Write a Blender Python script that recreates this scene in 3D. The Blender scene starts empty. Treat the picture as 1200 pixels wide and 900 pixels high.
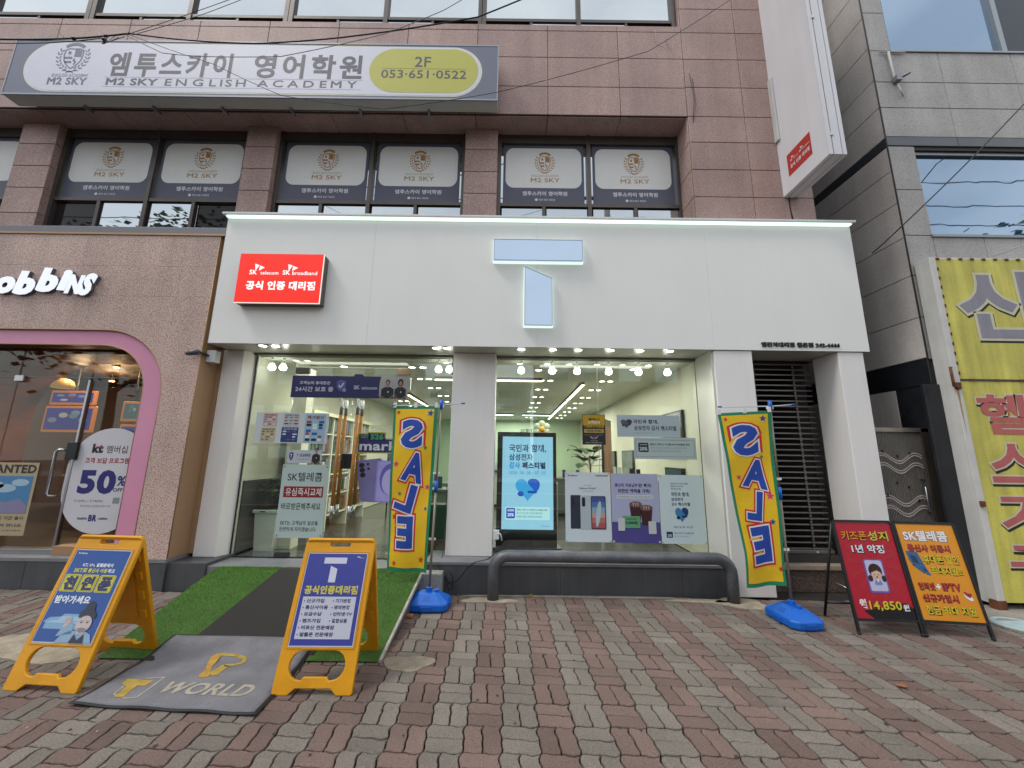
import bpy, bmesh, math, random
from mathutils import Vector, Matrix
D = bpy.data; SC = bpy.context.scene; COL = SC.collection
R = math.radians; PI = math.pi
random.seed(7)

# ------------------------------------------------------------------ camera
cd = D.cameras.new('camera'); cam = D.objects.new('camera', cd); COL.objects.link(cam)
cd.lens = 13.5; cd.sensor_width = 36; cd.clip_start = 0.02; cd.clip_end = 600
cam.matrix_world = Matrix.Translation((0, 0, 1.6)) @ Matrix.Rotation(R(90 + 10.6), 4, 'X') @ Matrix.Rotation(R(0.77), 4, 'Z')
SC.camera = cam
# ------------------------------------------------------------------ world, sun, exposure
SUN_EL, SUN_AZ = 56, 245          # azimuth clockwise from +Y
w = D.worlds.new('World'); SC.world = w; w.use_nodes = True
nt = w.node_tree; N = nt.nodes; L = nt.links; N.clear()
out = N.new('ShaderNodeOutputWorld'); bgs = N.new('ShaderNodeBackground'); bgc = N.new('ShaderNodeBackground'); mx = N.new('ShaderNodeMixShader')
sky = N.new('ShaderNodeTexSky'); sky.sky_type = 'NISHITA'; sky.sun_disc = False
sky.sun_elevation = R(SUN_EL); sky.sun_rotation = R(SUN_AZ)
L.new(sky.outputs[0], bgs.inputs[0]); bgs.inputs[1].default_value = 0.10
tc = N.new('ShaderNodeTexCoord'); mp = N.new('ShaderNodeMapping'); mp.inputs['Scale'].default_value = (1, 1, 2.2)
nz = N.new('ShaderNodeTexNoise'); nz.inputs['Scale'].default_value = 2.1; nz.inputs['Detail'].default_value = 6
L.new(tc.outputs['Generated'], mp.inputs[0]); L.new(mp.outputs[0], nz.inputs['Vector'])
rp = N.new('ShaderNodeValToRGB'); rp.color_ramp.elements[0].position = .40; rp.color_ramp.elements[1].position = .60
rp.color_ramp.elements[0].color = (.62, .62, .62, 1); rp.color_ramp.elements[1].color = (1, 1, 1, 1)
L.new(nz.outputs[0], rp.inputs[0]); L.new(rp.outputs[0], mx.inputs[0])
bgc.inputs[0].default_value = (.90, .95, 1.0, 1); bgc.inputs[1].default_value = 1.0
L.new(bgs.outputs[0], mx.inputs[1]); L.new(bgc.outputs[0], mx.inputs[2]); L.new(mx.outputs[0], out.inputs[0])
sd = D.lights.new('sun', 'SUN'); sd.energy = 1.0; sd.angle = R(14); sd.color = (1, .96, .9)
sun = D.objects.new('sun', sd); COL.objects.link(sun)
sv = Vector((math.sin(R(SUN_AZ)) * math.cos(R(SUN_EL)), math.cos(R(SUN_AZ)) * math.cos(R(SUN_EL)), math.sin(R(SUN_EL))))
sun.rotation_euler = sv.to_track_quat('Z', 'Y').to_euler()
SC.view_settings.view_transform = 'Standard'; SC.view_settings.look = 'None'
SC.view_settings.exposure = 0.68; SC.view_settings.gamma = 1
SC.render.engine = 'CYCLES'; SC.cycles.max_bounces = 8; SC.cycles.transparent_max_bounces = 16
SC.cycles.caustics_reflective = False; SC.cycles.caustics_refractive = False

# ------------------------------------------------------------------ materials
def lin(c):
    if isinstance(c, str):
        c = tuple(int(c[i:i + 2], 16) / 255 for i in (1, 3, 5))
    return tuple(x / 12.92 if x < .04045 else ((x + .055) / 1.055) ** 2.4 for x in c) + (1,)
_m = {}
def mat(name, col='#808080', rough=.6, metal=0, var=0, vs=3, bump=0, bs=60, spec=.4, emit=0, fine=0, fs=120, obj=False, rnd=0, stain=0):
    """procedural surface: base colour, broad tone variation, fine grain, relief"""
    if name in _m: return _m[name]
    m = D.materials.new(name); m.use_nodes = True; _m[name] = m
    t = m.node_tree; n = t.nodes; l = t.links; b = n['Principled BSDF']
    c = lin(col) if isinstance(col, str) else tuple(col) + (1,)
    b.inputs['Base Color'].default_value = c; b.inputs['Roughness'].default_value = rough
    b.inputs['Metallic'].default_value = metal; b.inputs['Specular IOR Level'].default_value = spec
    if emit:
        b.inputs['Base Color'].default_value = tuple(v * .3 for v in c[:3]) + (1,)
        b.inputs['Emission Color'].default_value = c; b.inputs['Emission Strength'].default_value = emit
    if var or fine or bump or rnd or stain:
        if obj:
            co = n.new('ShaderNodeTexCoord').outputs['Object']
        else:
            co = n.new('ShaderNodeNewGeometry').outputs['Position']
        cur = None
        def mul(amount, scale, detail, cur, stretch=None):
            nn = n.new('ShaderNodeTexNoise'); nn.inputs['Scale'].default_value = scale; nn.inputs['Detail'].default_value = detail
            if stretch:
                mpn = n.new('ShaderNodeMapping'); mpn.inputs['Scale'].default_value = stretch
                l.new(co, mpn.inputs[0]); l.new(mpn.outputs[0], nn.inputs['Vector'])
            else: l.new(co, nn.inputs['Vector'])
            mr = n.new('ShaderNodeMapRange'); mr.inputs[1].default_value = .3; mr.inputs[2].default_value = .7
            mr.inputs[3].default_value = 1 - amount; mr.inputs[4].default_value = 1 + amount
            l.new(nn.outputs[0], mr.inputs[0])
            v = n.new('ShaderNodeVectorMath'); v.operation = 'SCALE'
            if cur is None: v.inputs[0].default_value = tuple(q * (.3 if emit else 1) for q in c[:3])
            else: l.new(cur, v.inputs[0])
            l.new(mr.outputs[0], v.inputs['Scale']); return v.outputs[0]
        if var: cur = mul(var, vs, 5, cur)
        if fine: cur = mul(fine, fs, 2, cur)
        if stain: cur = mul(stain, 1.0, 6, cur, (9, 9, .7))
        if rnd:
            oi = n.new('ShaderNodeObjectInfo'); gi = n.new('ShaderNodeNewGeometry')
            ad = n.new('ShaderNodeMath'); ad.operation = 'ADD'; l.new(oi.outputs['Random'], ad.inputs[0]); l.new(gi.outputs['Random Per Island'], ad.inputs[1])
            fr = n.new('ShaderNodeMath'); fr.operation = 'FRACT'; l.new(ad.outputs[0], fr.inputs[0])
            mr = n.new('ShaderNodeMapRange'); mr.inputs[3].default_value = 1 - rnd; mr.inputs[4].default_value = 1 + rnd; l.new(fr.outputs[0], mr.inputs[0])
            v = n.new('ShaderNodeVectorMath'); v.operation = 'SCALE'
            if cur is None: v.inputs[0].default_value = c[:3]
            else: l.new(cur, v.inputs[0])
            l.new(mr.outputs[0], v.inputs['Scale']); cur = v.outputs[0]
        if cur is not None: l.new(cur, b.inputs['Base Color'])
        if bump:
            nb = n.new('ShaderNodeTexNoise'); nb.inputs['Scale'].default_value = bs; nb.inputs['Detail'].default_value = 4
            l.new(co, nb.inputs['Vector']); bn = n.new('ShaderNodeBump'); bn.inputs['Strength'].default_value = bump; bn.inputs['Distance'].default_value = .01
            l.new(nb.outputs[0], bn.inputs['Height']); l.new(bn.outputs[0], b.inputs['Normal'])
    return m
def mat_chips(name, base, chips, scale, rough=.5, thr=(.35, .5), bump=0, rnd=0):
    """speckled stone: grains of several colours"""
    m = D.materials.new(name); m.use_nodes = True; _m[name] = m
    t = m.node_tree; n = t.nodes; l = t.links; b = n['Principled BSDF']; b.inputs['Roughness'].default_value = rough
    b.inputs['Specular IOR Level'].default_value = .3
    g = n.new('ShaderNodeNewGeometry'); cur = None
    ds = n.new('ShaderNodeTexNoise'); ds.inputs['Scale'].default_value = scale * .7; l.new(g.outputs['Position'], ds.inputs['Vector'])
    for i, (c, amt) in enumerate(chips):
        nn = n.new('ShaderNodeTexNoise'); nn.inputs['Scale'].default_value = scale * (1 + .35 * i); nn.inputs['Detail'].default_value = 1.5
        mpn = n.new('ShaderNodeMapping'); mpn.inputs['Location'].default_value = (3.1 * i, 7.7 * i, 1.3 * i)
        l.new(g.outputs['Position'], mpn.inputs[0]); l.new(mpn.outputs[0], nn.inputs['Vector'])
        r = n.new('ShaderNodeMapRange'); r.inputs[1].default_value = 1 - amt; r.inputs[2].default_value = 1 - amt + .05; l.new(nn.outputs[0], r.inputs[0])
        mxn = n.new('ShaderNodeMixRGB'); l.new(r.outputs[0], mxn.inputs[0])
        if cur is None: mxn.inputs[1].default_value = lin(base)
        else: l.new(cur, mxn.inputs[1])
        mxn.inputs[2].default_value = lin(c); cur = mxn.outputs[0]
    nn = n.new('ShaderNodeTexNoise'); nn.inputs['Scale'].default_value = 1.3; nn.inputs['Detail'].default_value = 6; l.new(g.outputs['Position'], nn.inputs['Vector'])
    mr = n.new('ShaderNodeMapRange'); mr.inputs[1].default_value = .3; mr.inputs[2].default_value = .7; mr.inputs[3].default_value = .88; mr.inputs[4].default_value = 1.1; l.new(nn.outputs[0], mr.inputs[0])
    v = n.new('ShaderNodeVectorMath'); v.operation = 'SCALE'; l.new(cur, v.inputs[0]); l.new(mr.outputs[0], v.inputs['Scale']); cur = v.outputs[0]
    if rnd:
        oi = n.new('ShaderNodeObjectInfo'); mr = n.new('ShaderNodeMapRange'); mr.inputs[3].default_value = 1 - rnd; mr.inputs[4].default_value = 1 + rnd; l.new(oi.outputs['Random'], mr.inputs[0])
        v = n.new('ShaderNodeVectorMath'); v.operation = 'SCALE'; l.new(cur, v.inputs[0]); l.new(mr.outputs[0], v.inputs['Scale']); cur = v.outputs[0]
    mpn = n.new('ShaderNodeMapping'); mpn.inputs['Scale'].default_value = (4, 4, .25); nn = n.new('ShaderNodeTexNoise'); nn.inputs['Scale'].default_value = 1; nn.inputs['Detail'].default_value = 5      # rain streaks
    l.new(g.outputs['Position'], mpn.inputs[0]); l.new(mpn.outputs[0], nn.inputs['Vector']); mr = n.new('ShaderNodeMapRange'); mr.inputs[1].default_value = .35; mr.inputs[2].default_value = .65; mr.inputs[3].default_value = .90; mr.inputs[4].default_value = 1.06; l.new(nn.outputs[0], mr.inputs[0])
    v = n.new('ShaderNodeVectorMath'); v.operation = 'SCALE'; l.new(cur, v.inputs[0]); l.new(mr.outputs[0], v.inputs['Scale']); cur = v.outputs[0]
    l.new(cur, b.inputs['Base Color'])
    if bump:
        bn = n.new('ShaderNodeBump'); bn.inputs['Strength'].default_value = bump; bn.inputs['Distance'].default_value = .005
        l.new(ds.outputs[0], bn.inputs['Height']); l.new(bn.outputs[0], b.inputs['Normal'])
    return m
def mat_glass(name, tint=(.9, .95, .9), ior=1.5, k=1.0):
    m = D.materials.new(name); m.use_nodes = True; _m[name] = m
    t = m.node_tree; n = t.nodes; l = t.links; n.clear()
    o = n.new('ShaderNodeOutputMaterial'); a = n.new('ShaderNodeBsdfTransparent'); a.inputs[0].default_value = tuple(tint) + (1,)
    g = n.new('ShaderNodeBsdfGlossy'); g.inputs['Roughness'].default_value = 0.0; g.inputs[0].default_value = (.95 * k, 1 * k, .97 * k, 1)
    mm = n.new('ShaderNodeMixShader'); lw = n.new('ShaderNodeLayerWeight'); lw.inputs[0].default_value = .5
    f0 = ((ior - 1) / (ior + 1)) ** 2; pw = n.new('ShaderNodeMath'); pw.operation = 'POWER'; pw.inputs[1].default_value = 5; l.new(lw.outputs['Facing'], pw.inputs[0])
    ma = n.new('ShaderNodeMath'); ma.operation = 'MULTIPLY_ADD'; ma.inputs[1].default_value = 1 - f0; ma.inputs[2].default_value = f0; l.new(pw.outputs[0], ma.inputs[0])
    l.new(ma.outputs[0], mm.inputs[0]); l.new(a.outputs[0], mm.inputs[1]); l.new(g.outputs[0], mm.inputs[2]); l.new(mm.outputs[0], o.inputs[0])
    return m
def mat_pane(name, base, ior, k=0, tint=(1, 1, 1)):
    m = mat(name, base, .02, spec=.5); b = m.node_tree.nodes['Principled BSDF']; b.inputs['IOR'].default_value = ior
    if k:       # coated glass: a share k of the light is mirrored
        t = m.node_tree; n = t.nodes; l = t.links; gl = n.new('ShaderNodeBsdfGlossy'); gl.inputs['Roughness'].default_value = .01; gl.inputs[0].default_value = tuple(tint) + (1,)
        ms = n.new('ShaderNodeMixShader'); ms.inputs[0].default_value = k; l.new(b.outputs[0], ms.inputs[1]); l.new(gl.outputs[0], ms.inputs[2]); l.new(ms.outputs[0], n['Material Output'].inputs[0])
        nn = n.new('ShaderNodeTexNoise'); nn.inputs['Scale'].default_value = 1.3; g = n.new('ShaderNodeNewGeometry'); l.new(g.outputs['Position'], nn.inputs['Vector'])
        bn = n.new('ShaderNodeBump'); bn.inputs['Strength'].default_value = .05; bn.inputs['Distance'].default_value = .05; l.new(nn.outputs[0], bn.inputs['Height']); l.new(bn.outputs[0], gl.inputs['Normal'])
    return m
granite = mat_chips('pink_granite', '#9d827b', [('#b39890', .50), ('#7f6862', .42), ('#bfaaa0', .36)], 70, .55, bump=.1, rnd=.06)
granite_dark = mat('stone_joint', '#3b3230', .9)
terrazzo = mat_chips('terrazzo', '#bfaaa0', [('#a5685c', .47), ('#cfc0b4', .45), ('#96655b', .38)], 64, .4)
grey_stone = mat_chips('grey_granite', '#a19d9a', [('#b6b2ae', .5), ('#87827f', .42)], 85, .6, bump=.1, rnd=.05)
side_stone = mat_chips('side_granite_lightened', '#c6beb8', [('#d0c8c2', .5), ('#aba29c', .42)], 85, .6, bump=.1, rnd=.05)  # same grey stone as the front, colour lightened against the gap's shade
black_stone = mat('black_granite', '#24262a', .25, var=.2, vs=4, fine=.25, fs=200)
plinth_m = mat('charcoal_stone', '#4a4b4e', .5, var=.12, vs=3, fine=.15, fs=160, stain=.15)
ledge_m = mat('ledge_stone', '#75767a', .55, var=.12, vs=5, fine=.1, fs=120)
fascia_m = mat('fascia_aluminium', '#e4e3de', .42, var=.02, vs=1.2, stain=.008, bump=.02, bs=2)
pillar_m = mat('pillar_aluminium', '#e3dfdb', .45, var=.03, vs=1.5, stain=.025)
white_m = mat('white_paint', '#d6d6d4', .45, var=.04, vs=4)
wall_in = mat('interior_wall', '#cfd0c0', .6, var=.03)
ceil_in = mat('interior_ceiling', '#c9ccc0', .6, var=.03)
floor_in = mat('interior_floor', '#4b4d4c', .22, var=.08, vs=2, fine=.08)
glass = mat_glass('shop_glass', (.95, .975, .93), 1.78)
glass_l = mat_glass('parlour_glass', (.92, .88, .82), 1.38)
steel = mat('brushed_steel', '#a9abad', .3, metal=1)
dark_metal = mat('dark_frame', '#3a3836', .45, metal=.2)
bronze = mat('bronze_frame', '#57504b', .4, metal=.5, var=.08, vs=6)
alu = mat('aluminium_frame', '#8d9194', .4, metal=.6)
black = mat('matt_black', '#17181a', .45)
pane_w = mat_pane('reflective_pane', '#3a4246', 1.5, .42, (.93, .98, 1))
pane_b = mat_pane('sky_tint_pane', '#2a4562', 1.5, .30, (.62, .80, 1))  # blue of the reflected sky is put into the pane's colour and tint
pane_d = mat_pane('screened_pane', '#22201f', 1.25)
lamp_e = mat('lamp_light', (1, 1, .93), emit=7)
lamp_s = mat('downlight_light', (1, .98, .88), emit=9)
tube_e = mat('tube_light', (1, .86, .56), emit=6)
tube_c = mat('cool_tube_light', (.8, .95, 1), emit=4)
led_e = mat('led_strip', (.80, 1, .90), emit=1.0)
gold_trim = mat('gold_trim', '#b08c66', .4, metal=.3)
tan_m = mat('tan_panel', '#9a7a5c', .5, var=.04)
pink_m = mat('pink_acrylic', '#cd8ba6', .35, var=.03)
yellow_p = mat('yellow_plastic', '#cf9010', .45, var=.10, vs=6, fine=.05, stain=.04, bump=.06, bs=180, obj=True)
blue_p = mat('blue_plastic', '#145cb8', .38, var=.05, vs=8, bump=.04, bs=120, obj=True)
def pr(c, name=None, rough=.5):      # flat printing ink of one colour
    q = lin(c)[:3]; sat = (max(q) - min(q)) / (max(q) + 1e-4); k = 1 - .10 - .22 * sat
    return mat(name or ('print_' + c.strip('#')), tuple(v * k for v in q), rough, var=.02, vs=6)
def prg(c):                          # print under a laminating film
    return pr(c, 'laminate_' + c.strip('#'), .25)
def em(c, s, name=None):             # lit print on a screen or a light box
    return mat(name or ('lit_' + c.strip('#') + '_%d' % int(s * 100)), c, .4, emit=s * .62)

# ------------------------------------------------------------------ geometry helpers
PINV = {}
def link(o, parent=None):
    COL.objects.link(o)
    if parent is not None:
        o.parent = parent
        if parent.name in PINV: o.matrix_parent_inverse = PINV[parent.name]
    return o
def props(o, label=None, cat=None, group=None, kind=None):
    if label: o['label'] = label
    if cat: o['category'] = cat
    if group: o['group'] = group
    if kind: o['kind'] = kind
    return o
def thing(name, label, cat, loc=(0, 0, 0), rz=0, group=None, world=True):
    o = D.objects.new(name, None); COL.objects.link(o); o.location = loc; o.rotation_euler = (0, 0, rz)
    o.empty_display_size = .1
    if world: PINV[o.name] = Matrix.Translation(-Vector(loc))
    return props(o, label, cat, group)
def mkmesh(name, vs, fs, m, smooth=False):
    me = D.meshes.new(name); me.from_pydata([tuple(v) for v in vs], [], fs)
    if m is not None: me.materials.append(m)
    if smooth:
        for p in me.polygons: p.use_smooth = True
    me.validate(); me.update(); return me
class MB:
    def __init__(s): s.v = []; s.f = []
    def add(s, vs, fs):
        b = len(s.v); s.v += [tuple(v) for v in vs]; s.f += [tuple(i + b for i in f) for f in fs]; return s
    def box(s, x0, x1, y0, y1, z0, z1, M=None):
        vs = [Vector((x, y, z)) for x in (x0, x1) for y in (y0, y1) for z in (z0, z1)]
        if M is not None: vs = [M @ v for v in vs]
        return s.add(vs, [(0, 1, 3, 2), (4, 6, 7, 5), (0, 4, 5, 1), (2, 3, 7, 6), (0, 2, 6, 4), (1, 5, 7, 3)])
    def cbox(s, x0, x1, y0, y1, z0, z1, c=.006):
        # box with chamfered edges
        bm = bmesh.new(); bmesh.ops.create_cube(bm, size=1)
        for v in bm.verts: v.co = Vector(((x0 + x1) / 2 + v.co.x * (x1 - x0), (y0 + y1) / 2 + v.co.y * (y1 - y0), (z0 + z1) / 2 + v.co.z * (z1 - z0)))
        bmesh.ops.bevel(bm, geom=bm.edges[:], offset=c, segments=2, affect='EDGES', profile=.5)
        bm.verts.index_update(); s.add([v.co[:] for v in bm.verts], [tuple(v.index for v in f.verts) for f in bm.faces]); bm.free(); return s
    def tube(s, pts, r, seg=8, caps=True):
        pts = [Vector(p) for p in pts]; n = len(pts); rs = r if isinstance(r, (list, tuple)) else [r] * n
        t0 = (pts[1] - pts[0]).normalized(); up = Vector((0, 0, 1)) if abs(t0.z) < .9 else Vector((1, 0, 0))
        a = t0.cross(up).normalized(); rings = []
        for i, p in enumerate(pts):
            t = (pts[min(i + 1, n - 1)] - pts[max(i - 1, 0)]).normalized()
            a = (a - t * a.dot(t)).normalized(); b = t.cross(a)
            rings.append([p + (a * math.cos(2 * PI * k / seg) + b * math.sin(2 * PI * k / seg)) * rs[i] for k in range(seg)])
        vs = [v for r_ in rings for v in r_]
        fs = [(i * seg + k, i * seg + (k + 1) % seg, (i + 1) * seg + (k + 1) % seg, (i + 1) * seg + k) for i in range(n - 1) for k in range(seg)]
        if caps: fs += [tuple(range(seg))[::-1], tuple((n - 1) * seg + k for k in range(seg))]
        return s.add(vs, fs)
    def lathe(s, prof, c=(0, 0, 0), seg=16, caps=True):      # profile (r, z)
        c = Vector(c); vs = []; n = len(prof)
        for r, z in prof:
            for k in range(seg): vs.append(c + Vector((r * math.cos(2 * PI * k / seg), r * math.sin(2 * PI * k / seg), z)))
        fs = [(i * seg + k, i * seg + (k + 1) % seg, (i + 1) * seg + (k + 1) % seg, (i + 1) * seg + k) for i in range(n - 1) for k in range(seg)]
        if caps: fs += [tuple(range(seg))[::-1], tuple((n - 1) * seg + k for k in range(seg))]
        return s.add(vs, fs)
    def prism(s, pts, f, g):      # pts 2-D list, f(x,y) and g(x,y) give the two ends
        n = len(pts); vs = [f(*p) for p in pts] + [g(*p) for p in pts]
        return s.add(vs, [tuple(range(n)), tuple(range(n, 2 * n))[::-1]] + [(i, i + n, (i + 1) % n + n, (i + 1) % n) for i in range(n)])
    def ball(s, c, r, seg=12, rings=8, sc=(1, 1, 1)):
        c = Vector(c); vs = []; fs = []
        for i in range(rings + 1):
            a = PI * i / rings
            for k in range(seg): vs.append(c + Vector((r * sc[0] * math.sin(a) * math.cos(2 * PI * k / seg), r * sc[1] * math.sin(a) * math.sin(2 * PI * k / seg), r * sc[2] * math.cos(a))))
        for i in range(rings):
            for k in range(seg): fs.append((i * seg + k, i * seg + (k + 1) % seg, (i + 1) * seg + (k + 1) % seg, (i + 1) * seg + k))
        return s.add(vs, fs)
    def build(s, name, m, parent=None, smooth=False, kind=None, label=None):
        o = D.objects.new(name, mkmesh(name, s.v, s.f, m, smooth)); link(o, parent)
        bm = bmesh.new(); bm.from_mesh(o.data); bmesh.ops.recalc_face_normals(bm, faces=bm.faces[:]); bm.to_mesh(o.data); bm.free()
        if kind: o['kind'] = kind
        if label: o['label'] = label
        return o
def box(name, b, m, parent=None, c=0, **k):
    q = MB()
    (q.cbox(*b, c) if c else q.box(*b)); return q.build(name, m, parent, **k)
def tube(name, pts, r, m, parent=None, seg=8, **k): return MB().tube(pts, r, seg).build(name, m, parent, smooth=True, **k)
_pan = {}
def panel(w_, h_, loc, m, parent, name='panel', face='F', t=.012, c=.004):
    """one stone slab with chamfered edges; face F looks to -Y, L to -X, D down"""
    key = (round(w_, 3), round(h_, 3), m.name, face, t, name)
    if key not in _pan:
        def T(a, b_, d): return {'F': (a, -d, b_), 'L': (-d, -a, b_), 'D': (a, b_, -d)}[face]
        v = [T(0, 0, 0), T(w_, 0, 0), T(w_, h_, 0), T(0, h_, 0), T(0, 0, t - c), T(w_, 0, t - c), T(w_, h_, t - c), T(0, h_, t - c),
             T(c, c, t), T(w_ - c, c, t), T(w_ - c, h_ - c, t), T(c, h_ - c, t)]
        f = [(0, 1, 5, 4), (1, 2, 6, 5), (2, 3, 7, 6), (3, 0, 4, 7), (4, 5, 9, 8), (5, 6, 10, 9), (6, 7, 11, 10), (7, 4, 8, 11), (8, 9, 10, 11)]
        _pan[key] = mkmesh(name, v, f, m)
    o = D.objects.new(name, _pan[key]); link(o, parent); o.location = loc; return o
J = .004
def panels(xs, zs, y, m, parent, face='F', name='panel', t=.012):
    for i in range(len(xs) - 1):
        for j in range(len(zs) - 1):
            a, b_ = xs[i] + J, zs[j] + J; W, H = xs[i + 1] - xs[i] - 2 * J, zs[j + 1] - zs[j] - 2 * J
            if face == 'F': loc = (a, y, b_)
            elif face == 'L': loc = (y, xs[i + 1] - J, b_)
            else: loc = (a, b_, y)
            panel(W, H, loc, m, parent, name, face, t)

# ------------------------------------------------------------------ drawing on surfaces
class Face:
    """a flat sheet: o = top-left corner, u to the right, v down (fractions of W and H)"""
    bend = False
    def __init__(s, o, ux, dz, W, H):
        s.o = Vector(o); s.u = Vector(ux).normalized(); s.d = Vector(dz).normalized(); s.W = W; s.H = H; s.n = s.d.cross(s.u).normalized()
    def P(s, x, y, l=0): return s.o + s.u * (x * s.W) + s.d * (y * s.H) + s.n * l
def flat(x0, x1, z0, z1, y): return Face((x0, y, z1), (1, 0, 0), (0, 0, -1), x1 - x0, z1 - z0)
def emitp(S, name, polys, l, m, parent, th=0, **k):
    if name in ('lens', 'flyer_print') and len(polys) > 1:
        for p in polys: o = emitp(S, name, [p], l, m, parent, th, **k)
        return o
    """polys = list of (verts2d, faces); th > 0 gives the shapes thickness"""
    vs = []; fs = []
    for pv, pf in polys:
        b = len(vs); vs += pv; fs += [tuple(i + b for i in f) for f in pf]
    if S.bend:
        bm = bmesh.new(); bv = [bm.verts.new((v_[0], v_[1], 0)) for v_ in vs]
        for f in fs:
            try: bm.faces.new([bv[i] for i in f])
            except ValueError: pass
        for ax, n_ in ((0, 10), (1, 36)):
            for i in range(1, n_):
                co = [0, 0, 0]; no = [0, 0, 0]; co[ax] = i / n_; no[ax] = 1
                bmesh.ops.bisect_plane(bm, geom=bm.verts[:] + bm.edges[:] + bm.faces[:], plane_co=co, plane_no=no, dist=1e-6)
        bm.verts.index_update(); vs = [(v.co.x, v.co.y) for v in bm.verts]; fs = [tuple(v.index for v in f.verts) for f in bm.faces]; bm.free()
    V3 = [S.P(v_[0], v_[1], l + (v_[2] if len(v_) > 2 else 0)) for v_ in vs]; F3 = list(fs)
    me = mkmesh(name, V3, F3, m)
    bm = bmesh.new(); bm.from_mesh(me)
    for f in bm.faces:
        f.normal_update()
        if f.normal.dot(S.n) < 0: f.normal_flip()
    if th:
        r = bmesh.ops.extrude_face_region(bm, geom=bm.faces[:])
        bmesh.ops.translate(bm, verts=[e for e in r['geom'] if isinstance(e, bmesh.types.BMVert)], vec=S.n * th)
        bmesh.ops.recalc_face_normals(bm, faces=bm.faces[:])
    bm.to_mesh(me); bm.free()
    o = D.objects.new(name, me); link(o, parent)
    for a, b_ in k.items(): o[a] = b_
    return o
def poly(*pts): return (list(pts), [tuple(range(len(pts)))])
def rect(x0, y0, x1, y1): return poly((x0, y0), (x1, y0), (x1, y1), (x0, y1))
def grid(x0, y0, x1, y1, nx, ny):
    vs = [(x0 + (x1 - x0) * i / nx, y0 + (y1 - y0) * j / ny) for j in range(ny + 1) for i in range(nx + 1)]
    return (vs, [(j * (nx + 1) + i, j * (nx + 1) + i + 1, (j + 1) * (nx + 1) + i + 1, (j + 1) * (nx + 1) + i) for j in range(ny) for i in range(nx)])
def rr(x0, y0, x1, y1, rx, ry, seg=6):
    p = []
    for cx, cy, a0 in ((x1 - rx, y1 - ry, 0), (x0 + rx, y1 - ry, 90), (x0 + rx, y0 + ry, 180), (x1 - rx, y0 + ry, 270)):
        for k in range(seg + 1):
            a = R(a0 + 90 * k / seg); p.append((cx + rx * math.cos(a), cy + ry * math.sin(a)))
    return poly(*p)
def ell(cx, cy, rx, ry, seg=18, a0=0, a1=360, rot=0):
    c, s_ = math.cos(R(rot)), math.sin(R(rot)); p = []
    for k in range(seg + (a1 - a0 < 360)):
        a = R(a0 + (a1 - a0) * k / seg); x, y = rx * math.cos(a), ry * math.sin(a); p.append((cx + x * c - y * s_, cy + x * s_ + y * c))
    return poly(*p)
def star(cx, cy, rx, ry, rot=0):
    p = []
    for k in range(10):
        a = R(-90 + rot + 36 * k); q = 1 if k % 2 == 0 else .42; p.append((cx + rx * q * math.cos(a), cy + ry * q * math.sin(a)))
    return poly(*p)
def band(pts, w_, close=False):      # a stroke of even width; w_ = (wx, wy)
    out_ = []; n = len(pts)
    for i in range(n if close else n - 1):
        (x0, y0), (x1, y1) = pts[i], pts[(i + 1) % n]; dx, dy = (x1 - x0) / w_[0], (y1 - y0) / w_[1]; q = math.hypot(dx, dy) or 1
        nx, ny = -dy / q * w_[0] / 2, dx / q * w_[1] / 2
        out_.append(poly((x0 + nx, y0 + ny), (x1 + nx, y1 + ny), (x1 - nx, y1 - ny), (x0 - nx, y0 - ny)))
    return out_
_tx = {}; _gl = {}
def load_glyphs(chars, off):
    """one text block, one character and a bar per line; cut apart into single glyphs with their advance"""
    c = D.curves.new('lettering_source', 'FONT'); c.size = 1; c.resolution_u = 3; c.space_line = 4; c.offset = off
    c.body = '\n'.join(ch + '|' for ch in chars)
    o = D.objects.new('lettering_source', c); me = D.meshes.new_from_object(o)
    V = [v.co[:2] for v in me.vertices]; F = [tuple(p.vertices) for p in me.polygons]
    D.objects.remove(o); D.meshes.remove(me); D.curves.remove(c)
    par = list(range(len(V)))
    def find(i):
        while par[i] != i: par[i] = par[par[i]]; i = par[i]
        return i
    for f in F:
        for i in f[1:]: par[find(i)] = find(f[0])
    isl = {}
    for f in F: isl.setdefault(find(f[0]), []).append(f)
    lines = {}
    for k, fs in isl.items():
        vs = {i for f in fs for i in f}; yc = sum(V[i][1] for i in vs) / len(vs)
        lines.setdefault(round((yc - .3) / -4), []).append((min(V[i][0] for i in vs), fs, vs))
    for n_, ch in enumerate(chars):
        it = sorted(lines.get(n_, []), key=lambda t: t[0]); bar = it.pop()
        vs = []; fs = []; mp_ = {}
        for _, F_, vv in it:
            for i in sorted(vv): mp_[i] = len(vs); vs.append((V[i][0], V[i][1] + 4 * n_, 0))
            fs += [tuple(mp_[i] for i in f) for f in F_]
        _gl[(ch, off)] = (vs, fs, bar[0] + off)
def glyphs(s, off=0, sp=1.0):
    off = .01 if off < .016 else .027 if off < .032 else .042 if off < .046 else off
    key = (s, off, sp)
    if key in _tx: return _tx[key]
    V = []; F = []; x = 0
    for ch in s:
        o_ = 0 if ch in 'MW' else off
        if ch == ' ': x += .30 * sp; continue
        if (ch, o_) not in _gl:
            load_glyphs(sorted({c for c in s if c != ' ' and (c, o_) not in _gl} | {ch}), o_)
        vs, fs, adv = _gl[(ch, o_)]
        for dx, dy, dl in (((-off, -off, 0), (off, -off, .00012), (off, off, .00024), (-off, off, .00036), (0, 0, .00048)) if (o_ != off) else ((0, 0, 0),)):
            b = len(V); V += [(x + a + dx, c + dy, dl) for a, c, z in vs]; F += [tuple(i + b for i in f) for f in fs]
        x += (adv - BARX) * sp + off
    _tx[key] = (V, F); return _tx[key]
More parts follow.
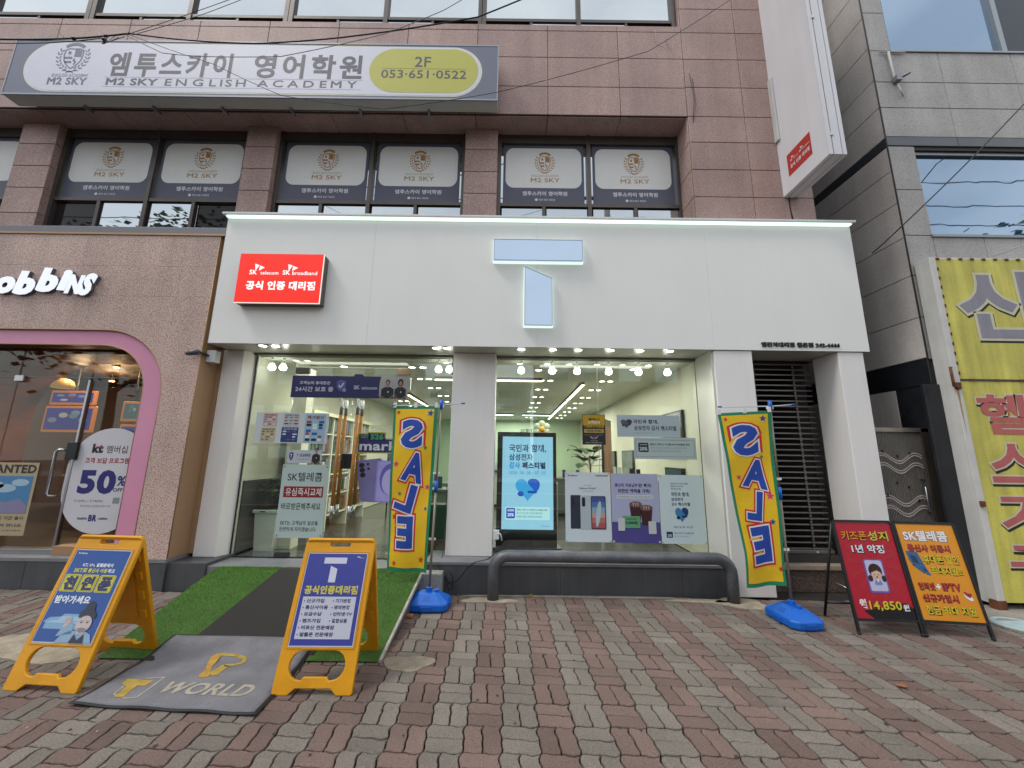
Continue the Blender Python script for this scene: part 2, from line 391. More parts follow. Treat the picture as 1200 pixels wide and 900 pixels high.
def _barx():
    c = D.curves.new('t', 'FONT'); c.size = 1; c.body = '|'; o = D.objects.new('t', c); me = D.meshes.new_from_object(o)
    r = min(v.co.x for v in me.vertices); D.objects.remove(o); D.meshes.remove(me); D.curves.remove(c); return r
BARX = _barx()
def tpoly(s, b, off=.02, sp=1.0, shear=0, pad=0, mirror=False, rot=0):
    vs, fs = glyphs(s, off, sp); b0 = glyphs(s, 0, sp)[0] if pad else vs
    xa, xb = min(v[0] for v in b0), max(v[0] for v in b0); ya, yb = min(v[1] for v in b0), max(v[1] for v in b0)
    x0, y0, x1, y1 = b; r = []
    for x, y, dl in vs:
        X = (x - xa) / (xb - xa); Y = 1 - (y - ya) / (yb - ya)
        if mirror: X = 1 - X
        X += shear * (.5 - Y)
        px, py = x0 + X * (x1 - x0), y0 + Y * (y1 - y0)
        r.append((px, py, dl))
    if rot:
        cx, cy = (x0 + x1) / 2, (y0 + y1) / 2; asp = rot[1]; c, s_ = math.cos(R(rot[0])), math.sin(R(rot[0]))
        r = [(cx + (x - cx) * c - (y - cy) * asp * s_, cy + (x - cx) / asp * s_ + (y - cy) * c, d_) for x, y, d_ in r]
    return (r, fs)
def text(S, s, b, l, m, parent, off=.02, name='lettering', th=0, **k):
    return emitp(S, name, [tpoly(s, b, off, **k)], l, m, parent, th)
def draw(S, name, polys, l, m, parent, th=0): return emitp(S, name, polys, l, m, parent, th)
def sheet(S, name, m, parent, t=.003, b=(0, 0, 1, 1), l=0):
    """a thin board: back face at l, front at l + t"""
    return emitp(S, name, [rect(*b)], l, m, parent, th=t)
def loops(name, outer, holes, S, l, t, m, parent, bev=0, res=2):
    """solid plate with holes, outline in metres on sheet S (x right, y down)"""
    c = D.curves.new('t', 'CURVE'); c.dimensions = '2D'; c.fill_mode = 'BOTH'; c.extrude = max(t / 2 - bev, 1e-4); c.bevel_depth = bev; c.bevel_resolution = 1
    if bev: c.offset = -bev
    for lp in [outer] + holes:
        sp = c.splines.new('POLY'); sp.points.add(len(lp) - 1); sp.use_cyclic_u = True
        for i, (x, y) in enumerate(lp): sp.points[i].co = (x, -y, 0, 1)
    o = D.objects.new('t', c); me = D.meshes.new_from_object(o); D.objects.remove(o); D.curves.remove(c)
    me.name = name
    for v in me.vertices:
        x, y, z = v.co; v.co = S.o + S.u * x - S.d * y + S.n * (l + t / 2 + z)
    bm = bmesh.new(); bm.from_mesh(me); bmesh.ops.remove_doubles(bm, verts=bm.verts[:], dist=1e-5); bmesh.ops.recalc_face_normals(bm, faces=bm.faces[:]); bm.to_mesh(me); bm.free()
    me.materials.clear(); me.materials.append(m); ob = D.objects.new(name, me); return link(ob, parent)
# measured directions of the photograph, used to read sizes off real planes
_cr, _sr = math.cos(R(-.77)), math.sin(R(-.77))
def at(u, v, Y=None, Z=None, X=None):
    x, y = (u - 600) / 450, (450 - v) / 450; x, y = x * _cr + y * _sr, -x * _sr + y * _cr
    d = Vector((x, math.cos(R(10.6)) - y * math.sin(R(10.6)), math.sin(R(10.6)) + y * math.cos(R(10.6))))
    t = Y / d.y if Y is not None else ((Z - 1.6) / d.z if Z is not None else X / d.x)
    return Vector((0, 0, 1.6)) + d * t
def fr(b, bb): return (b[0] + (b[2] - b[0]) * bb[0], b[1] + (b[3] - b[1]) * bb[1], b[0] + (b[2] - b[0]) * bb[2], b[1] + (b[3] - b[1]) * bb[3])

# ================================================================== GROUND
asphalt = mat('asphalt', (.05, .05, .052), .9, var=.15, vs=1.5, fine=.3, fs=90, bump=.3, bs=120)
bed_m = mat('jointing_sand', '#2e2925', .95, var=.2, vs=5, fine=.3, fs=150)
conc = mat('concrete', '#8f8a82', .9, var=.12, vs=3, fine=.15, fs=90, bump=.25, bs=90, stain=.05)
mortar = mat('old_mortar', '#9a8f7d', .95, var=.25, vs=9, fine=.2, fs=120, bump=.4, bs=60)
g = box('ground', (-80, 80, -90, 90, -.35, -.165), mat('earth', '#5b5750', .95, var=.1)); props(g, kind='structure')
rd = box('road', (-80, 80, -14, -2.0, -.165, -.13), asphalt); props(rd, kind='structure')
MBm = MB()
for y in (-8.06, -7.9): MBm.box(-80, 80, y - .05, y + .05, -.130, -.126)
mk = MBm.build('road_marking', mat('road_paint', '#c9a227', .7, var=.1), rd)
kb = box('kerb', (-80, 80, -2.0, -1.8, -.165, .0), conc, c=.01); props(kb, kind='structure')
pv = box('pavement', (-80, 80, -1.8, 40, -.165, -.022), bed_m); props(pv, kind='structure')
op = box('opposite_pavement', (-80, 80, -20, -14, -.165, 0), conc); props(op, kind='structure')

A_ = .109; AMP = .0095
def wv(t): return AMP * (math.sin(2 * PI * t / (2 * A_)) * .75 + .55 * math.sin(4 * PI * t / (2 * A_) + .6) - .31)
def warp(x, y): return (x + wv(y - Y0), y + wv(x - X0))
X0, Y0 = -.03, 2.44
def paver_geo(lx, ly, px, py):
    """outline in cell-local coordinates; lx, ly size, px, py phase origin"""
    g_ = .0048; c = .0035; nx, ny = (8, 5) if lx > ly else (5, 8)
    def ring(i, z):
        x0, x1, y0, y1 = g_ + i, lx - g_ - i, g_ + i, ly - g_ - i; p = []
        for k in range(nx): p.append((x0 + (x1 - x0) * k / nx, y0))
        for k in range(ny): p.append((x1, y0 + (y1 - y0) * k / ny))
        for k in range(nx): p.append((x1 - (x1 - x0) * k / nx, y1))
        for k in range(ny): p.append((x0, y1 - (y1 - y0) * k / ny))
        r = []
        for x, y in p:
            wx, wy = warp(X0 + px + x, Y0 + py + y); r.append((wx - X0 - px, wy - Y0 - py, z))
        return r
    a, b, cc = ring(c, 0), ring(0, -c), ring(0, -.028); n = len(a); vs = a + b + cc
    fs = [tuple(range(n))] + [(i, (i + 1) % n, (i + 1) % n + n, i + n) for i in range(n)][::1] + [(i + n, (i + 1) % n + n, (i + 1) % n + 2 * n, i + 2 * n) for i in range(n)]
    return vs, [f if k == 0 else f[::-1] for k, f in enumerate(fs)]
KIND = {'h0': (2 * A_, A_, 0, 0), 'h1': (2 * A_, A_, 0, A_), 'v0': (A_, 2 * A_, 0, 0), 'v1': (A_, 2 * A_, A_, 0)}
red_p = mat('red_paver', '#6f5c55', .88, var=.17, vs=1.6, fine=.24, fs=110, bump=.6, bs=150, rnd=.16, stain=0)
grey_p = mat('grey_paver', '#756d65', .88, var=.18, vs=1.9, fine=.26, fs=110, bump=.6, bs=150, rnd=.13)
GEO = {k: paver_geo(*v) for k, v in KIND.items()}
PM = {(k, c): mkmesh('paver', GEO[k][0], GEO[k][1], c_m) for k in KIND for c, c_m in ((0, red_p), (1, grey_p))}
def seen(x, y):
    d = Vector((x, y, -1.6)); cx = d.x; cz = d.y * math.cos(R(10.6)) + d.z * math.sin(R(10.6)); cy = -d.y * math.sin(R(10.6)) + d.z * math.cos(R(10.6))
    if cz <= .1: return None
    u, v = 600 + 450 * cx / cz, 450 - 450 * cy / cz
    if not (-15 < u < 1215 and v < 915): return None
    if -2.9 < x < -1.62 and 2.78 < y < 3.6: return None
    if -3.3 < x < -.85 and y > 3.38: return None
    return math.hypot(x, y, 1.6)
cells = []
for i in range(-34, 35):
    for j in range(-9, 12):
        x, y = X0 + i * 2 * A_, Y0 + j * 2 * A_
        red = (i % 2) != 0
        hor = (j % 2 == 0) == (not red)
        for k in (('h0', 'h1') if hor else ('v0', 'v1')):
            px, py = KIND[k][2], KIND[k][3]
            if y + py + KIND[k][1] > 4.90: continue
            cells.append((x + px, y + py, k, 0 if red else 1))
def key_(c):
    s = seen(c[0] + .08, c[1] + .08); return s if s is not None else 99
cells.sort(key=key_)
rest = {0: MB(), 1: MB()}
for n_, (x, y, k, c) in enumerate(cells):
    z = random.uniform(-.0035, .001); tx, ty = random.gauss(0, .009), random.gauss(0, .009); rz = random.gauss(0, .006)
    if n_ < 300:
        o = D.objects.new('paver', PM[(k, c)]); link(o, pv); o.location = (x, y, z); o.rotation_euler = (tx, ty, rz)
    else:
        M = Matrix.Translation((x, y, z)) @ Matrix.Rotation(tx, 4, 'X') @ Matrix.Rotation(ty, 4, 'Y') @ Matrix.Rotation(rz, 4, 'Z')
        rest[c].add([M @ Vector(v) for v in GEO[k][0]], GEO[k][1])
rest[0].build('red_pavers', red_p, pv, kind='stuff'); rest[1].build('grey_pavers', grey_p, pv, kind='stuff')
# concrete strip along the neighbouring house, mortar round posts, service covers
def blob(cx, cy, rx, ry, z, seed, n=26):
    r = random.Random(seed); ph = [r.uniform(0, 6.28) for _ in range(4)]
    return [(cx + rx * (1 + .16 * math.sin(2 * t + ph[0]) + .12 * math.sin(3 * t + ph[1]) + .08 * math.sin(5 * t + ph[2]) + r.uniform(-.04, .04)) * math.cos(t),
             cy + ry * (1 + .16 * math.sin(2 * t + ph[0]) + .12 * math.sin(3 * t + ph[1]) + .08 * math.sin(5 * t + ph[2])) * math.sin(t), z) for t in (2 * PI * k / n for k in range(n))]
def patch(name, cx, cy, rx, ry, m, seed, t=.006):
    p = blob(cx, cy, rx, ry, 0, seed); q = MB(); n = len(p)
    q.add([(x, y, -.02) for x, y, z in p] + [(x, y, t * .6) for x, y, z in p] + [(cx + (x - cx) * .9, cy + (y - cy) * .9, t) for x, y, z in p],
          [(i, (i + 1) % n, (i + 1) % n + n, i + n) for i in range(n)] + [(i + n, (i + 1) % n + n, (i + 1) % n + 2 * n, i + 2 * n) for i in range(n)] + [tuple(range(2 * n, 3 * n))])
    return q.build(name, m, pv, kind='stuff')
patch('mortar_patch', -.22, 4.70, .26, .10, mortar, 3); patch('mortar_patch', 2.62, 4.70, .30, .16, mortar, 5)
patch('mortar_patch', -.78, 3.34, .17, .13, mat('worn_concrete', '#8c8171', .95, var=.2, vs=12, fine=.2, bump=.4, bs=70), 8, .009)
patch('mortar_patch', -3.9, 3.55, .5, .28, mortar, 11); patch('mortar_patch', 2.2, 4.76, .35, .06, mortar, 12); patch('mortar_patch', .9, 4.84, 1.1, .03, mortar, 13)
slab_m = mat('pale_slab', '#918a80', .9, var=.2, vs=4, fine=.2, fs=90, bump=.3, bs=70)
q = MB()
for i in range(6):
    x0 = 4.62 + .32 * i; q.cbox(x0, x0 + .31, 4.28 + .02 * (i % 2), 4.74, -.02, .008, .003)
q.build('concrete_strip', slab_m, pv, kind='stuff')
cv = thing('service_cover', 'pale blue round service cover in the pavement below the yellow gym sign', 'service cover', (5.12, 4.2, 0))
MB().lathe([(.21, -.02), (.21, .006), (.20, .010), (.17, .010), (.165, .007), (0.001, .008)], (5.12, 4.2, 0), 28).build('lid', mat('blue_cover', '#9fb6ba', .6, var=.15, vs=10), cv)
MB().lathe([(.245, -.02), (.245, .007), (.215, .008), (.212, -.02)], (5.12, 4.2, 0), 28).build('rim', slab_m, cv)
# fallen leaves
def leaf(x, y, rz, s_, c, label):
    v = []; n = 12
    for k in range(n):
        a = 2 * PI * k / n; r = s_ * (1 + .35 * math.cos(3 * a) + .1 * math.sin(7 * a)); v.append((r * math.cos(a), .8 * r * math.sin(a), .012 + .35 * r * abs(math.sin(a + .5)) * .6))
    q = MB(); q.add([(0, 0, .008)] + v, [(0, i + 1, (i + 1) % n + 1) for i in range(n)])
    o = q.build('fallen_leaf', mat('dry_leaf_' + c.strip('#'), c, .8, var=.2, vs=40)); o.location = (x, y, 0); o.rotation_euler = (0, 0, rz)
    props(o, label, 'leaf', 'dry leaves lying on the pavers')
p = at(1058, 806, Z=0); leaf(p.x, p.y, .4, .035, '#8c5a3e', 'curled brown leaf on the pavers in front of the red folding sign')
p = at(621, 693, Z=0); leaf(p.x, 4.83, 1.2, .030, '#a07a45', 'yellow brown leaf against the dark plinth by the left rail foot')
p = at(624, 703, Z=0); leaf(p.x, p.y, 2.2, .020, '#b06d35', 'small orange leaf on the pavers under the left end of the rail')
p = at(794, 710, Z=0); leaf(p.x, p.y, .2, .018, '#7b8a3c', 'small green leaf on the pavers under the right end of the rail')
q = MB(); gum_ = MB(); rr_ = random.Random(5)
for k in range(260):
    reg = rr_.choice([(-.7, 2.5, 4.68, 4.87), (4.4, 6.2, 4.3, 4.7), (-5.8, -4.1, 4.6, 4.84), (2.4, 5.2, 3.4, 4.7), (-3, 4, 2.3, 4.6)])
    x, y = rr_.uniform(reg[0], reg[1]), rr_.uniform(reg[2], reg[3]); s_ = rr_.uniform(.003, .009); a = rr_.uniform(0, 6)
    q.box(-s_, s_, -s_ * .6, s_ * .6, 0, .004, Matrix.Translation((x, y, .001)) @ Matrix.Rotation(a, 4, 'Z'))
for k in range(70):
    x, y = rr_.uniform(-3.5, 4.5), rr_.uniform(2.2, 4.7); s_ = rr_.uniform(.006, .014); n_ = 9
    if x < -.9 and y > 2.7: continue
    gum_.add([(x + s_ * math.cos(2 * PI * i / n_) * rr_.uniform(.8, 1.1), y + s_ * math.sin(2 * PI * i / n_), .0022) for i in range(n_)], [tuple(range(n_))])
go_ = gum_.build('gum_spots', mat('trodden_gum', '#3d3834', .8)); props(go_, 'small dark trodden gum spots scattered over the pavers', 'gum', kind='stuff')
o = q.build('pavement_litter', mat('litter', '#8f8272', .9, var=.5, vs=3)); props(o, 'scattered grit, leaf crumbs and paper bits on the pavers', 'litter', kind='stuff')

# ================================================================== PINK GRANITE HOUSE
Bld = thing('granite_house', 'pink granite clad commercial house standing above the white phone shop front', 'building', (0, 5.3, 0))
# backing wall
mb = MB()
mb.box(-12, 4.36, 5.0, 5.45, 6.71, 8.40)         # spandrel between second and third floor
mb.box(2.62, 4.36, 5.0, 5.6, 3.0, 12)            # right pier
mb.box(-12, 4.36, 5.45, 5.7, 9.9, 12)
mb.box(-12, -4.05, 5.2, 5.6, 3.2, 4.60)
mb.box(-12, 2.62, 5.6, 16, 4.60, 4.85)
mb.box(-12, -3.62, 5.42, 5.5, 3.05, 3.25)
mb.box(4.2, 4.36, 5.6, 16, 0, 12)                # flank wall
mb.box(-12, 4.36, 15.8, 16, 0, 12)
mb.box(-12, 4.36, 5.0, 16, 12, 12.2)
mb.build('wall', granite_dark, Bld)
jx = [.494 + 1.11 * k for k in range(-11, 2)]
zs_sp = [6.712, 7.223, 7.767, 8.28]
xs_sp = [x for x in jx] + [2.62]
panels(xs_sp, zs_sp, 5.0, granite, Bld)
panels(xs_sp, [8.28, 8.40], 5.0, granite, Bld)
xs_pr = [2.62, 3.485, 4.36]
zs_pr = [4.30, 4.82, 5.346, 5.798, 6.264, 6.714, 7.24, 7.766, 8.278, 8.75, 9.25, 9.75, 10.25]
panels(xs_pr, zs_pr, 5.0, granite, Bld)
panels([4.999, 5.6], zs_pr, 2.62, granite, Bld, 'L')
panels(xs_sp, [5.012, 5.45], 6.71, granite, Bld, 'D', 'soffit_panel')
# second floor pillars
def pillar(x0, x1):
    p_ = box('pillar', (x0 + .012, x1 - .012, 5.262, 5.62, 4.6, 6.70), granite_dark, Bld)
    zz = [4.62, 5.12, 5.55, 5.93, 6.32, 6.697]
    for j in range(len(zz) - 1):
        panel(x1 - x0 - .001, zz[j + 1] - zz[j] - .008, (x0, 5.262, zz[j] + .004), granite, p_)
        if x0 < -.7 - 3: panel(.34, zz[j + 1] - zz[j] - .008, (x0 + .012, 5.60, zz[j] + .004), granite, p_, face='L')
        # right cheek
        q = MB(); q.box(x1 - .012, x1, 5.264, 5.60, zz[j] + .004, zz[j + 1] - .004); q.build('panel', granite, p_)
for a, b in ((-7.80, -7.22), (-4.235, -3.77), (-.785, -.275)): pillar(a, b)
pillar(-11.4, -10.9)
# sill ledge
lg = MB(); lg.cbox(-12, -3.8, 4.86, 5.5, 4.565, 4.665, .006); lg.build('sill', mat('sill_metal', '#77757a', .5, metal=.3), Bld)
q = MB(); q.box(-12, -3.98, 4.845, 4.87, 4.535, 4.562); q.build('trim', gold_trim, Bld)
# crest of the academy
def laurel(cx, cy, rx, ry, side):
    out_ = []
    for k in range(7):
        a = R(100 - 22 * k); x, y = cx + side * rx * math.cos(R(-65 + 22 * k)), cy + ry * math.sin(R(65 - 22 * k) * -1 * -1)
        for s_ in (1, -1):
            out_.append(ell(x + side * rx * .12 * s_, y - ry * .02, rx * .24, ry * .075, 8, rot=side * (-60 + 18 * k + 30 * s_)))
    return out_
def crest(S, b, l, m, parent, name='crest'):
    S = Face(S.P(b[0], b[1]), S.u, S.d, S.W * (b[2] - b[0]), S.H * (b[3] - b[1])); b = (0, 0, 1, 1)      # near-square field of its own
    def X(x, y): return (b[0] + (b[2] - b[0]) * x, b[1] + (b[3] - b[1]) * y)
    W, H = b[2] - b[0], b[3] - b[1]
    sh = [(.26, .24), (.36, .19), (.5, .2), (.64, .19), (.74, .24), (.76, .42), (.72, .6), (.62, .75), (.5, .85), (.38, .75), (.28, .6), (.24, .42)]
    P = band([X(*p) for p in sh], (W * .035, H * .035), True)
    P.append(poly(*[X(*p) for p in [(.52, .22), (.63, .22), (.71, .26), (.72, .46), (.52, .46)]]))
    P += [rect(*X(.27, .46), *X(.48, .53)), rect(*X(.30, .60), *X(.48, .67)), ell(*X(.38, .33), W * .05, H * .06, 10)]
    P += band([X(.56, .52), X(.52, .58), X(.6, .62), X(.55, .72)], (W * .04, H * .04))
    rib = [X(.5 + .34 * math.sin(R(a)), .34 - .30 * math.cos(R(a))) for a in range(-48, 49, 12)]
    P += band(rib, (W * .10, H * .10))
    for sd in (-1, 1):
        for k in range(7):
            a = R(62 + 16 * k); x, y = .5 + sd * .385 * math.sin(a), .47 - .43 * math.cos(a); d = math.degrees(math.atan2(.43 * math.sin(a), sd * .385 * math.cos(a)))
            P.append(ell(x + sd * .045 * math.sin(a), y - .045 * math.cos(a) - .01, .062, .022, 8, rot=d + 180 + sd * 38)); P.append(ell(x - sd * .035 * math.sin(a), y + .03 * math.cos(a) - .02, .050, .020, 8, rot=d + 180 - sd * 30))
    P += band([X(.34, .90), X(.5, .96), X(.66, .90)], (W * .03, H * .03)) + band([X(.4, .98), X(.5, .93), X(.6, .98)], (W * .03, H * .03))
    return draw(S, name, P, l, m, parent)
# second floor windows
film = pr('#5a5b6b'); film_w = pr('#e4e2de'); gold = pr('#c08a3a'); gold_p = pr('#c9b48c'); film_t = pr('#d8d6dc')
def win2(x0, x1, first):
    W = thing if False else None
    fr_ = MB(); Y = 5.36
    zb, zt, ztr = 4.72, 6.60, 5.455; xm = (x0 + x1) / 2
    for a, b, c_, d_ in ((x0, x1, zt - .05, zt + .11), (x0, x1, ztr - .035, ztr + .02), (x0, x1, zb, zb + .05)): fr_.box(a, b, Y, Y + .09, c_, d_)
    for x in (x0 + .025, xm, x1 - .025): fr_.box(x - .03, x + .03, Y - .012, Y + .10, zb, zt + .1)
    wf = fr_.build('window_frame', bronze, Bld)
    for k in range(2):
        a, b = (x0 + .06, xm - .04) if k == 0 else (xm + .04, x1 - .06)
        box('pane', (a - .02, b + .02, Y + .05, Y + .06, ztr, zt), pane_w, wf)
        S = flat(a + .03, b - .03, ztr + .035, zt - .045, Y + .044)
        fs_ = sheet(S, 'window_film', film, Bld, .002)
        draw(S, 'white_field', [rr(.03, .06, .97, .735, .10, .14, 8)], .003, film_w, fs_)
        crest(S, (.38, .13, .65, .50), .0045, gold, fs_)
        text(S, 'ENGLISH ACADEMY', (.35, .515, .69, .55), .0045, gold_p, fs_, .0)
        text(S, 'M2 SKY', (.34, .57, .70, .64), .0045, gold, fs_, .01)
        text(S, '엠투스카이 영어학원', (.24, .79, .79, .865), .0035, film_t, fs_, .02)
        text(S, '053·651·0522', (.44, .915, .64, .945), .0035, film_t, fs_, 0)
        draw(S, 'dot', [ell(.41, .93, .018, .022, 12)], .0035, film_t, fs_)
        # row of small sliding sashes
        c = (a + b) / 2
        q = MB(); q.box(c - .025, c + .025, Y, Y + .07, zb + .05, ztr - .03); q.build('sash_bar', bronze, wf)
        light_first = (k + first) % 2 == 0
        for i, (s0, s1) in enumerate(((a, c - .025), (c + .025, b))):
            m_ = pane_w if (i == 0) != light_first else pane_d
            if first == 2: m_ = pane_w
            q = MB(); q.box(s0 + .02, s1 - .0, Y + .05 - .02 * (m_ is pane_w), Y + .058 - .02 * (m_ is pane_w), zb + .08, ztr - .06); q.build('pane', m_, wf)
win2(-11, -7.80, 0); win2(-7.22, -4.235, 0); win2(-3.77, -.785, 2); win2(-.275, 2.62, 2)
# third floor windows
zt0, zt1 = 8.40, 9.9
for a, b in ((-11.9, -10.15), (-10.1, -8.5), (-8.46, -7.0)): pass
units = [(-10.2, -7.02), (-6.94, -3.78), (-3.70, -.60), (-.54, 2.56)]
for (a, b) in units:
    f_ = MB(); Y = 5.08; c = (a + b) / 2
    f_.box(a, b, Y, Y + .08, 8.40, 8.455); f_.box(a, b, Y, Y + .08, 8.585, 8.64); f_.box(a, b, Y, Y + .08, 9.85, 9.9)
    for x in (a, c, b): f_.box(x - .035, x + .035, Y - .01, Y + .09, 8.40, 9.9)
    wf = f_.build('window_frame', bronze, Bld)
    for (s0, s1) in ((a + .035, c - .035), (c + .035, b - .035)):
        box('pane', (s0, s1, Y + .04, Y + .048, 8.64, 9.85), pane_w, wf)
        m2 = (s0 + s1) / 2; left_light = s0 > c
        q = MB(); q.box(m2 - .02, m2 + .02, Y + .005, Y + .07, 8.455, 8.585); q.build('sash_bar', bronze, wf)
        for i, (t0, t1) in enumerate(((s0, m2 - .02), (m2 + .02, s1))):
            lt = (i == 0) == left_light
            box('pane', (t0, t1, Y + (.02 if lt else .06), Y + (.028 if lt else .068), 8.455, 8.585), pane_w if lt else pane_d, wf)
# ground-floor carcass of the phone shop inside the house is built with the shop

# ================================================================== ACADEMY SIGN
AS = thing('academy_sign', 'long grey sign box with white rounded field and yellow oval, M2 SKY English academy', 'sign', (-3.86, 4.9, 6.64))
q = MB(); q.box(-7.43, -.27, 4.705, 4.90, 6.645, 7.60); q.build('sign_box', mat('sign_box_metal', '#c6c7c2', .5, var=.05), AS)
for i in range(7):
    x = -7.43 + 7.16 * i / 7
    if i: box('bracket', (x - .012, x + .012, 4.86, 4.99, 6.60, 6.645), alu, AS)
q = MB(); q.box(-7.3, -.4, 4.93, 4.99, 6.74, 6.80); q.build('bracket_rail', alu, AS)
S = flat(-7.43, -.27, 6.645, 7.60, 4.70); pn = sheet(S, 'sign_face', pr('#76798a'), AS, .004)
q = MB()
for b in ((-7.44, -.26, 4.692, 4.71, 7.585, 7.61), (-7.44, -.26, 4.692, 4.71, 6.635, 6.66), (-7.44, -7.42, 4.692, 4.71, 6.66, 7.585), (-.28, -.26, 4.692, 4.71, 6.66, 7.585)): q.box(*b)
q.build('sign_frame', mat('sign_frame_grey', '#8b8e95', .4, metal=.4), AS)
fx = .955 / 7.16
draw(S, 'border', [rr(.030, .045, .968, .955, .5 * fx * .9, .45, 14)], .0055, pr('#e6e3c8'), pn)
draw(S, 'white_field', [rr(.0325, .065, .9655, .935, .5 * fx * .87, .43, 14)], .007, pr('#dedde8'), pn)
draw(S, 'yellow_field', [rr(.737, .085, .964 - .004, .89, .5 * fx * .8, .40, 14)], .0085, pr('#d6d264'), pn)
tk = pr('#5f5b66')
crest(S, (.088, .06, .163, .62), .0085, pr('#7c7a92'), pn)
text(S, 'ENGLISH ACADEMY', (.092, .63, .166, .69), .0085, pr('#9d9bad'), pn, 0)
text(S, 'M2 SKY', (.086, .70, .166, .83), .0085, pr('#74728a'), pn, .02)
text(S, '엠투스카이', (.203, .22, .455, .665), .0085, tk, pn, .025, sp=1.1)
text(S, '영어학원', (.50, .22, .722, .665), .0085, tk, pn, .025, sp=1.1)
text(S, 'M2 SKY', (.205, .70, .31, .825), .0085, tk, pn, .02)
text(S, 'ENGLISH ACADEMY', (.325, .70, .715, .825), .0085, tk, pn, .01, sp=1.35)
draw(S, 'rule', [rect(.20, .68, .725, .684), rect(.20, .85, .725, .854)], .0085, pr('#8f8d99'), pn)
text(S, '2F', (.829, .23, .862, .42), .010, tk, pn, .015)
text(S, '053·651·0522', (.762, .48, .936, .63), .010, tk, pn, .015)
draw(S, 'rule', [rect(.763, .45, .936, .456)], .010, pr('#a9a552'), pn)

# ================================================================== PHONE SHOP FRONT
FY = 4.81; ZB, ZT = 2.99, 4.83; FX0, FX1 = -3.96, 4.64
Shop = thing('phone_shop', 'white aluminium phone shop front with glass bays, lit T emblem and grey plinth', 'shop', (0, 5.0, 0))
PSH = Shop
q = MB(); q.box(FX0 + .004, FX1 - .004, FY + .006, 5.0, ZB + .004, ZT - .07); q.build('canopy_core', mat('canopy_core', '#9a9a98', .6), Shop)
cuts = [FX0, -1.9, .32, 2.62, FX1]
for a, b in zip(cuts[:-1], cuts[1:]):
    panel(b - a - .0016, ZT - .075 - ZB, (a + .0008, FY + .006, ZB), fascia_m, Shop, 'fascia_panel', t=.006, c=.0008)
panel(.19, ZT - .075 - ZB, (FX0 + .006, 5.0, ZB), fascia_m, Shop, 'fascia_panel', 'L', .006, .001)
box('fascia_panel', (FX1 - .004, FX1, FY + .002, 5.0, ZB, ZT - .075), fascia_m, Shop)
box('canopy_cap', (FX0 - .03, FX1 + .03, FY - .075, 5.0, ZT - .03, ZT), white_m, Shop, c=.004)
box('canopy_channel', (FX0, FX1, FY + .001, 4.99, ZT - .075, ZT - .03), white_m, Shop)
box('led_strip', (FX0 + .01, FX1 - .01, FY - .045, FY - .004, ZT - .052, ZT - .031), led_e, Shop)
# soffit
GY = 5.31
sof = box('soffit', (FX0 + .01, FX1 - .01, FY + .01, GY + .06, ZB + .0, ZB + .003), mat('soffit_gloss', '#b4b2a8', .22, var=.03), Shop)
box('glazing_head', (-3.66, 2.62, GY - .03, GY + .04, ZB - .03, ZB), mat('head_bead', '#6f7168', .5), Shop)
# plinth and ledges
box('plinth', (-4.06, -3.60, 4.88, 5.9, -.02, .300), plinth_m, Shop, c=.004)
box('plinth', (-3.60, -1.02, 4.90, 5.30, -.02, .262), ledge_m, Shop, c=.004)
for a, b in ((-1.02, .6), (.6, 2.05), (2.05, 2.60)):
    box('plinth', (a + .001, b - .001, 4.882, 5.42, -.02, .315), plinth_m, Shop, c=.004)
box('plinth_ledge', (-1.02, 2.60, 4.875, 5.44, .316, .350), ledge_m, Shop, c=.004)
# pillars
def wpillar(b, c=.008): return box('pillar', b, pillar_m, Shop, c=c)
wpillar((-3.99, -3.71, 5.15, 5.5, .30, ZB - .001))
q = MB(); q.prism([(-3.712, 5.152), (-3.64, 5.33), (-3.72, 5.33)], lambda x, y: (x, y, .30), lambda x, y: (x, y, ZB - .001)); q.build('pillar_reveal', pillar_m, Shop)
wpillar((-.815, -.225, 5.15, 5.46, .351, ZB - .001))
wpillar((2.62, 3.115, 4.83, 5.40, .02, ZB - .001)); 
wpillar((4.235, 4.565, 4.83, 5.26, .02, ZB - .001))
box('pillar_reveal', (2.594, 2.619, 4.86, 5.42, .35, ZB - .002), mat('reveal_white', '#c9c9c0', .3, var=.03), Shop)
box('blue_clip', (-.835, -.818, 5.2, 5.26, 2.70, 2.94), pr('#2c4fa8'), Shop)
# glazing
def gpane(x0, x1, z0, z1, y=GY, parent=Shop, name='glass_pane'): return box(name, (x0, x1, y, y + .010, z0, z1), glass, parent)
gpane(-3.63, -3.06, .275, ZB - .03); gpane(-3.055, -.83, 2.70, ZB - .03)
gpane(-1.42, -.83, .275, 2.695)
gpane(-.22, 1.20, .352, ZB - .03); gpane(1.204, 2.592, .352, ZB - .03)
q = MB(); q.box(1.199, 1.205, GY - .001, GY + .012, .352, ZB - .03); q.build('glass_joint', mat('silicone', '#8b9084', .4), Shop)
q = MB(); pass
for b in ((-3.634, -3.626, GY - .004, GY + .014, .27, ZB), (2.592, 2.600, GY - .004, GY + .014, .35, ZB), (-3.625, -.83, GY - .006, GY + .016, .262, .272)): box('glazing_bead', b, black, Shop)
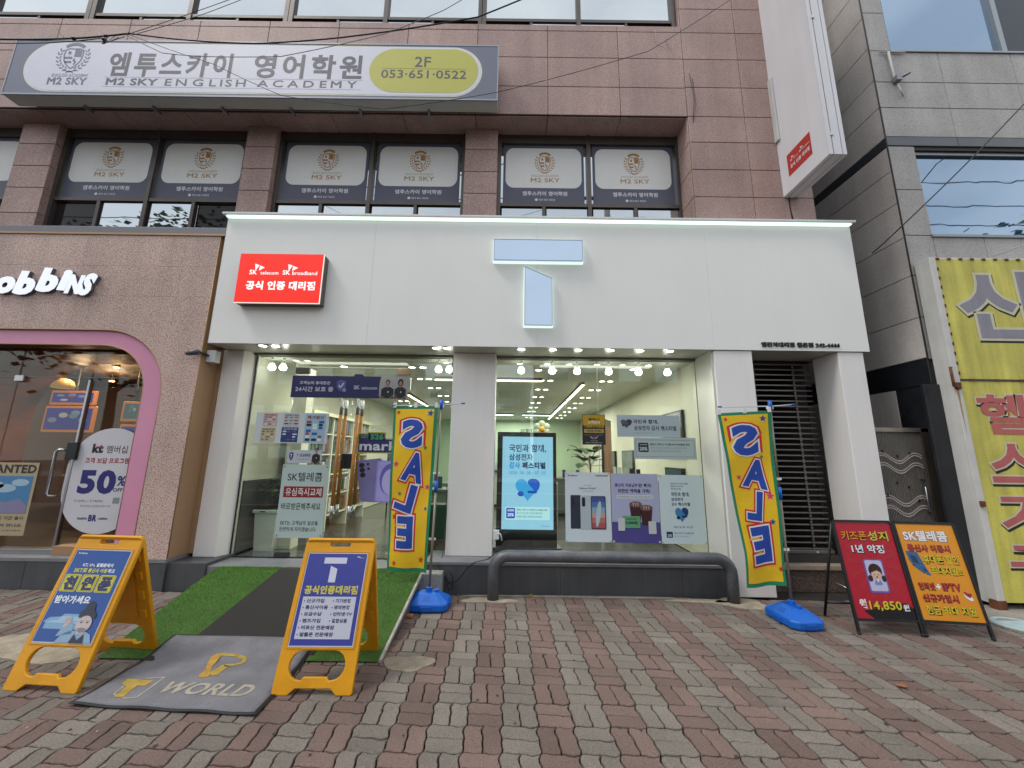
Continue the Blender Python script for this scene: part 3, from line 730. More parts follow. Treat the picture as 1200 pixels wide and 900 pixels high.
# two glass doors, each with its rails and wooden pull
for (x0, x1, hx) in ((-3.05, -2.225, -2.33), (-2.215, -1.425, -2.105)):
    d_ = gpane(x0, x1, .30, 2.69, GY - .004, Shop, 'glass_door')
    h0, h1 = (x0, x0 + .19) if x0 < -3 else (x1 - .19, x1)
    for z0, z1 in ((2.70, 2.79), (.275, .335)): box('patch_fitting', (h0, h1, GY - .02, GY + .025, z0, z1), dark_metal if x0 < -3 else mat('beige_fitting', '#a08a70', .5), d_, c=.003)
    w_m = mat('oak_pull', '#b9803f', .5, var=.15, vs=14)
    for s_ in (-1, 1):
        tube('pull_handle', [(hx, GY + .075 * s_, .93), (hx, GY + .075 * s_, 2.12)], .024, w_m, d_, 10)
        tube('handle_end', [(hx, GY + .075 * s_, .76), (hx, GY + .075 * s_, .929)], .022, steel, d_, 10)
        tube('handle_end', [(hx, GY + .075 * s_, 2.121), (hx, GY + .075 * s_, 2.34)], .022, steel, d_, 10)
    for z in (.85, 2.22, 1.5): tube('handle_fixing', [(hx, GY - .06, z), (hx, GY + .06, z)], .009, steel, d_)
    q = MB(); q.cbox(hx + (.045 if x0 < -3 else -.125), hx + (.125 if x0 < -3 else -.045), GY - .045, GY + .05, 1.40, 1.60, .008); q.build('lock', black, d_)
q = MB(); q.box(-3.05, -1.42, GY - .004, GY + .016, 2.792, 2.80); q.build('door_rail', mat('pale_rail', '#b9bda5', .4), Shop)

# fascia marks
TE = thing('lit_letter', 'large pale blue letter T made of two lit boxes on the white fascia', 'emblem', (.33, FY, 3.85))
halo = em('#e8fff4', .95, 'halo_acrylic'); face_b = mat('emblem_face', '#b0c4dc', .3, var=.14, vs=2.6, emit=.50)
for nm, pts in (('top_bar', [(-.265, 4.465), (.92, 4.465), (.92, 4.165), (-.265, 4.165)]), ('stem', [(.152, 4.07), (.51, 3.91), (.51, 3.262), (.152, 3.262)])):
    def sc_(p, k):
        cx = sum(a[0] for a in pts) / 4; cz = sum(a[1] for a in pts) / 4
        return (p[0] + (k if p[0] > cx else -k), p[1] + (k if p[1] > cz else -k))
    pp = [sc_(p, .012) for p in pts]
    q = MB(); q.prism(pp, lambda x, z: (x, FY - .055, z), lambda x, z: (x, FY - .001, z)); b_ = q.build(nm, halo, TE)
    q = MB(); q.prism(pts, lambda x, z: (x, FY - .085, z), lambda x, z: (x, FY - .056, z)); q.build('face', face_b, b_)
    q = MB()
    n_ = len(pts)
    for i in range(n_):
        (xa, za), (xb, zb_) = pts[i], pts[(i + 1) % n_]
        q.tube([(xa, FY - .086, za), (xb, FY - .086, zb_)], .004, 5)
    q.build('edge_trim', mat('emblem_trim', '#6e7390', .4), b_)
# red lit sign
RS = thing('lit_sign', 'red lit box sign with white dealer lettering at the left end of the fascia', 'sign', (-3.05, FY, 3.5))
q = MB(); q.cbox(-3.60, -2.50, FY - .125, FY - .001, 3.495, 4.18, .006); q.build('sign_box', mat('sign_return', '#5a5452', .4), RS)
S = flat(-3.60, -2.50, 3.495, 4.18, FY - .126); rp_ = sheet(S, 'sign_face', em('#f02612', .9), RS, .008)
q = MB()
for b in ((-3.604, -2.496, FY - .137, FY - .12, 3.491, 3.499), (-2.503, -2.496, FY - .137, FY - .12, 3.50, 4.18)): q.box(*b)
q.build('sign_edge', em('#fff4ea', .8), RS)
wl = em('#ffffff', .95)
def wing(x, y, w_, h_): return [poly((x, y), (x + w_ * .45, y + h_ * .22), (x + w_ * .1, y + h_)), poly((x + w_ * .5, y + h_ * .25), (x + w_, y + h_ * .55), (x + w_ * .45, y + h_))]
def dealer(S, par, l, m):
    text(S, 'SK', (.135, .335, .225, .43), l, m, par, .027); text(S, 'telecom', (.265, .36, .48, .43), l, m, par, .01)
    text(S, 'SK', (.53, .335, .62, .43), l, m, par, .027); text(S, 'broadband', (.645, .355, .94, .43), l, m, par, .01)
    draw(S, 'wing_mark', wing(.19, .21, .12, .14) + wing(.585, .21, .12, .14), l, m, par)
    text(S, '공식 인증 대리점', (.115, .56, .93, .74), l, m, par, .04)
dealer(S, rp_, .0095, wl)
S = flat(3.235, 4.25, 3.035, 3.10, FY - .001); text(S, '엘린저대리점 월촌점 242-4444', (0, 0, 1, 1), .001, mat('black_letters', '#1e1e22', .4), Shop, .02, th=.012)

# ================================================================== SHOP INTERIOR
IX0, IX1, IY0, IY1, IZ, CZ = -3.62, 2.60, 5.33, 14.6, .27, 2.95
room = MB()
q = MB(); q.box(IX0, IX1, 5.30, IY1, .10, IZ - .008); q.build('floor', floor_in, Shop)
nx_, ny_ = 5, 8
for i in range(10):
    for j in range(8 if False else 6):
        x0 = IX0 + .62 * i; y0 = 5.34 + .62 * j
        q = MB(); q.box(x0 + .002, x0 + .618, y0 + .002, y0 + .618, IZ - .008, IZ)
        q.build('floor_tile', floor_in, Shop)
box('floor_tiles_beyond', (IX0, IX1, 5.34 + 3.72, IY1, IZ - .008, IZ - .001), floor_in, Shop)
box('interior_wall', (IX0 - .06, IX0, GY + .02, IY1, .28, CZ + .04), wall_in, Shop)
box('interior_wall', (IX1, IX1 + .04, 5.425, IY1, .28, CZ + .04), wall_in, Shop)
box('interior_wall', (IX0, IX1, IY1, IY1 + .1, .28, CZ + .04), mat('back_wall', '#b5cdb4', .6), Shop)
box('ceiling', (IX0, IX1, GY + .05, IY1, CZ, CZ + .05), ceil_in, Shop)
box('interior_column', (-3.30, -3.10, 5.75, 5.95, IZ, CZ), wall_in, Shop)
box('dado', (IX0, IX0 + .02, GY + .05, 8.5, IZ, 1.22), mat('dark_dado', '#3c3d3c', .5), Shop)
# lamps
def downlight(x, y, lit=True):
    q = MB(); q.lathe([(.062, CZ - .012), (.062, CZ), (.052, CZ - .001), (.052, CZ - .012)], (x, y, 0), 14, False)
    t = q.build('downlight', white_m); n_ = 0
    props(t, None, 'ceiling light', 'round downlights in pairs across the shop ceiling')
    q = MB(); q.lathe([(.050, CZ - .006), (.050, CZ - .003), (.0005, CZ - .003)], (x, y, 0), 14)
    q.build('diffuser', lamp_s if lit else white_m, t); return t
ORD = ('nearest', 'second', 'third', 'fourth', 'fifth', 'sixth', 'seventh', 'farthest')
for r_, y in enumerate([6.79, 7.74, 8.77, 9.75, 10.73, 11.7, 12.7, 13.6]):
    for a, b, nm in ((-2.85, -2.69, 'leftmost'), (-1.66, -1.50, 'above the glass doors'), (.53, .69, 'above the digital sign'), (1.62, 1.77, 'rightmost')):
        for x, sd_ in ((a, 'left'), (b, 'right')):
            t = downlight(x, y); t['label'] = 'round downlight, %s one of the %s pair in the %s ceiling row' % (sd_, ORD[r_], nm)
for x, y, s_ in ((-2.64, 5.88, 'left of the door banner'), (-1.57, 5.87, 'above the banner portraits, left one'), (-1.40, 5.87, 'above the banner portraits, right one'), (1.88, 5.82, 'near the glass above the grey notice'), (.42, 5.95, 'near the glass behind the second bulb, left one'), (.66, 5.95, 'near the glass behind the second bulb, right one')):
    t = downlight(x, y); t['label'] = 'round recessed downlight ' + s_; t['group'] = 'round downlights close to the glass'
def tube_lamp(x0, x1, y0, y1, m, label, sup=True):
    t = thing('linear_lamp', label, 'ceiling light', ((x0 + x1) / 2, (y0 + y1) / 2, CZ - .05))
    box('housing', (x0 - .008, x1 + .008, y0 - .008, y1 + .008, CZ - .045, CZ - .001), dark_metal, t)
    box('diffuser', (x0, x1, y0, y1, CZ - .060, CZ - .046), m, t)
tube_lamp(-.26, .52, 6.60, 6.65, tube_e, 'warm linear lamp running across the ceiling left of the first hanging bulbs')
tube_lamp(1.29, 1.33, 6.95, 9.0, tube_e, 'near half of the warm linear lamp running back along the shop ceiling')
tube_lamp(1.29, 1.33, 9.15, 13.6, tube_e, 'far half of the warm linear lamp running back along the shop ceiling')
tube_lamp(-2.32, -2.28, 8.45, 10.8, tube_e, 'slanting warm linear lamp seen beside the portraits on the door banner')
tube_lamp(-1.35, -.85, 6.60, 6.65, tube_e, 'short warm linear lamp across the ceiling left of the middle pillar')
tube_lamp(-.95, .05, 12.4, 12.46, tube_c, 'cool white linear lamp far back in the shop, left of the other')
tube_lamp(.35, 1.35, 12.4, 12.46, tube_c, 'cool white linear lamp far back in the shop, right of the other')
# unseen area lights added under the ceiling to strengthen the lamps' light
for x, y, e in ((-2.3, 5.95, 14), (1.2, 5.95, 14), (-1.6, 7.2, 26), (1.1, 7.4, 26), (-1.0, 10.2, 34), (1.3, 10.6, 34), (.2, 13.3, 40)):
    ld = D.lights.new('shop_fill_light', 'AREA'); ld.shape = 'RECTANGLE'; ld.size = 1.6; ld.size_y = 1.6; ld.energy = e * 1.3; ld.color = (1, .98, .88)
    lo = D.objects.new('shop_fill_light', ld); COL.objects.link(lo); lo.location = (x, y, CZ - .07)
# clip spots hanging behind the glass head and glowing discs standing in for their soffit reflections
wire = mat('spot_yoke', '#d5d8cc', .4)
def bulb(x, label):
    y, z = 5.40, 2.815
    t = thing('hanging_bulb', label, 'lamp', (x, y, z), group='round spot bulbs hanging behind the shop glass')
    MB().lathe([(.012, CZ), (.020, CZ), (.020, CZ - .03), (.008, CZ - .035)], (x, y, 0), 10).build('socket', wire, t)
    for s_ in (-1, 1): tube('yoke', [(x + s_ * .006, y, CZ - .03), (x + s_ * .035, y, z + .045), (x + s_ * .045, y, z)], .004, wire, t, 5)
    MB().lathe([(.002, z + .055), (.02, z + .045), (.046, z + .01), (.050, z - .015), (.042, z - .038), (.02, z - .050), (.002, z - .052)], (x, y, 0), 16).build('bulb', lamp_e, t, smooth=True)
    q = MB(); q.lathe([(.055, ZB - .0035), (.055, ZB - .001), (.045, ZB - .001)], (x * 1.0, 0, 0), 14)
bl = [(-3.46, 'first bulb from the left, over the left window'), (-3.30, 'second bulb from the left, over the left window'), (-1.06, 'left bulb of the pair beside the middle pillar'), (-.905, 'right bulb of the pair beside the middle pillar'),
      (.13, 'round bulb directly right of the middle pillar'), (.575, 'second round bulb over the display window'), (.935, 'third round bulb over the display window'), (1.39, 'fourth round bulb over the display window'), (1.82, 'fifth round bulb over the display window'), (2.235, 'round bulb nearest the right pillar over the display window')]
for x, lb in bl: bulb(x, 'lit ' + lb)
for (x, lb), px_ in zip(bl, (310, 325, 511, 524, 611, 648, 678, 716, 751, 786)):
    p = at(px_, 406 + (px_ - 310) * .010, Z=ZB); t = MB().lathe([(.062, ZB - .004), (.062, ZB + .001), (.048, ZB - .001)], (p.x, 4.91, 0), 14).build('soffit_reflection', white_m)
    props(t, 'glowing disc for the soffit reflection of the ' + lb.replace('round ', ''), 'reflection', 'painted bulb reflections in the canopy soffit')
    MB().lathe([(.046, ZB - .005), (.046, ZB - .0035), (.0005, ZB - .0035)], (p.x, 4.91, 0), 14).build('diffuser', lamp_s, t)  # bright disc added as the bulb's reflection, no lamp of its own
# digital signage behind the display glass
ds = thing('digital_sign', 'upright black digital sign showing a blue heart advertisement behind the display glass', 'screen', (.21, 5.45, .36))
box('casing', (-.19, .63, 5.42, 5.50, .40, 1.93), black, ds, c=.01)
box('base', (-.25, .69, 5.39, 5.62, .351, .405), black, ds, c=.008)
S = flat(-.118, .582, .632, 1.865, 5.419); sc = emitp(S, 'screen', [grid(0, 0, 1, 1, 1, 1)], 0, em('#98d3f4', .92), ds, th=.002)
nv, bl_, cy_ = em('#16306e', .5), em('#1d62e0', .7), em('#2f9be8', .9)
text(S, '국민과 함께,', (.13, .085, .86, .175), .004, nv, sc, .03); text(S, '삼성전자', (.13, .19, .60, .265), .004, nv, sc, .03)
text(S, '감사', (.13, .28, .35, .355), .004, cy_, sc, .035); text(S, '페스티벌', (.39, .28, .85, .355), .004, nv, sc, .035)
text(S, '2026. 06. 08 - 07. 05', (.13, .38, .85, .415), .004, cy_, sc, .01)
def heart(S, b, l, m1, m2, m3, par):
    P1 = []; n = 30
    for k in range(n):
        t = 2 * PI * k / n; x = 16 * math.sin(t) ** 3; y = 13 * math.cos(t) - 5 * math.cos(2 * t) - 2 * math.cos(3 * t) - math.cos(4 * t)
        P1.append((b[0] + (b[2] - b[0]) * (x + 16) / 32, b[1] + (b[3] - b[1]) * (12.5 - y) / 29.5))
    draw(S, 'heart', [poly(*P1)], l, m1, par)
    def X(x, y): return (b[0] + (b[2] - b[0]) * x, b[1] + (b[3] - b[1]) * y)
    draw(S, 'heart_fold', [poly(X(.5, .12), X(.58, .03), X(.7, 0), X(.85, .02), X(.96, .1), X(1, .25), X(.97, .42), X(.85, .60), X(.62, .34), X(.52, .22))], l + .0015, m2, par)
    draw(S, 'heart_hand', [ell(*X(.22, .66), (b[2] - b[0]) * .13, (b[3] - b[1]) * .11, 14), rr(*X(.50, .52), *X(.88, .64), (b[2] - b[0]) * .05, (b[3] - b[1]) * .05)], l + .003, m3, par)
heart(S, (.26, .46, .74, .71), .004, em('#3aa9ee', .9), em('#1b62d8', .8), em('#1552c0', .8), sc)
draw(S, 'info_box', [rr(.07, .765, .93, .90, .02, .012)], .004, em('#b9ecf6', .95), sc); draw(S, 'badge', [rr(.09, .775, .26, .885, .02, .012)], .0055, bl_, sc)
text(S, '최대혜택', (.115, .79, .235, .815), .007, em('#ffffff', .9), sc, .02); text(S, '20%', (.115, .83, .235, .865), .007, em('#ffffff', .9), sc, .03)
for k, s_ in enumerate(('갤럭시 구매 시 디지털 온누리상품권 증정', '행사 기간 내 구매 고객 대상 혜택 안내', '자세한 내용은 매장에 문의하세요')):
    text(S, s_, (.29, .783 + .036 * k, .88 - .1 * (k > 0), .805 + .036 * k), .0055, nv if k == 0 else em('#5a86b8', .6), sc, .01)
text(S, 'SK telecom', (.77, .955, .93, .968), .004, em('#5a86b8', .6), sc, 0)
# posters in the display window
def glass_sheet(name, label, cat, x0, x1, z0, z1, m, y=GY - .0035, group=None):
    S = flat(x0, x1, z0, z1, y); t = sheet(S, name, m, None, .002); props(t, label, cat, group)
    return S, t
G_P = 'paper posters taped inside the display window'
S, p1 = glass_sheet('poster', 'pale poster of three phones taped in the display window beside the digital sign', 'poster', .729, 1.335, .507, 1.395, pr('#d6e0e6'), group=G_P)
dk, gy_ = pr('#2b2e36'), pr('#8a929b')
text(S, 'SK telecom', (.06, .035, .27, .06), .003, dk, p1, .02); text(S, 'SAMSUNG', (.68, .035, .95, .06), .003, dk, p1, .03)
text(S, '새로운 갤럭시의', (.42, .185, .6, .2), .003, gy_, p1, 0); text(S, 'Galaxy Wide9', (.31, .22, .68, .255), .003, dk, p1, .01); text(S, '더 넓고 선명하게 즐기세요', (.38, .268, .62, .285), .003, gy_, p1, 0)
draw(S, 'phone_picture', [rr(.115, .335, .345, .815, .02, .015)], .003, pr('#333a48'), p1)
draw(S, 'phone_picture', [rr(.33, .34, .58, .82, .02, .015)], .0045, pr('#b7c3c9'), p1)
draw(S, 'phone_picture', [rr(.56, .345, .885, .82, .03, .02)], .006, pr('#3a3f52'), p1)
for k, c_ in enumerate(('#4f5fa6', '#5f7fb8', '#8fb4c6', '#c9a9a0', '#cf7d74', '#c45f66')):
    draw(S, 'phone_screen', [rect(.58, .36 + .074 * k, .865, .36 + .074 * (k + 1))], .0075, pr(c_), p1)
draw(S, 'wave', [ell(.72, .60, .05, .19, 18, rot=12)], .009, pr('#b9cfd6'), p1)
draw(S, 'lens', [rr(.365, .365, .435, .50, .033, .022)] + [ell(.17, .40, .028, .02, 12), ell(.17, .46, .028, .02, 12)], .0075, pr('#22262e'), p1)
S, p2 = glass_sheet('poster', 'lilac and violet poster with two cups of drink in the display window', 'poster', 1.345, 1.978, .505, 1.385, pr('#b5b9d8'), group=G_P)
draw(S, 'violet_band', [rect(0, .705, 1, 1)], .003, pr('#5a529c'), p2)
text(S, '통신비 자동납부', (.08, .145, .56, .20), .003, pr('#5b3f96'), p2, .03); text(S, '만 해도', (.58, .145, .86, .20), .003, dk, p2, .03); text(S, '피한만 혜택을 가득!', (.14, .225, .82, .285), .003, dk, p2, .03)
draw(S, 'capsule', [rr(.1, .315, .88, .37, .03, .025)], .003, pr('#cfd6d8'), p2); text(S, '카드혜택 할인 최대 월 1만원 적립 안내', (.13, .33, .85, .355), .0045, gy_, p2, 0)
cup, cup2 = pr('#4a2a2c'), pr('#7d5a58')
for cx, cy in ((.50, .47), (.72, .52)):
    draw(S, 'cup', [poly((cx - .13, cy - .02), (cx + .13, cy - .02), (cx + .09, cy + .23), (cx - .09, cy + .23))], .0045, cup, p2)
    draw(S, 'cup_rim', [ell(cx, cy - .02, .135, .045, 16)], .0055, cup2, p2)
    draw(S, 'ice', [ell(cx - .05 + .05 * (k % 3), cy - .035 + .02 * (k // 3), .022, .012, 8, rot=20 * k) for k in range(6)], .0065, pr('#c0a8a2'), p2)
draw(S, 'green_note', [rect(.22, .62, .58, .79)], .0075, pr('#6cb283'), p2); text(S, '월 최대 혜택', (.30, .65, .50, .675), .009, dk, p2, .01); text(S, '5,000원', (.28, .69, .52, .74), .009, dk, p2, .02)
draw(S, 'code_card', [rr(.12, .65, .26, .83, .015, .01), rr(.75, .69, .91, .87, .015, .01)], .009, pr('#c9cccb'), p2)
S, p3 = glass_sheet('poster', 'pale blue heart poster in the display window next to the right pillar', 'poster', 1.988, 2.575, .50, 1.375, pr('#d2e2e6'), group=G_P)
text(S, '삼성전자 감사 페스티벌을', (.26, .115, .66, .14), .003, pr('#55606c'), p3, .01); text(S, '매장에서 확인하고', (.26, .155, .56, .18), .003, pr('#55606c'), p3, .01); text(S, '혜택 받아가세요', (.26, .195, .50, .22), .003, pr('#55606c'), p3, .01)
pn_ = pr('#27365e')
text(S, '국민과 함께,', (.26, .255, .68, .32), .003, pn_, p3, .03); text(S, '삼성전자', (.26, .335, .53, .385), .003, pn_, p3, .03); text(S, '감사', (.26, .405, .38, .455), .003, pr('#3b6fb4'), p3, .03); text(S, '페스티벌', (.41, .405, .68, .455), .003, pn_, p3, .03)
heart(S, (.33, .48, .63, .70), .003, pr('#4a93cc'), pr('#23467f'), pr('#1c3565'), p3)
text(S, '2026. 06. 08 - 07. 05', (.28, .745, .70, .775), .003, pr('#5a86b8'), p3, .01)
draw(S, 'badge', [rr(.11, .83, .25, .915, .015, .01)], .003, pr('#2a3470'), p3); text(S, '20%', (.135, .865, .225, .90), .0045, pr('#dfe6ee'), p3, .03)
text(S, '갤럭시 구매 시 온누리상품권 증정', (.29, .835, .72, .86), .003, pr('#2f5f9e'), p3, .01); text(S, '행사 기간 내 구매 고객 대상', (.29, .885, .6, .905), .003, gy_, p3, 0)
for par, xs_, zz_ in ((p1, (.74, 1.32), (.52, 1.38)), (p2, (1.36, 1.96), (.52, 1.37)), (p3, (2.0, 2.56), (.515, 1.36))):
    for x in xs_:
        for z in zz_: box('tape', (x - .014, x + .014, GY - .0068, GY - .0058, z - .012, z + .012), mat('tape', '#aeb6b6', .3), par)
# notices on the display glass
S, n1 = glass_sheet('notice', 'grey glass notice with a dark heart above the display posters', 'notice', 1.455, 2.318, 1.878, 2.178, prg('#bccad2'))
heart(S, (.06, .20, .24, .62), .003, pr('#5a6167'), pr('#3d4248'), pr('#3d4248'), n1)
text(S, '국민과 함께,', (.26, .20, .66, .40), .003, dk, n1, .03); text(S, '삼성전자 감사 페스티벌', (.27, .48, .945, .70), .003, pr('#4a5058'), n1, .025); text(S, '2026. 06. 08 - 07. 05', (.28, .79, .55, .84), .003, gy_, n1, 0)
S, n2 = glass_sheet('notice', 'lower grey glass notice with a dark 20% badge above the heart poster', 'notice', 1.675, 2.525, 1.582, 1.874, prg('#bccaca'))
draw(S, 'border', band([(.03, .12), (.97, .12), (.97, .88), (.03, .88)], (.008, .02), True), .003, pr('#8d9a9c'), n2)
draw(S, 'badge', [rr(.07, .25, .235, .68, .02, .06)], .003, pr('#2e3238'), n2); text(S, '최대혜택', (.095, .31, .21, .38), .0045, pr('#c6ccd0'), n2, .01); text(S, '20%', (.09, .45, .215, .61), .0045, pr('#d6dcdf'), n2, .03)
text(S, '갤럭시 구매 시 디지털 온누리상품권 증정', (.26, .27, .90, .37), .003, pr('#4c545b'), n2, .02); text(S, '행사 기간 내 구매하신 고객 대상 혜택', (.27, .45, .84, .52), .003, gy_, n2, .0); text(S, '자세한 내용은 매장에 문의하세요', (.27, .60, .75, .66), .003, gy_, n2, .0)
S, n3 = glass_sheet('poster', 'yellow over black poster hanging between digital sign and grey notice', 'poster', .975, 1.292, 1.765, 2.178, pr('#2b2a2c'))
draw(S, 'yellow_field', [rect(.02, .015, .98, .36)], .003, pr('#d3a92a'), n3)
text(S, '갤럭시', (.26, .12, .76, .20), .0045, pr('#3a2a10'), n3, .03); text(S, '고객감사', (.24, .21, .78, .315), .0045, pr('#e8e2cc'), n3, .05)
text(S, '기변특가지원금', (.08, .345, .94, .445), .0045, pr('#d3a92a'), n3, .05)
draw(S, 'yellow_strip', [rect(.08, .485, .93, .61)], .003, pr('#d3b45a'), n3); text(S, '가족결합 최대할인', (.15, .51, .85, .585), .0045, dk, n3, .03)
text(S, '번호이동 신규가입 모두 지원해드려요', (.1, .665, .9, .70), .003, gy_, n3, .01)
draw(S, 'wings', [ell(.40, .77, .09, .035, 10, rot=30), ell(.60, .77, .09, .035, 10, rot=-30)], .003, pr('#b08a82'), n3); draw(S, 'heart_dot', [ell(.5, .765, .06, .03, 10)], .0045, pr('#5a74b4'), n3)
text(S, '지금 바로 상담', (.35, .86, .66, .89), .003, pr('#c8c8c8'), n3, .01); text(S, '매장 방문 고객님께 혜택을 드립니다', (.14, .92, .86, .955), .003, pr('#c8c8c8'), n3, .01)

# doors: banner, posters, stickers
S, bn = glass_sheet('door_banner', 'dark blue banner with a shield, portraits and white lettering across the glass doors', 'banner', -3.085, -1.455, 2.362, 2.672, pr('#2f3166'), y=GY - .009)
lw = pr('#c9cbe0')
text(S, '고객님의 휴대폰은', (.065, .25, .33, .40), .003, lw, bn, .02); text(S, '24시간 보호 중', (.035, .50, .36, .73), .003, lw, bn, .03)
draw(S, 'shield', [poly((.385, .24), (.425, .17), (.465, .24), (.463, .50), (.45, .62), (.425, .72), (.40, .62), (.387, .50))], .003, pr('#5a62a0'), bn)
draw(S, 'tick', band([(.405, .42), (.42, .54), (.445, .32)], (.012, .06)), .0045, lw, bn); draw(S, 'dot', [ell(.455, .64, .017, .09, 14)], .006, pr('#8f96c8'), bn)
text(S, 'SK', (.535, .42, .585, .60), .003, lw, bn, .027); text(S, 'telecom', (.60, .46, .735, .60), .003, lw, bn, .012)
draw(S, 'grey_field', [([( .765, 0), (1, 0), (1, 1), (.765, 1), (.755, .75), (.752, .5), (.755, .25)], [(0, 1, 2, 3, 4, 5, 6)])], .003, pr('#a5a5aa'), bn)
def figure(S, cx, y0, y1, w_, par, l, longhair=False):
    H = y1 - y0
    draw(S, 'portrait', [poly((cx - w_ * .5, y1), (cx - w_ * .48, y0 + .52 * H), (cx - w_ * .2, y0 + .40 * H), (cx + w_ * .2, y0 + .40 * H), (cx + w_ * .48, y0 + .52 * H), (cx + w_ * .5, y1))], l, pr('#26282c'), par)
    draw(S, 'hair', [ell(cx, y0 + .17 * H, w_ * (.24 if longhair else .18), H * (.20 if longhair else .15), 14)], l, pr('#2a211d'), par)
    draw(S, 'face', [ell(cx, y0 + .22 * H, w_ * .13, H * .14, 14), rect(cx - w_ * .06, y0 + .3 * H, cx + w_ * .06, y0 + .42 * H)], l + .0012, pr('#b58d78'), par)
    draw(S, 'arm', [ell(cx - w_ * .42, y0 + .9 * H, w_ * .06, H * .12, 10, rot=-20), ell(cx + w_ * .42, y0 + .9 * H, w_ * .06, H * .12, 10, rot=20)], l + .0012, pr('#b58d78'), par)
    draw(S, 'badge', [ell(cx + w_ * .05, y0 + .66 * H, w_ * .05, H * .05, 8)], l + .0012, pr('#c8c8cc'), par)
figure(S, .825, .12, 1, .11, bn, .0045); figure(S, .935, .12, 1, .10, bn, .0045, True)
draw(S, 'tab', [poly((.525, 0), (.535, -.10), (.60, -.10), (.615, 0))], .0, pr('#2f3166'), bn)
G_D = 'small posters in the clear sleeve on the left glass'
S, sl = glass_sheet('poster_sleeve', 'three small flyers side by side in a clear sleeve on the left glass', 'flyer board', -3.52, -2.52, 1.73, 2.145, prg('#d6dde0'), y=GY - .009)
def busy(x0, y0, x1, y1, bg, cs, seed, title, tcol, rows=6, l=.003):
    r = random.Random(seed)
    f = emitp(S, 'flyer', [rect(x0, y0, x1, y1)], l, pr(bg), sl)
    groups = {}
    for k in range(rows):
        for j in range(3):
            a = x0 + (x1 - x0) * (.08 + .3 * j); b = y0 + (y1 - y0) * (.24 + .72 * k / rows); c_ = r.choice(cs)
            if r.random() < .75: groups.setdefault(c_, []).append(rr(a, b, a + (x1 - x0) * r.uniform(.14, .26), b + (y1 - y0) * .09, .006, .012, 2))
    for c_, pl in groups.items(): emitp(S, 'flyer_print', pl, l + .0014, pr(c_), f)
    emitp(S, 'lettering', [tpoly(title, (x0 + (x1 - x0) * .1, y0 + (y1 - y0) * .06, x0 + (x1 - x0) * .9, y0 + (y1 - y0) * .18), .03)], l + .0014, pr(tcol), f)
busy(.10, .03, .295, .46, '#d3bdb6', ('#c0505e', '#6d8fb4', '#d99a5a', '#e6e0d8'), 1, '특가할인', '#b03040', 4)
busy(.09, .50, .29, .97, '#cfc4a4', ('#5f7d4a', '#c8793a', '#8f4a3a', '#e2d9c2'), 2, '프로모션', '#3f5a34', 4)
busy(.38, .03, .60, .46, '#c2c4c6', ('#3a3d42', '#b03a44', '#8d9094'), 3, '한정특가 모집', '#3a3d42', 3)
busy(.37, .48, .60, .97, '#2f4f8e', ('#e0e4ea', '#c8583a', '#5f93bf'), 4, '신규가입', '#c8d6ee', 4)
busy(.68, .03, .965, .97, '#a9cfe4', ('#2d3442', '#3a6fc0', '#c9505a', '#e6eef4'), 5, '특가할인', '#b0404a', 7)
S, st = glass_sheet('sticker', 'white strip sticker with a blue shield and a man in a dark shirt, left glass', 'sticker', -3.03, -2.565, 1.465, 1.640, prg('#c2c8cf'), y=GY - .009)
draw(S, 'shield', [poly((.05, .25), (.115, .15), (.18, .25), (.17, .6), (.115, .82), (.06, .6))], .003, pr('#33408e'), st); text(S, 'T', (.09, .3, .14, .62), .0045, pr('#dfe2f0'), st, .05)
text(S, 'T 안심매장', (.27, .27, .68, .52), .003, pr('#4a4f96'), st, .03); text(S, '고객님의 정보를 보호합니다', (.27, .64, .68, .76), .003, gy_, st, 0)
figure(S, .84, -.22, 1.0, .24, st, .0035)
S, bs_ = glass_sheet('notice_board', 'large white notice with a red bar about instant SIM exchange on the left glass', 'notice', -3.07, -2.45, .51, 1.448, prg('#bccfcb'), y=GY - .010)
text(S, 'SK텔레콤', (.13, .11, .875, .235), .003, pr('#2c2a2c'), bs_, .015); draw(S, 'red_bar', [rect(.075, .305, .925, .455)], .003, pr('#a02a34'), bs_)
text(S, '유심즉시교체', (.12, .325, .89, .435), .0045, pr('#dfe3e0'), bs_, .01); text(S, '바로방문해주세요', (.06, .53, .90, .625), .003, pr('#2c2a2c'), bs_, .01)
text(S, 'SKT는 고객님의 일상을', (.08, .77, .88, .83), .003, pr('#2c2a2c'), bs_, .005); text(S, '안전하게 지키겠습니다.', (.08, .855, .86, .915), .003, pr('#2c2a2c'), bs_, .005)
for x in (.04, .96):
    for y in (.03, .97): draw(S, 'stud', [ell(x, y, .022, .015, 10)], .003, gy_, bs_)
# S26 market sticker and picture of the violet phones on the right leaf
S = flat(-2.11, -1.45, 1.60, 1.99, GY - .009)
mk = draw(S, 'window_sticker', [rr(.0, .28, .30, .52, .04, .05), rr(.22, .24, .60, .56, .05, .05), rr(.02, .46, 1.0, .98, .06, .08)], 0, prg('#c8c84a'), None, .001); props(mk, 'S26 market sticker in violet and green on the right glass door', 'sticker')
draw(S, 'violet_backing', [rr(.04, .32, .28, .50, .03, .04), rr(.25, .28, .575, .53, .04, .04), rr(.045, .50, .975, .94, .05, .07)], .0022, pr('#3b3574'), mk)
text(S, 'GET', (.08, .34, .25, .46), .0036, pr('#6ea65a'), mk, .03); text(S, 'S26', (.28, .30, .55, .51), .0036, pr('#4fae6a'), mk, .04, shear=-.0); text(S, 'market', (.07, .56, 1.16, .88), .0036, pr('#d5d8e4'), mk, .03)
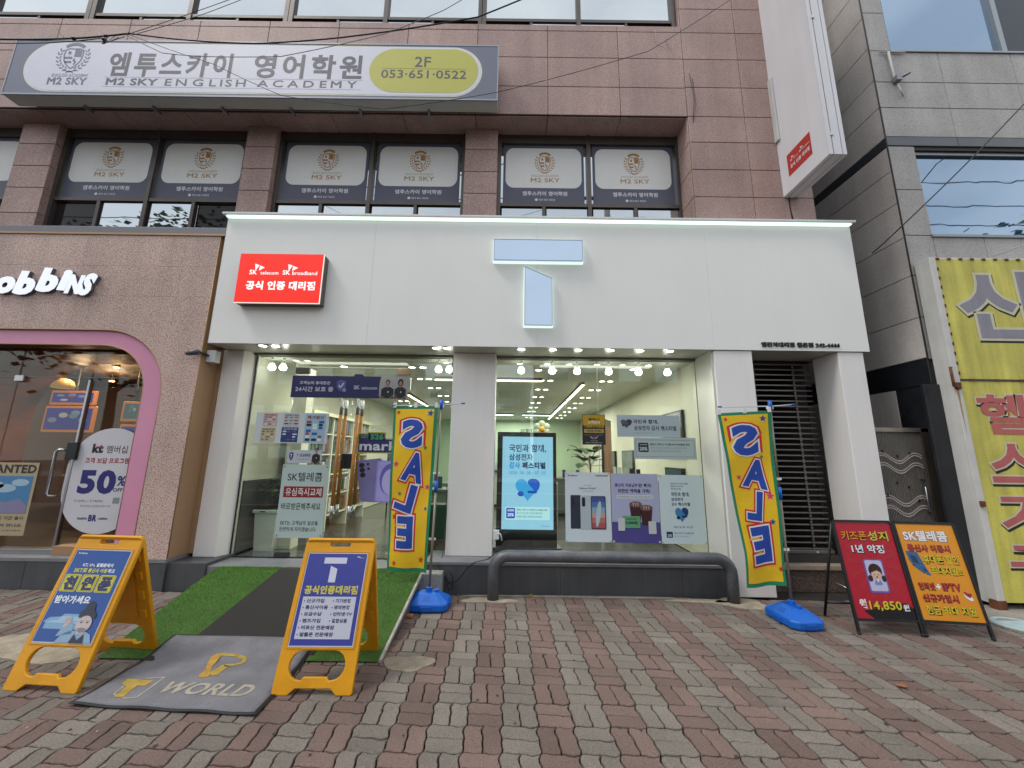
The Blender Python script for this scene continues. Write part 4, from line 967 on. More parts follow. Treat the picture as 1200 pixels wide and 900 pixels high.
for k, ch in enumerate('지금 만나보세요'):
    if ch == ' ': continue
    a = (k - 3.5) / 3.5; x = .33 + .22 * a; y = .08 + .10 * a * a
    emitp(S, 'lettering', [tpoly(ch, (x - .022, y - .03, x + .022, y + .03), .01)], .001, pr('#bfc6c4'), mk)
S = flat(-2.09, -1.45, .97, 1.545, GY - .009)
vi = draw(S, 'phone_sticker', [poly((.02, .10), (.05, .06), (.50, .0), (.54, .03), (.50, .97), (.46, 1.0), (.18, .99), (.14, .94))], 0, mat('lilac_back', '#77709e', .35, var=.12, vs=3), None, .0015); props(vi, 'lilac camera phone cut-outs stuck on the right glass door below the S26 sticker', 'sticker')
draw(S, 'phone_front', [rr(.44, .05, 1.02, 1.0, .05, .05)], .002, mat('lilac_edge', '#8d86c4', .35), vi)
draw(S, 'phone_screen', [rr(.47, .075, 1.0, .975, .04, .04)], .0032, mat('lilac_screen', '#a39bd6', .3, var=.12, vs=4), vi)
draw(S, 'swirl', [ell(.74, .48, .22, .36, 24)], .0044, mat('lilac_swirl', '#6a62b4', .3), vi); draw(S, 'swirl', [ell(.76, .54, .19, .30, 24)], .0056, mat('lilac_light', '#b8aee0', .3), vi)
draw(S, 'lens', [ell(.12, .17, .058, .056, 14), ell(.14, .28, .058, .056, 14), ell(.16, .39, .058, .056, 14), ell(.25, .14, .03, .03, 10), ell(.27, .245, .03, .03, 10)], .002, pr('#23222c'), vi)

# ------------------------------------------------------------------ furniture inside the shop
def shelf(name, label, loc, W, H, Dp, rows, rz=0):
    t = thing(name, label, 'shelf', loc, rz, world=False); n_ = 5
    wm = mat('shelf_white', '#cfd0c4', .5)
    for i in range(4): x = W * i / 3; box('upright', (x - .02, x + .02, 0, Dp, 0, H), wm, t)
    for j in range(rows + 1): box('shelf_board', (0.02, W - .02, .01, Dp - .01, .25 + (H - .27) * j / rows, .27 + (H - .27) * j / rows), wm, t)
    r = random.Random(3); cs = [pr(c, rough=.5) for c in ('#2c2e30', '#b9bdb9', '#59635c', '#8f4a44', '#3a5a48', '#cfcfc6', '#777e86')]
    for j in range(rows):
        z = .27 + (H - .27) * j / rows; hh = (H - .27) / rows
        x = .06
        while x < W - .12:
            w_ = r.uniform(.06, .11); box('boxed_accessory', (x, x + w_, .03, .06, z + .04, z + hh * r.uniform(.6, .85)), r.choice(cs), t); x += w_ + r.uniform(.015, .05)
    box('back_board', (0, W, Dp, Dp + .02, .1, H), wm, t)
    return t
# it stands along the left wall, its goods facing into the shop
sh_ = shelf('accessory_shelf', 'white rack of boxed phone accessories along the left shop wall behind the flyers', (-3.20, 6.1, IZ), 2.6, 2.02, .30, 5, R(90))
box('light_rail', (0, 2.6, -.06, -.02, 1.96, 2.02), mat('rail_glow', '#d8d8b0', .4), sh_)
for x0, x1, z0, z1, y, lb in ((-2.42, -1.92, 1.25, 2.10, 9.5, 'dark upright display board behind the wooden door pulls'), (-2.72, -2.50, 1.0, 1.9, 8.6, 'tall dark display board left of the door pulls')):
    t = thing('display_board', lb, 'board', ((x0 + x1) / 2, y, IZ)); box('board', (x0, x1, y, y + .05, z0, z1), black, t, c=.01); box('screen', (x0 + .04, x1 - .04, y - .004, y - .001, z0 + .05, z1 - .05), mat('dim_screen', '#4d5453', .3, var=.15, vs=4), t)
    for x in (x0 + .05, x1 - .05): tube('leg', [(x, y + .03, IZ), (x, y + .03, z0)], .015, black, t)
def counter(x0, x1, y0, y1, h, label, top='#6a6f6c', body='#8f9488'):
    t = thing('display_counter', label, 'counter', ((x0 + x1) / 2, (y0 + y1) / 2, IZ))
    box('top', (x0, x1, y0, y1, IZ + h - .05, IZ + h), pr(top, rough=.3), t, c=.008); box('base', (x0 + .05, x1 - .05, y0 + .05, y1 - .05, IZ + .08, IZ + h - .051), pr(body, rough=.5), t, c=.006)
    box('kick', (x0 + .08, x1 - .08, y0 + .08, y1 - .08, IZ, IZ + .079), black, t)
    r = random.Random(int(y0 * 10 + x0)); n_ = max(2, int((x1 - x0 + y1 - y0) / .45))
    for i in range(n_):
        f = (i + .5) / n_; x = x0 + (x1 - x0) * (f if x1 - x0 > y1 - y0 else .4); y = y0 + (y1 - y0) * (.3 if x1 - x0 > y1 - y0 else f)
        q = MB(); q.box(x - .035, x + .035, y, y + .008, IZ + h + .03, IZ + h + .18, Matrix.Rotation(0, 4, 'X')); q.box(x - .03, x + .03, y + .01, y + .06, IZ + h, IZ + h + .035)
        q.build('display_phone', pr(r.choice(('#2a2c33', '#b6bcc4', '#50467a')), rough=.3), t)
    return t
counter(-2.0, -.95, 7.6, 8.2, .80, 'grey topped display counter with phones seen right of the door pulls')
counter(-1.25, -.35, 6.0, 6.5, .82, 'low counter just behind the middle white pillar on the door side')
counter(-.9, .75, 10.4, 11.0, .95, 'long service counter behind the digital sign', '#3f4442', '#c3c7b4')
counter(1.95, 2.58, 6.6, 8.9, .95, 'pale counter along the right shop wall under the wall screens', '#c9ccb9', '#cdd0bc')
counter(.75, 1.7, 8.9, 9.5, .85, 'dark topped counter below the yellow and black poster', '#3b3f3d', '#5a605a')
tl = thing('speaker_cabinet', 'tall dark cabinet on the shop floor beside the middle pillar', 'cabinet', (-1.0, 5.62, IZ)); box('body', (-1.12, -.88, 5.50, 5.75, IZ, IZ + .66), mat('charcoal_cabinet', '#33363a', .5), tl, c=.01); box('front_panel', (-1.10, -.90, 5.494, 5.499, IZ + .04, IZ + .62), mat('cabinet_mesh', '#26282b', .8, fine=.4, fs=300), tl)
def monstera(x, y, z, h, label, n_=24, seed=2):
    t = thing('leafy_plant', label, 'plant', (x, y, z)); r = random.Random(seed)
    lm = mat('dark_leaf', '#2c4a2c', .45, var=.3, vs=9)
    tube('stem', [(x, y, z), (x + .02, y, z + h * .35), (x, y + .02, z + h * .62)], .014, mat('plant_stem', '#6b4a34', .8), t)
    for k in range(n_):
        a = 2.4 * k + r.uniform(-.3, .3); e = r.uniform(.05, 1.1); L_ = h * r.uniform(.22, .36)
        b = Vector((x, y, z + h * (.30 + .017 * k))); d = Vector((math.cos(a) * math.cos(e), math.sin(a) * math.cos(e), math.sin(e)))
        c = b + d * L_; side = d.cross(Vector((0, 0, 1))).normalized(); up = side.cross(d)
        q = MB(); q.tube([b, b + d * L_ * .6, c], .004, 4)
        S_ = h * r.uniform(.15, .21); pts = []
        for i in range(15):
            u = i / 14; w_ = S_ * math.sin(PI * min(1, u * .95 + .05)) * (1 if i % 2 else .68); pts.append((u, w_))
        vs = [c + d * (2 * S_ * u) - Vector((0, 0, 1)) * (S_ * .9 * u * u) for u, w_ in pts]
        n2 = len(vs); vs = vs + [v + side * w_ + up * .01 for v, (u, w_) in zip(vs, pts)] + [v - side * w_ + up * .01 for v, (u, w_) in zip(vs, pts)]
        q.add(vs, [(i, i + 1, n2 + i + 1, n2 + i) for i in range(n2 - 1)] + [(i + 1, i, 2 * n2 + i, 2 * n2 + i + 1) for i in range(n2 - 1)])
        q.build('leaf', lm, t)
    MB().lathe([(.08, 0), (.11, .02), (.12, .2), (.10, .2)], (x, y, z), 14).build('pot', mat('dark_pot', '#4a4f4c', .6), t, smooth=True)
    return t
p = at(691, 552, Y=7.6); monstera(p.x, 7.6, 1.10, .85, 'dark green split leaf plant below the yellow and black poster', 16)
box('plant_stand', (p.x - .16, p.x + .16, 7.45, 7.76, IZ, 1.098), mat('stand_grey', '#5a605a', .6), None, c=.01); o = D.objects['plant_stand']; props(o, 'plain grey stand carrying the split leaf plant', 'stand')
wb = thing('planter_box', 'white tapered planter box on the floor behind the left glass', 'planter', (-3.42, 5.72, IZ))
q = MB(); q.prism([(-3.56, 5.60), (-3.26, 5.60), (-3.26, 5.88), (-3.56, 5.88)], lambda x, y: (-3.41 + (x + 3.41) * .82, 5.74 + (y - 5.74) * .82, IZ + .001), lambda x, y: (x, y, IZ + .50)); q.build('body', mat('planter_white', '#cfd6d2', .4, var=.04), wb)
box('rim', (-3.585, -3.235, 5.575, 5.905, IZ + .50, IZ + .545), mat('planter_white'), wb, c=.008)
box('label_plate', (-3.47, -3.40, 5.572, 5.577, IZ + .515, IZ + .53), pr('#4a4c4e'), wb)
box('soil', (-3.555, -3.265, 5.605, 5.875, IZ + .505, IZ + .552), mat('soil', '#2e2620', .95), wb)
def bush(x, y, z, rx, h, label, seed):
    r = random.Random(seed); t = thing('potted_shrub', label, 'plant', (x, y, z)); q = MB()
    for k in range(340):
        a, e, rr2 = r.uniform(0, 6.28), r.uniform(-.6, 1.5), r.random() ** .5
        c = Vector((x + rx * rr2 * math.cos(a) * math.cos(e), y + rx * .7 * rr2 * math.sin(a) * math.cos(e), z + h * .55 + h * .45 * rr2 * math.sin(e)))
        M = Matrix.Translation(c) @ Matrix.Rotation(r.uniform(0, 6), 4, 'Z') @ Matrix.Rotation(r.uniform(-1, 1), 4, 'X'); s_ = r.uniform(.03, .055)
        q.add([M @ Vector(v) for v in ((-s_, 0, 0), (0, -s_ * .55, .005), (s_ * 1.1, 0, 0), (0, s_ * .55, .005))], [(0, 1, 2, 3)])
    q.build('foliage', mat('dark_leaf'), t)
    for k in range(5): tube('stem', [(x, y, z), (x + rx * .5 * math.cos(k * 1.3), y + rx * .4 * math.sin(k * 1.3), z + h * .8)], .007, mat('plant_stem'), t)
bush(-3.42, 5.74, IZ + .545, .22, .42, 'leafy dark shrub growing from the white planter box', 4)
bush(-3.46, 6.45, IZ, .16, 1.15, 'tall dark shrub against the left shop wall behind the planter', 6)
# wall screens on the right wall (flat screens hung on the wall, facing the room)
def wallscreen(y0, y1, z0, z1, label, m='#4c5257'):
    t = thing('wall_screen', label, 'screen', (IX1 - .02, (y0 + y1) / 2, (z0 + z1) / 2)); box('casing', (IX1 - .05, IX1 - .002, y0, y1, z0, z1), black, t, c=.006); box('screen', (IX1 - .054, IX1 - .0505, y0 + .03, y1 - .03, z0 + .03, z1 - .03), mat('wall_screen_' + m.strip('#'), m, .25, var=.2, vs=2), t)
a, b = at(797, 464, X=2.55).y, at(773, 474, X=2.55).y; wallscreen(a, b, 1.62, 2.32, 'large grey wall screen on the right shop wall above the grey notices')
wallscreen(a + .1, b - .05, .80, 1.45, 'dark lower wall screen on the right shop wall above the heart poster', '#3e4a5c')
wallscreen(8.2, 9.0, 1.2, 1.75, 'small wall screen in the middle of the right shop wall', '#6c726a')
wallscreen(9.6, 10.6, 1.2, 1.75, 'small wall screen farthest along the right shop wall', '#5d635b')
ob = thing('orange_panel', 'tall orange brown advertising panel inside the shop right of the plant', 'panel', (1.75, 7.1, IZ))
M = Matrix.Translation((1.72, 7.0, 0)) @ Matrix.Rotation(R(62), 4, 'Z')
for nm, b_, m_ in (('frame', (-.29, .29, -.02, .02, IZ + .02, 2.27), dark_metal), ('print', (-.265, .265, -.0235, -.0205, IZ + .07, 2.15), mat('orange_print', '#9c5a2e', .4, var=.45, vs=2.2)), ('header', (-.265, .265, -.0235, -.0205, 2.155, 2.25), pr('#6d6d62'))):
    q = MB(); q.box(*b_, M); q.build(nm, m_, ob)
# back wall
S = flat(-.3, 1.45, 1.35, 2.0, IY1 - .012); bw = sheet(S, 'wall_banner', pr('#44425e'), None, .006); props(bw, 'dark banner with yellow green lettering on the back wall of the shop', 'banner')
text(S, '금할인', (.22, .18, .72, .55), .0075, pr('#b9c23a'), bw, .05); text(S, '해드려요', (.48, .62, .88, .85), .0075, pr('#c8ccc0'), bw, .03)
S = flat(.35, 1.4, 2.10, 2.62, IY1 - .002); g_l = text(S, 'SK텔레콤 고객님', (0, .0, 1, .28), .0, pr('#3c4440'), Shop, .03); text(S, '통신비지원', (.0, .36, .9, .68), .0, pr('#a8b02e'), Shop, .05); text(S, '지금 받으세요', (.1, .78, .7, .95), .0, pr('#3c4440'), Shop, .02)
bal = thing('flower_balloon', 'white daisy balloon with a yellow middle behind the top of the digital sign', 'balloon', (.62, 8.0, 2.2))
p = at(635, 503, Y=8.0)
for k in range(6):
    a = R(60 * k + 30); MB().ball((p.x + .11 * math.cos(a), 8.0, p.z + .11 * math.sin(a)), .075, 12, 8, (1, .5, 1)).build('petal', mat('balloon_white', '#9fab98', .25), bal, smooth=True)
MB().ball((p.x, 7.97, p.z), .06, 12, 8, (1, .7, 1)).build('middle', mat('balloon_yellow', '#c9962a', .3), bal, smooth=True)
tube('stick', [(p.x, 8.0, IZ + .82), (p.x, 8.0, p.z - .06)], .006, wire, bal)
box('info_desk', (p.x - .3, p.x + .3, 7.8, 8.3, IZ, IZ + .82), mat('desk_body', '#8f9488', .5), None, c=.01); props(D.objects['info_desk'], 'plain desk behind the digital sign carrying the daisy balloon', 'desk')

# ================================================================== SHUTTER BAY
SH = thing('roller_shutter', 'grey open grille roller shutter between the two right hand white pillars', 'shutter', (3.67, 5.33, .42))
sm = mat('shutter_steel', '#807c78', .4, metal=.5, var=.1, vs=5)
nz_ = 34
for k in range(nz_):
    z = .46 + (2.93 - .46) * k / (nz_ - 1); q = MB(); q.box(3.125, 4.23, 5.325, 5.337, z - .009, z + .009); q.build('slat', sm, SH)
for x in (3.42, 3.98): 
    q = MB()
    for k in range(nz_ * 2): z = .45 + (2.95 - .45) * k / (nz_ * 2); q.box(x - .012, x + .012, 5.312, 5.322, z, z + .026)
    q.build('chain', sm, SH, kind='stuff')
box('bottom_rail', (3.12, 4.235, 5.30, 5.35, .40, .445), sm, SH, c=.005)
for k, x in enumerate((3.5, 3.6, 4.0)): box('rail_bolt', (x - .014, x + .014, 5.292, 5.299, .412, .432), white_m, SH)
brn = mat_chips('brown_granite', '#5f5049', [('#77665d', .5), ('#443a36', .45)], 60, .5)
ent = thing('shop_entry_steps', 'brown granite threshold and pale worn step below the roller shutter', 'step', (3.67, 5.2, 0))
box('riser', (3.12, 4.235, 5.16, 5.9, -.02, .245), brn, ent, c=.006); box('tread', (3.118, 4.234, 5.12, 5.5, .246, .305), mat('worn_step', '#98897a', .8, var=.15, vs=7, fine=.15, stain=.1), ent, c=.008); box('sill', (3.125, 4.23, 5.24, 5.45, .306, .395), mat('dark_sill', '#3a3735', .6, var=.2), ent)
q = MB(); q.box(3.12, 4.235, 7.2, 7.3, .3, 3.1); q.build('inner_wall', mat('passage_wall', '#57504a', .8, var=.15), Bld); q = MB(); q.box(3.12, 4.235, 5.9, 7.2, .2, .30); q.build('passage_floor', mat('passage_floor', '#4c4743', .8), Bld)
q = MB(); q.box(3.12, 4.235, 5.34, 7.3, 2.99, 3.05); q.build('passage_ceiling', mat('passage_wall'), Bld)
q = MB(); q.box(3.05, 3.118, 5.42, 7.3, .2, 3.05); q.build('passage_side', mat('passage_wall'), Bld)
dr_ = thing('glass_inner_door', 'dark inner door with a pale post behind the roller shutter', 'door', (3.7, 6.6, .3)); box('leaf', (3.45, 4.1, 6.6, 6.65, .30, 2.55), mat('inner_door', '#2a2827', .3), dr_); box('post', (3.86, 3.94, 6.5, 6.58, .30, 2.9), mat('post_grey', '#8d8a86', .6), dr_); box('transom', (3.14, 4.2, 6.55, 6.6, 2.56, 2.66), mat('post_grey'), dr_)

# ================================================================== RAIL IN FRONT OF THE DISPLAY WINDOW
pts = [(-.185, 4.72, -.05), (-.185, 4.72, .30)] + [(-.185 + .165 * (1 - math.cos(R(a))), 4.72, .30 + .165 * math.sin(R(a))) for a in range(15, 91, 15)] 
pts += [(2.545 - .165 * (1 - math.cos(R(a))), 4.72, .30 + .165 * math.sin(R(a))) for a in range(90, 0, -15)] + [(2.545, 4.72, .30), (2.545, 4.72, -.05)]
rl = tube('pipe_barrier', pts, .066, mat('worn_pipe', '#5f6064', .42, metal=.35, var=.25, vs=5, fine=.15, fs=60, bump=.08, bs=30), None, 18); props(rl, 'low grey pipe barrier with rounded ends in front of the display window', 'barrier')

# ================================================================== BARRIER CABLE, SOCKET, CAMERA
cb = tube('power_cable', [(-.205, 5.14, .37), (-.28, 5.0, .352), (-.42, 4.87, .352), (-.50, 4.868, .29), (-.60, 4.866, .16), (-.70, 4.866, .12), (-.78, 4.867, .20), (-.85, 4.868, .33), (-.84, 5.12, .355), (-.825, 5.14, .9), (-.83, 5.14, 1.2)], .005, black); props(cb, 'thin black cable hanging over the grey plinth beside the middle pillar', 'cable')
cb = tube('cable_loop', [(-.74, 4.866, .23), (-.73, 4.86, .10), (-.70, 4.858, .05), (-.66, 4.86, .07), (-.67, 4.862, .20), (-.72, 4.866, .26)], .005, black); props(cb, 'small black cable loop hanging low on the grey plinth', 'cable')
sk = thing('outlet_box', 'small white outlet box stuck low on the side of the middle pillar', 'outlet', (-.20, 5.2, .60)); box('box', (-.222, -.14, 5.16, 5.24, .55, .66), white_m, sk, c=.005); tube('lead', [(-.16, 5.158, .63), (-.12, 5.15, .62), (-.10, 5.15, .54)], .008, white_m, sk)
cc = thing('security_camera', 'small dark security camera on a pale junction box at the left end of the canopy', 'camera', (-4.0, 5.0, 2.85))
box('junction_box', (-4.045, -3.93, 4.93, 5.03, 2.765, 2.925), white_m, cc, c=.006); tube('arm', [(-4.02, 4.935, 2.85), (-4.02, 4.84, 2.86), (-4.05, 4.82, 2.862)], .016, dark_metal, cc)
bdy = MB().tube([(-4.04, 4.82, 2.862), (-4.06, 4.81, 2.865), (-4.14, 4.785, 2.845), (-4.16, 4.78, 2.838)], [.02, .036, .034, .028], 12).build('body', mat('camera_grey', '#4a484b', .35), cc, smooth=True); tube('lens', [(-4.158, 4.781, 2.838), (-4.180, 4.774, 2.832)], .020, black, bdy)

# ================================================================== SALE FLAGS
class Flag:
    bend = True
    def __init__(s, TL, TR, BR, BL, seed, knee=None): s.c = [Vector(v) for v in (TL, TR, BR, BL)]; s.seed = seed; s.n = Vector((0, -1, 0)); s.knee = knee
    def P(s, x, y, l=0):
        a, b, c, d = s.c; left = a.lerp(d, y)
        if s.knee:      # the free edge runs in, then drops straight
            k = Vector(s.knee[1]); left = a.lerp(k, y / s.knee[0]) if y < s.knee[0] else k.lerp(d, (y - s.knee[0]) / (1 - s.knee[0]))
        p = left.lerp(b.lerp(c, y), x); f = s.seed
        yy = .010 * math.sin(5 * y * 2 + f + 3 * x) + .008 * math.sin(7 * x + 2.2 * y + f) * (.3 + y) + .002 * math.sin(23 * y + f * 2) * (1 - x) + .0015 * math.sin(31 * (y + .3 * x) + f)
        p.x += .004 * math.sin(7 * y + f) * (1 - x); p.z += .004 * math.sin(9 * x + f) * y
        return p + Vector((0, yy - l, 0))
cloth_y = mat('flag_yellow', '#dbb21e', .75, var=.04, vs=5, fine=.05, fs=300); cloth_g = mat('flag_green', '#1f7a55', .75); cloth_b = mat('flag_blue', '#22439a', .7, fine=.05); cloth_r = mat('flag_red', '#c02a2c', .7); cloth_w = mat('flag_white', '#d4d4d0', .7); cloth_p = mat('flag_pink', '#c8356f', .7)
def flag(S, label, letters, stars):
    t = thing('sale_flag', label, 'banner', (S.c[2].x, S.c[2].y, S.c[2].z)); pass
    cl = emitp(S, 'cloth', [rect(0, 0, 1, 1)], 0, cloth_g, t); f_ = emitp(S, 'yellow_field', [rect(.055, .018, .93, .978)], .0016, cloth_y, cl)
    for k, (ch, b, mir, rot) in enumerate(letters):
        for off, m, l in ((.125, cloth_r, .0032), (.080, cloth_w, .0046), (.047, cloth_b, .006)):
            V, F = glyphs(ch, off)
            v0, _ = glyphs(ch, .047); xa, xb, ya, yb = min(v[0] for v in v0), max(v[0] for v in v0), min(v[1] for v in v0), max(v[1] for v in v0); asp = .295; pts = []
            for x, y, d_ in V:
                X = (x - xa) / (xb - xa); Y = 1 - (y - ya) / (yb - ya); X = 1 - X if mir else X
                px, py = b[0] + X * (b[2] - b[0]), b[1] + Y * (b[3] - b[1]); cx, cy = (b[0] + b[2]) / 2, (b[1] + b[3]) / 2; c, s_ = math.cos(R(rot)), math.sin(R(rot))
                dx, dy = px - cx, (py - cy) / asp; pts.append((cx + dx * c - dy * s_, cy + (dx * s_ + dy * c) * asp))
            emitp(S, 'letter_edge' if off > .03 else 'letter', [(pts, F)], l, m, cl)
        if ch == 'S':      # the hollows of the S are filled with the red of the outline
            w_, h_ = b[2] - b[0], b[3] - b[1]; draw(S, 'letter_hollow', [ell(b[0] + w_ * .42, b[1] + h_ * .33, w_ * .20, h_ * .085, 12), ell(b[0] + w_ * .60, b[1] + h_ * .67, w_ * .20, h_ * .085, 12)], .0028, cloth_r, cl)
    for c_, pl in stars.items(): 
        for (x, y, r) in pl: emitp(S, 'star', [star(x, y, r, r * .295, 8)], .0032, {'r': cloth_r, 'b': cloth_b, 'g': cloth_g, 'p': cloth_p}[c_], cl)
    for x in (.03, .5, .97):
        q = MB(); a = S.P(x, 0); q.box(a.x - .018, a.x + .018, a.y - .006, a.y + .006, a.z - .015, a.z + .045); q.build('cloth_tab', cloth_w, t)
    return t
L1 = [('S', (.20, .085, .70, .268), True, 0), ('A', (.30, .295, .80, .478), False, 12), ('L', (.16, .485, .60, .655), True, 14), ('E', (.21, .682, .60, .868), True, -1)]
S1 = Flag((-1.39, 4.48, 2.155), (-.866, 4.48, 2.16), (-.905, 4.48, .335), (-1.335, 4.48, .36), .7)
FT1 = flag(S1, 'yellow SALE flag on a blue weighted base left of the middle pillar', L1, {'r': [(.12, .04, .055), (.14, .69, .075), (.84, .93, .075), (.18, .955, .06)], 'b': [(.85, .045, .085), (.87, .635, .05)], 'g': [(.78, .265, .055), (.24, .55, .055)], 'p': [(.13, .37, .075), (.88, .505, .07)]})
L2 = [('S', (.17, .078, .70, .262), True, 0), ('A', (.31, .29, .86, .455), False, 14), ('L', (.28, .47, .62, .635), True, 12), ('E', (.25, .67, .70, .87), True, -2)]
S2 = Flag((2.262, 4.2, 2.09), (2.845, 4.2, 2.125), (2.815, 4.2, .345), (2.40, 4.2, .315), 2.1, (.80, (2.405, 4.2, .66)))
FT2 = flag(S2, 'yellow SALE flag on a blue weighted base in front of the right pillars', L2, {'r': [(.12, .04, .05), (.90, .91, .065)], 'b': [(.83, .045, .075), (.80, .65, .07)], 'g': [(.74, .275, .05)], 'p': [(.20, .385, .06), (.82, .505, .09)]})
def pole_base(t, px, py, rz, lean, cols, y_c):
    pm = mat('flag_pole_grey', '#7d7468', .4, metal=.3)
    top = Vector((px + lean, y_c, 2.19)); bot = Vector((px, py, .10)); mid = bot.lerp(top, .52)
    tube('lower_pole', [bot, mid], .013, pm, t, 10); tube('upper_pole', [mid, top], .010, pm, t, 10)
    tube('cross_bar', [(top.x - .56, y_c, 2.175 - .012), (top.x, y_c, 2.175), (top.x + .255, y_c, 2.20)], .006, mat('bar_white', '#c5c8cc', .4), t); 
    for x in (-.56, .255): tube('bar_cap', [(top.x + x - .02, y_c, 2.163 if x < 0 else 2.199), (top.x + x + .02, y_c, 2.164 if x < 0 else 2.201)], .009, blue_p, t)
    tube('pole_head', [top - Vector((0, 0, .06)), top + Vector((0, 0, .05))], .020, blue_p, t); c_ = bot.lerp(top, .55); tube('pole_clamp', [c_ - Vector((0, 0, .06)), c_ + Vector((0, 0, .06))], .021, blue_p, t)
    for f in cols:
        c_ = bot.lerp(top, f); q = MB(); q.box(c_.x - .045, c_.x + .03, y_c - .008, y_c + .008, c_.z - .012, c_.z + .012); q.build('tie', cloth_w, t)
    BM = Matrix.Translation((px, py, 0)) @ Matrix.Rotation(rz, 4, 'Z')
    def put(q, name, m, par):
        q.v = [tuple(BM @ Vector(v)) for v in q.v]; return q.build(name, m, par)
    q = MB()
    def ring(w_, d_, z, c): return [(-w_ + c, -d_, z), (w_ - c, -d_, z), (w_, -d_ + c, z), (w_, d_ - c, z), (w_ - c, d_, z), (-w_ + c, d_, z), (-w_, d_ - c, z), (-w_, -d_ + c, z)]
    rs = [ring(.212, .15, .0, .05), ring(.225, .172, .015, .055), ring(.225, .172, .075, .055), ring(.212, .16, .088, .055), ring(.12, .075, .150, .035), ring(.11, .066, .157, .035)]
    v = [p for r in rs for p in r]; fs = [(i * 8 + k, i * 8 + (k + 1) % 8, (i + 1) * 8 + (k + 1) % 8, (i + 1) * 8 + k) for i in range(5) for k in range(8)] + [tuple(range(8))[::-1], tuple(range(40, 48))]
    q.add(v, fs); b = put(q, 'water_tank', blue_p, t); bv_ = b.modifiers.new('soft_edges', 'BEVEL'); bv_.width = .010; bv_.segments = 3
    q = MB(); q.cbox(-.055, .055, -.180, -.168, .012, .062, .006); put(q, 'front_notch', mat('blue_dark', '#0f4fa6', .5), b); q = MB(); q.cbox(.218, .236, -.05, .05, .012, .062, .006); put(q, 'side_notch', mat('blue_dark'), b)
    q = MB(); q.prism([(-.045, -.142), (.045, -.142), (.032, -.10), (-.032, -.10)], lambda x, y: (x, y, .094 + (y + .142) * .82), lambda x, y: (x, y, .102 + (y + .142) * .82)); put(q, 'grip', mat('blue_dark'), b)
    put(MB().lathe([(.032, .158), (.032, .20), (.018, .205)], (0, 0, 0), 14), 'socket', blue_p, b); put(MB().lathe([(.026, .0), (.026, .03), (.02, .034)], (.085, .0, .150), 12), 'filler_cap', blue_p, b)
    return t
pole_base(FT1, -.862, 4.47, 0, .035, (.28, .62, .985), 4.492)
pole_base(FT2, 2.86, 4.22, R(-86), 0.0, (.28, .62, .985), 4.215)
blk = box('concrete_block', (-1.055, -.775, 4.70, 4.865, 0, .265), mat('rough_block', '#8f8e8b', .95, fine=.35, fs=70, bump=.6, bs=70), None, c=.008); props(blk, 'rough grey concrete block leaning on the plinth behind the left flag base', 'block')
bk2 = box('brick_bit', (-1.08, -.96, 4.18, 4.23, 0, .028), mat('broken_brick', '#a8684a', .9, var=.2, vs=20), None, c=.008); props(bk2, 'broken orange piece of brick in front of the left flag base', 'brick')

# ================================================================== RAMP WITH ARTIFICIAL TURF AND MAT
rx0, rx1, ry0, ry1, rz_ = -3.62, -1.0, 3.36, 4.895, .262
RP = thing('entrance_ramp', 'sloping entrance ramp covered in green artificial turf with a black walking strip', 'ramp', (-2.3, 4.1, 0))
def slope(x, y): return rz_ * min(1, max(0, (y - ry0) / (4.72 - ry0)))
q = MB()
lx = lambda y: -3.21 + (-3.42 + 3.21) * (y - ry0) / (ry1 - ry0)
side = [(ry0, 0.004), (4.72, rz_), (4.874, rz_), (4.874, .0), (ry0, 0)]
q.add([(lx(y), y, z) for y, z in side] + [(rx1 - .02, y, z) for y, z in side], [(0, 1, 2, 3, 4), (9, 8, 7, 6, 5)] + [(i, i + 5, (i + 1) % 5 + 5, (i + 1) % 5) for i in range(5)])
q.build('ramp_board', mat('ramp_board', '#55504a', .8, var=.15), RP)
q = MB()
for x0, x1 in ((rx1 - .018, rx1 + .004),): q.add([(x, y, z) for x in (x0, x1) for y, z in ((ry0, 0.012), (4.72, rz_ + .01), (4.72, rz_ - .03), (ry0, -.01))], [(0, 1, 2, 3), (7, 6, 5, 4), (0, 4, 5, 1), (1, 5, 6, 2), (2, 6, 7, 3), (3, 7, 4, 0)])
q.build('edge_strip', mat('worn_edge', '#a5a198', .7, var=.3, vs=12), RP)
turf_b = mat('turf_backing', '#3c5a24', .9, var=.15, vs=8)
q = MB()
for (y0, z0, y1, z1) in ((ry0 - .02, .010, 4.72, rz_ + .008), (4.72, rz_ + .008, 4.872, rz_ + .008)):
    q.add([(lx(y0), y0, z0), (rx1 - .02, y0, z0), (rx1 - .02, y1, z1), (lx(y1), y1, z1)], [(0, 1, 2, 3)])
q.build('turf_backing', turf_b, RP)
bl_m = mat('turf_blade', '#639038', .65, var=.25, vs=2.5, rnd=.45, fine=.1); r = random.Random(9); q = MB(); vs = []; fs = []
def strip_x(y):      # black walking strip
    f = (y - 3.36) / (4.80 - 3.36); return -2.645, -1.55
for k in range(52000):
    y = r.uniform(ry0 - .02, 4.87); x = r.uniform(lx(y), rx1 - .015); s0, s1 = strip_x(y)
    if s0 < x < s1 and y < 4.80: continue
    if y < 3.58 and -2.85 < x < -1.7: continue
    z = slope(x, y) + .008; a = r.uniform(0, 6.28); h = r.uniform(.008, .018); w_ = .0022; dx, dy = w_ * math.cos(a), w_ * math.sin(a); lx_, ly_ = r.gauss(0, .004), r.gauss(-.002, .004)
    b = len(vs); vs += [(x - dx, y - dy, z), (x + dx, y + dy, z), (x + lx_, y + ly_, z + h)]; fs.append((b, b + 1, b + 2))
q.v = vs; q.f = fs
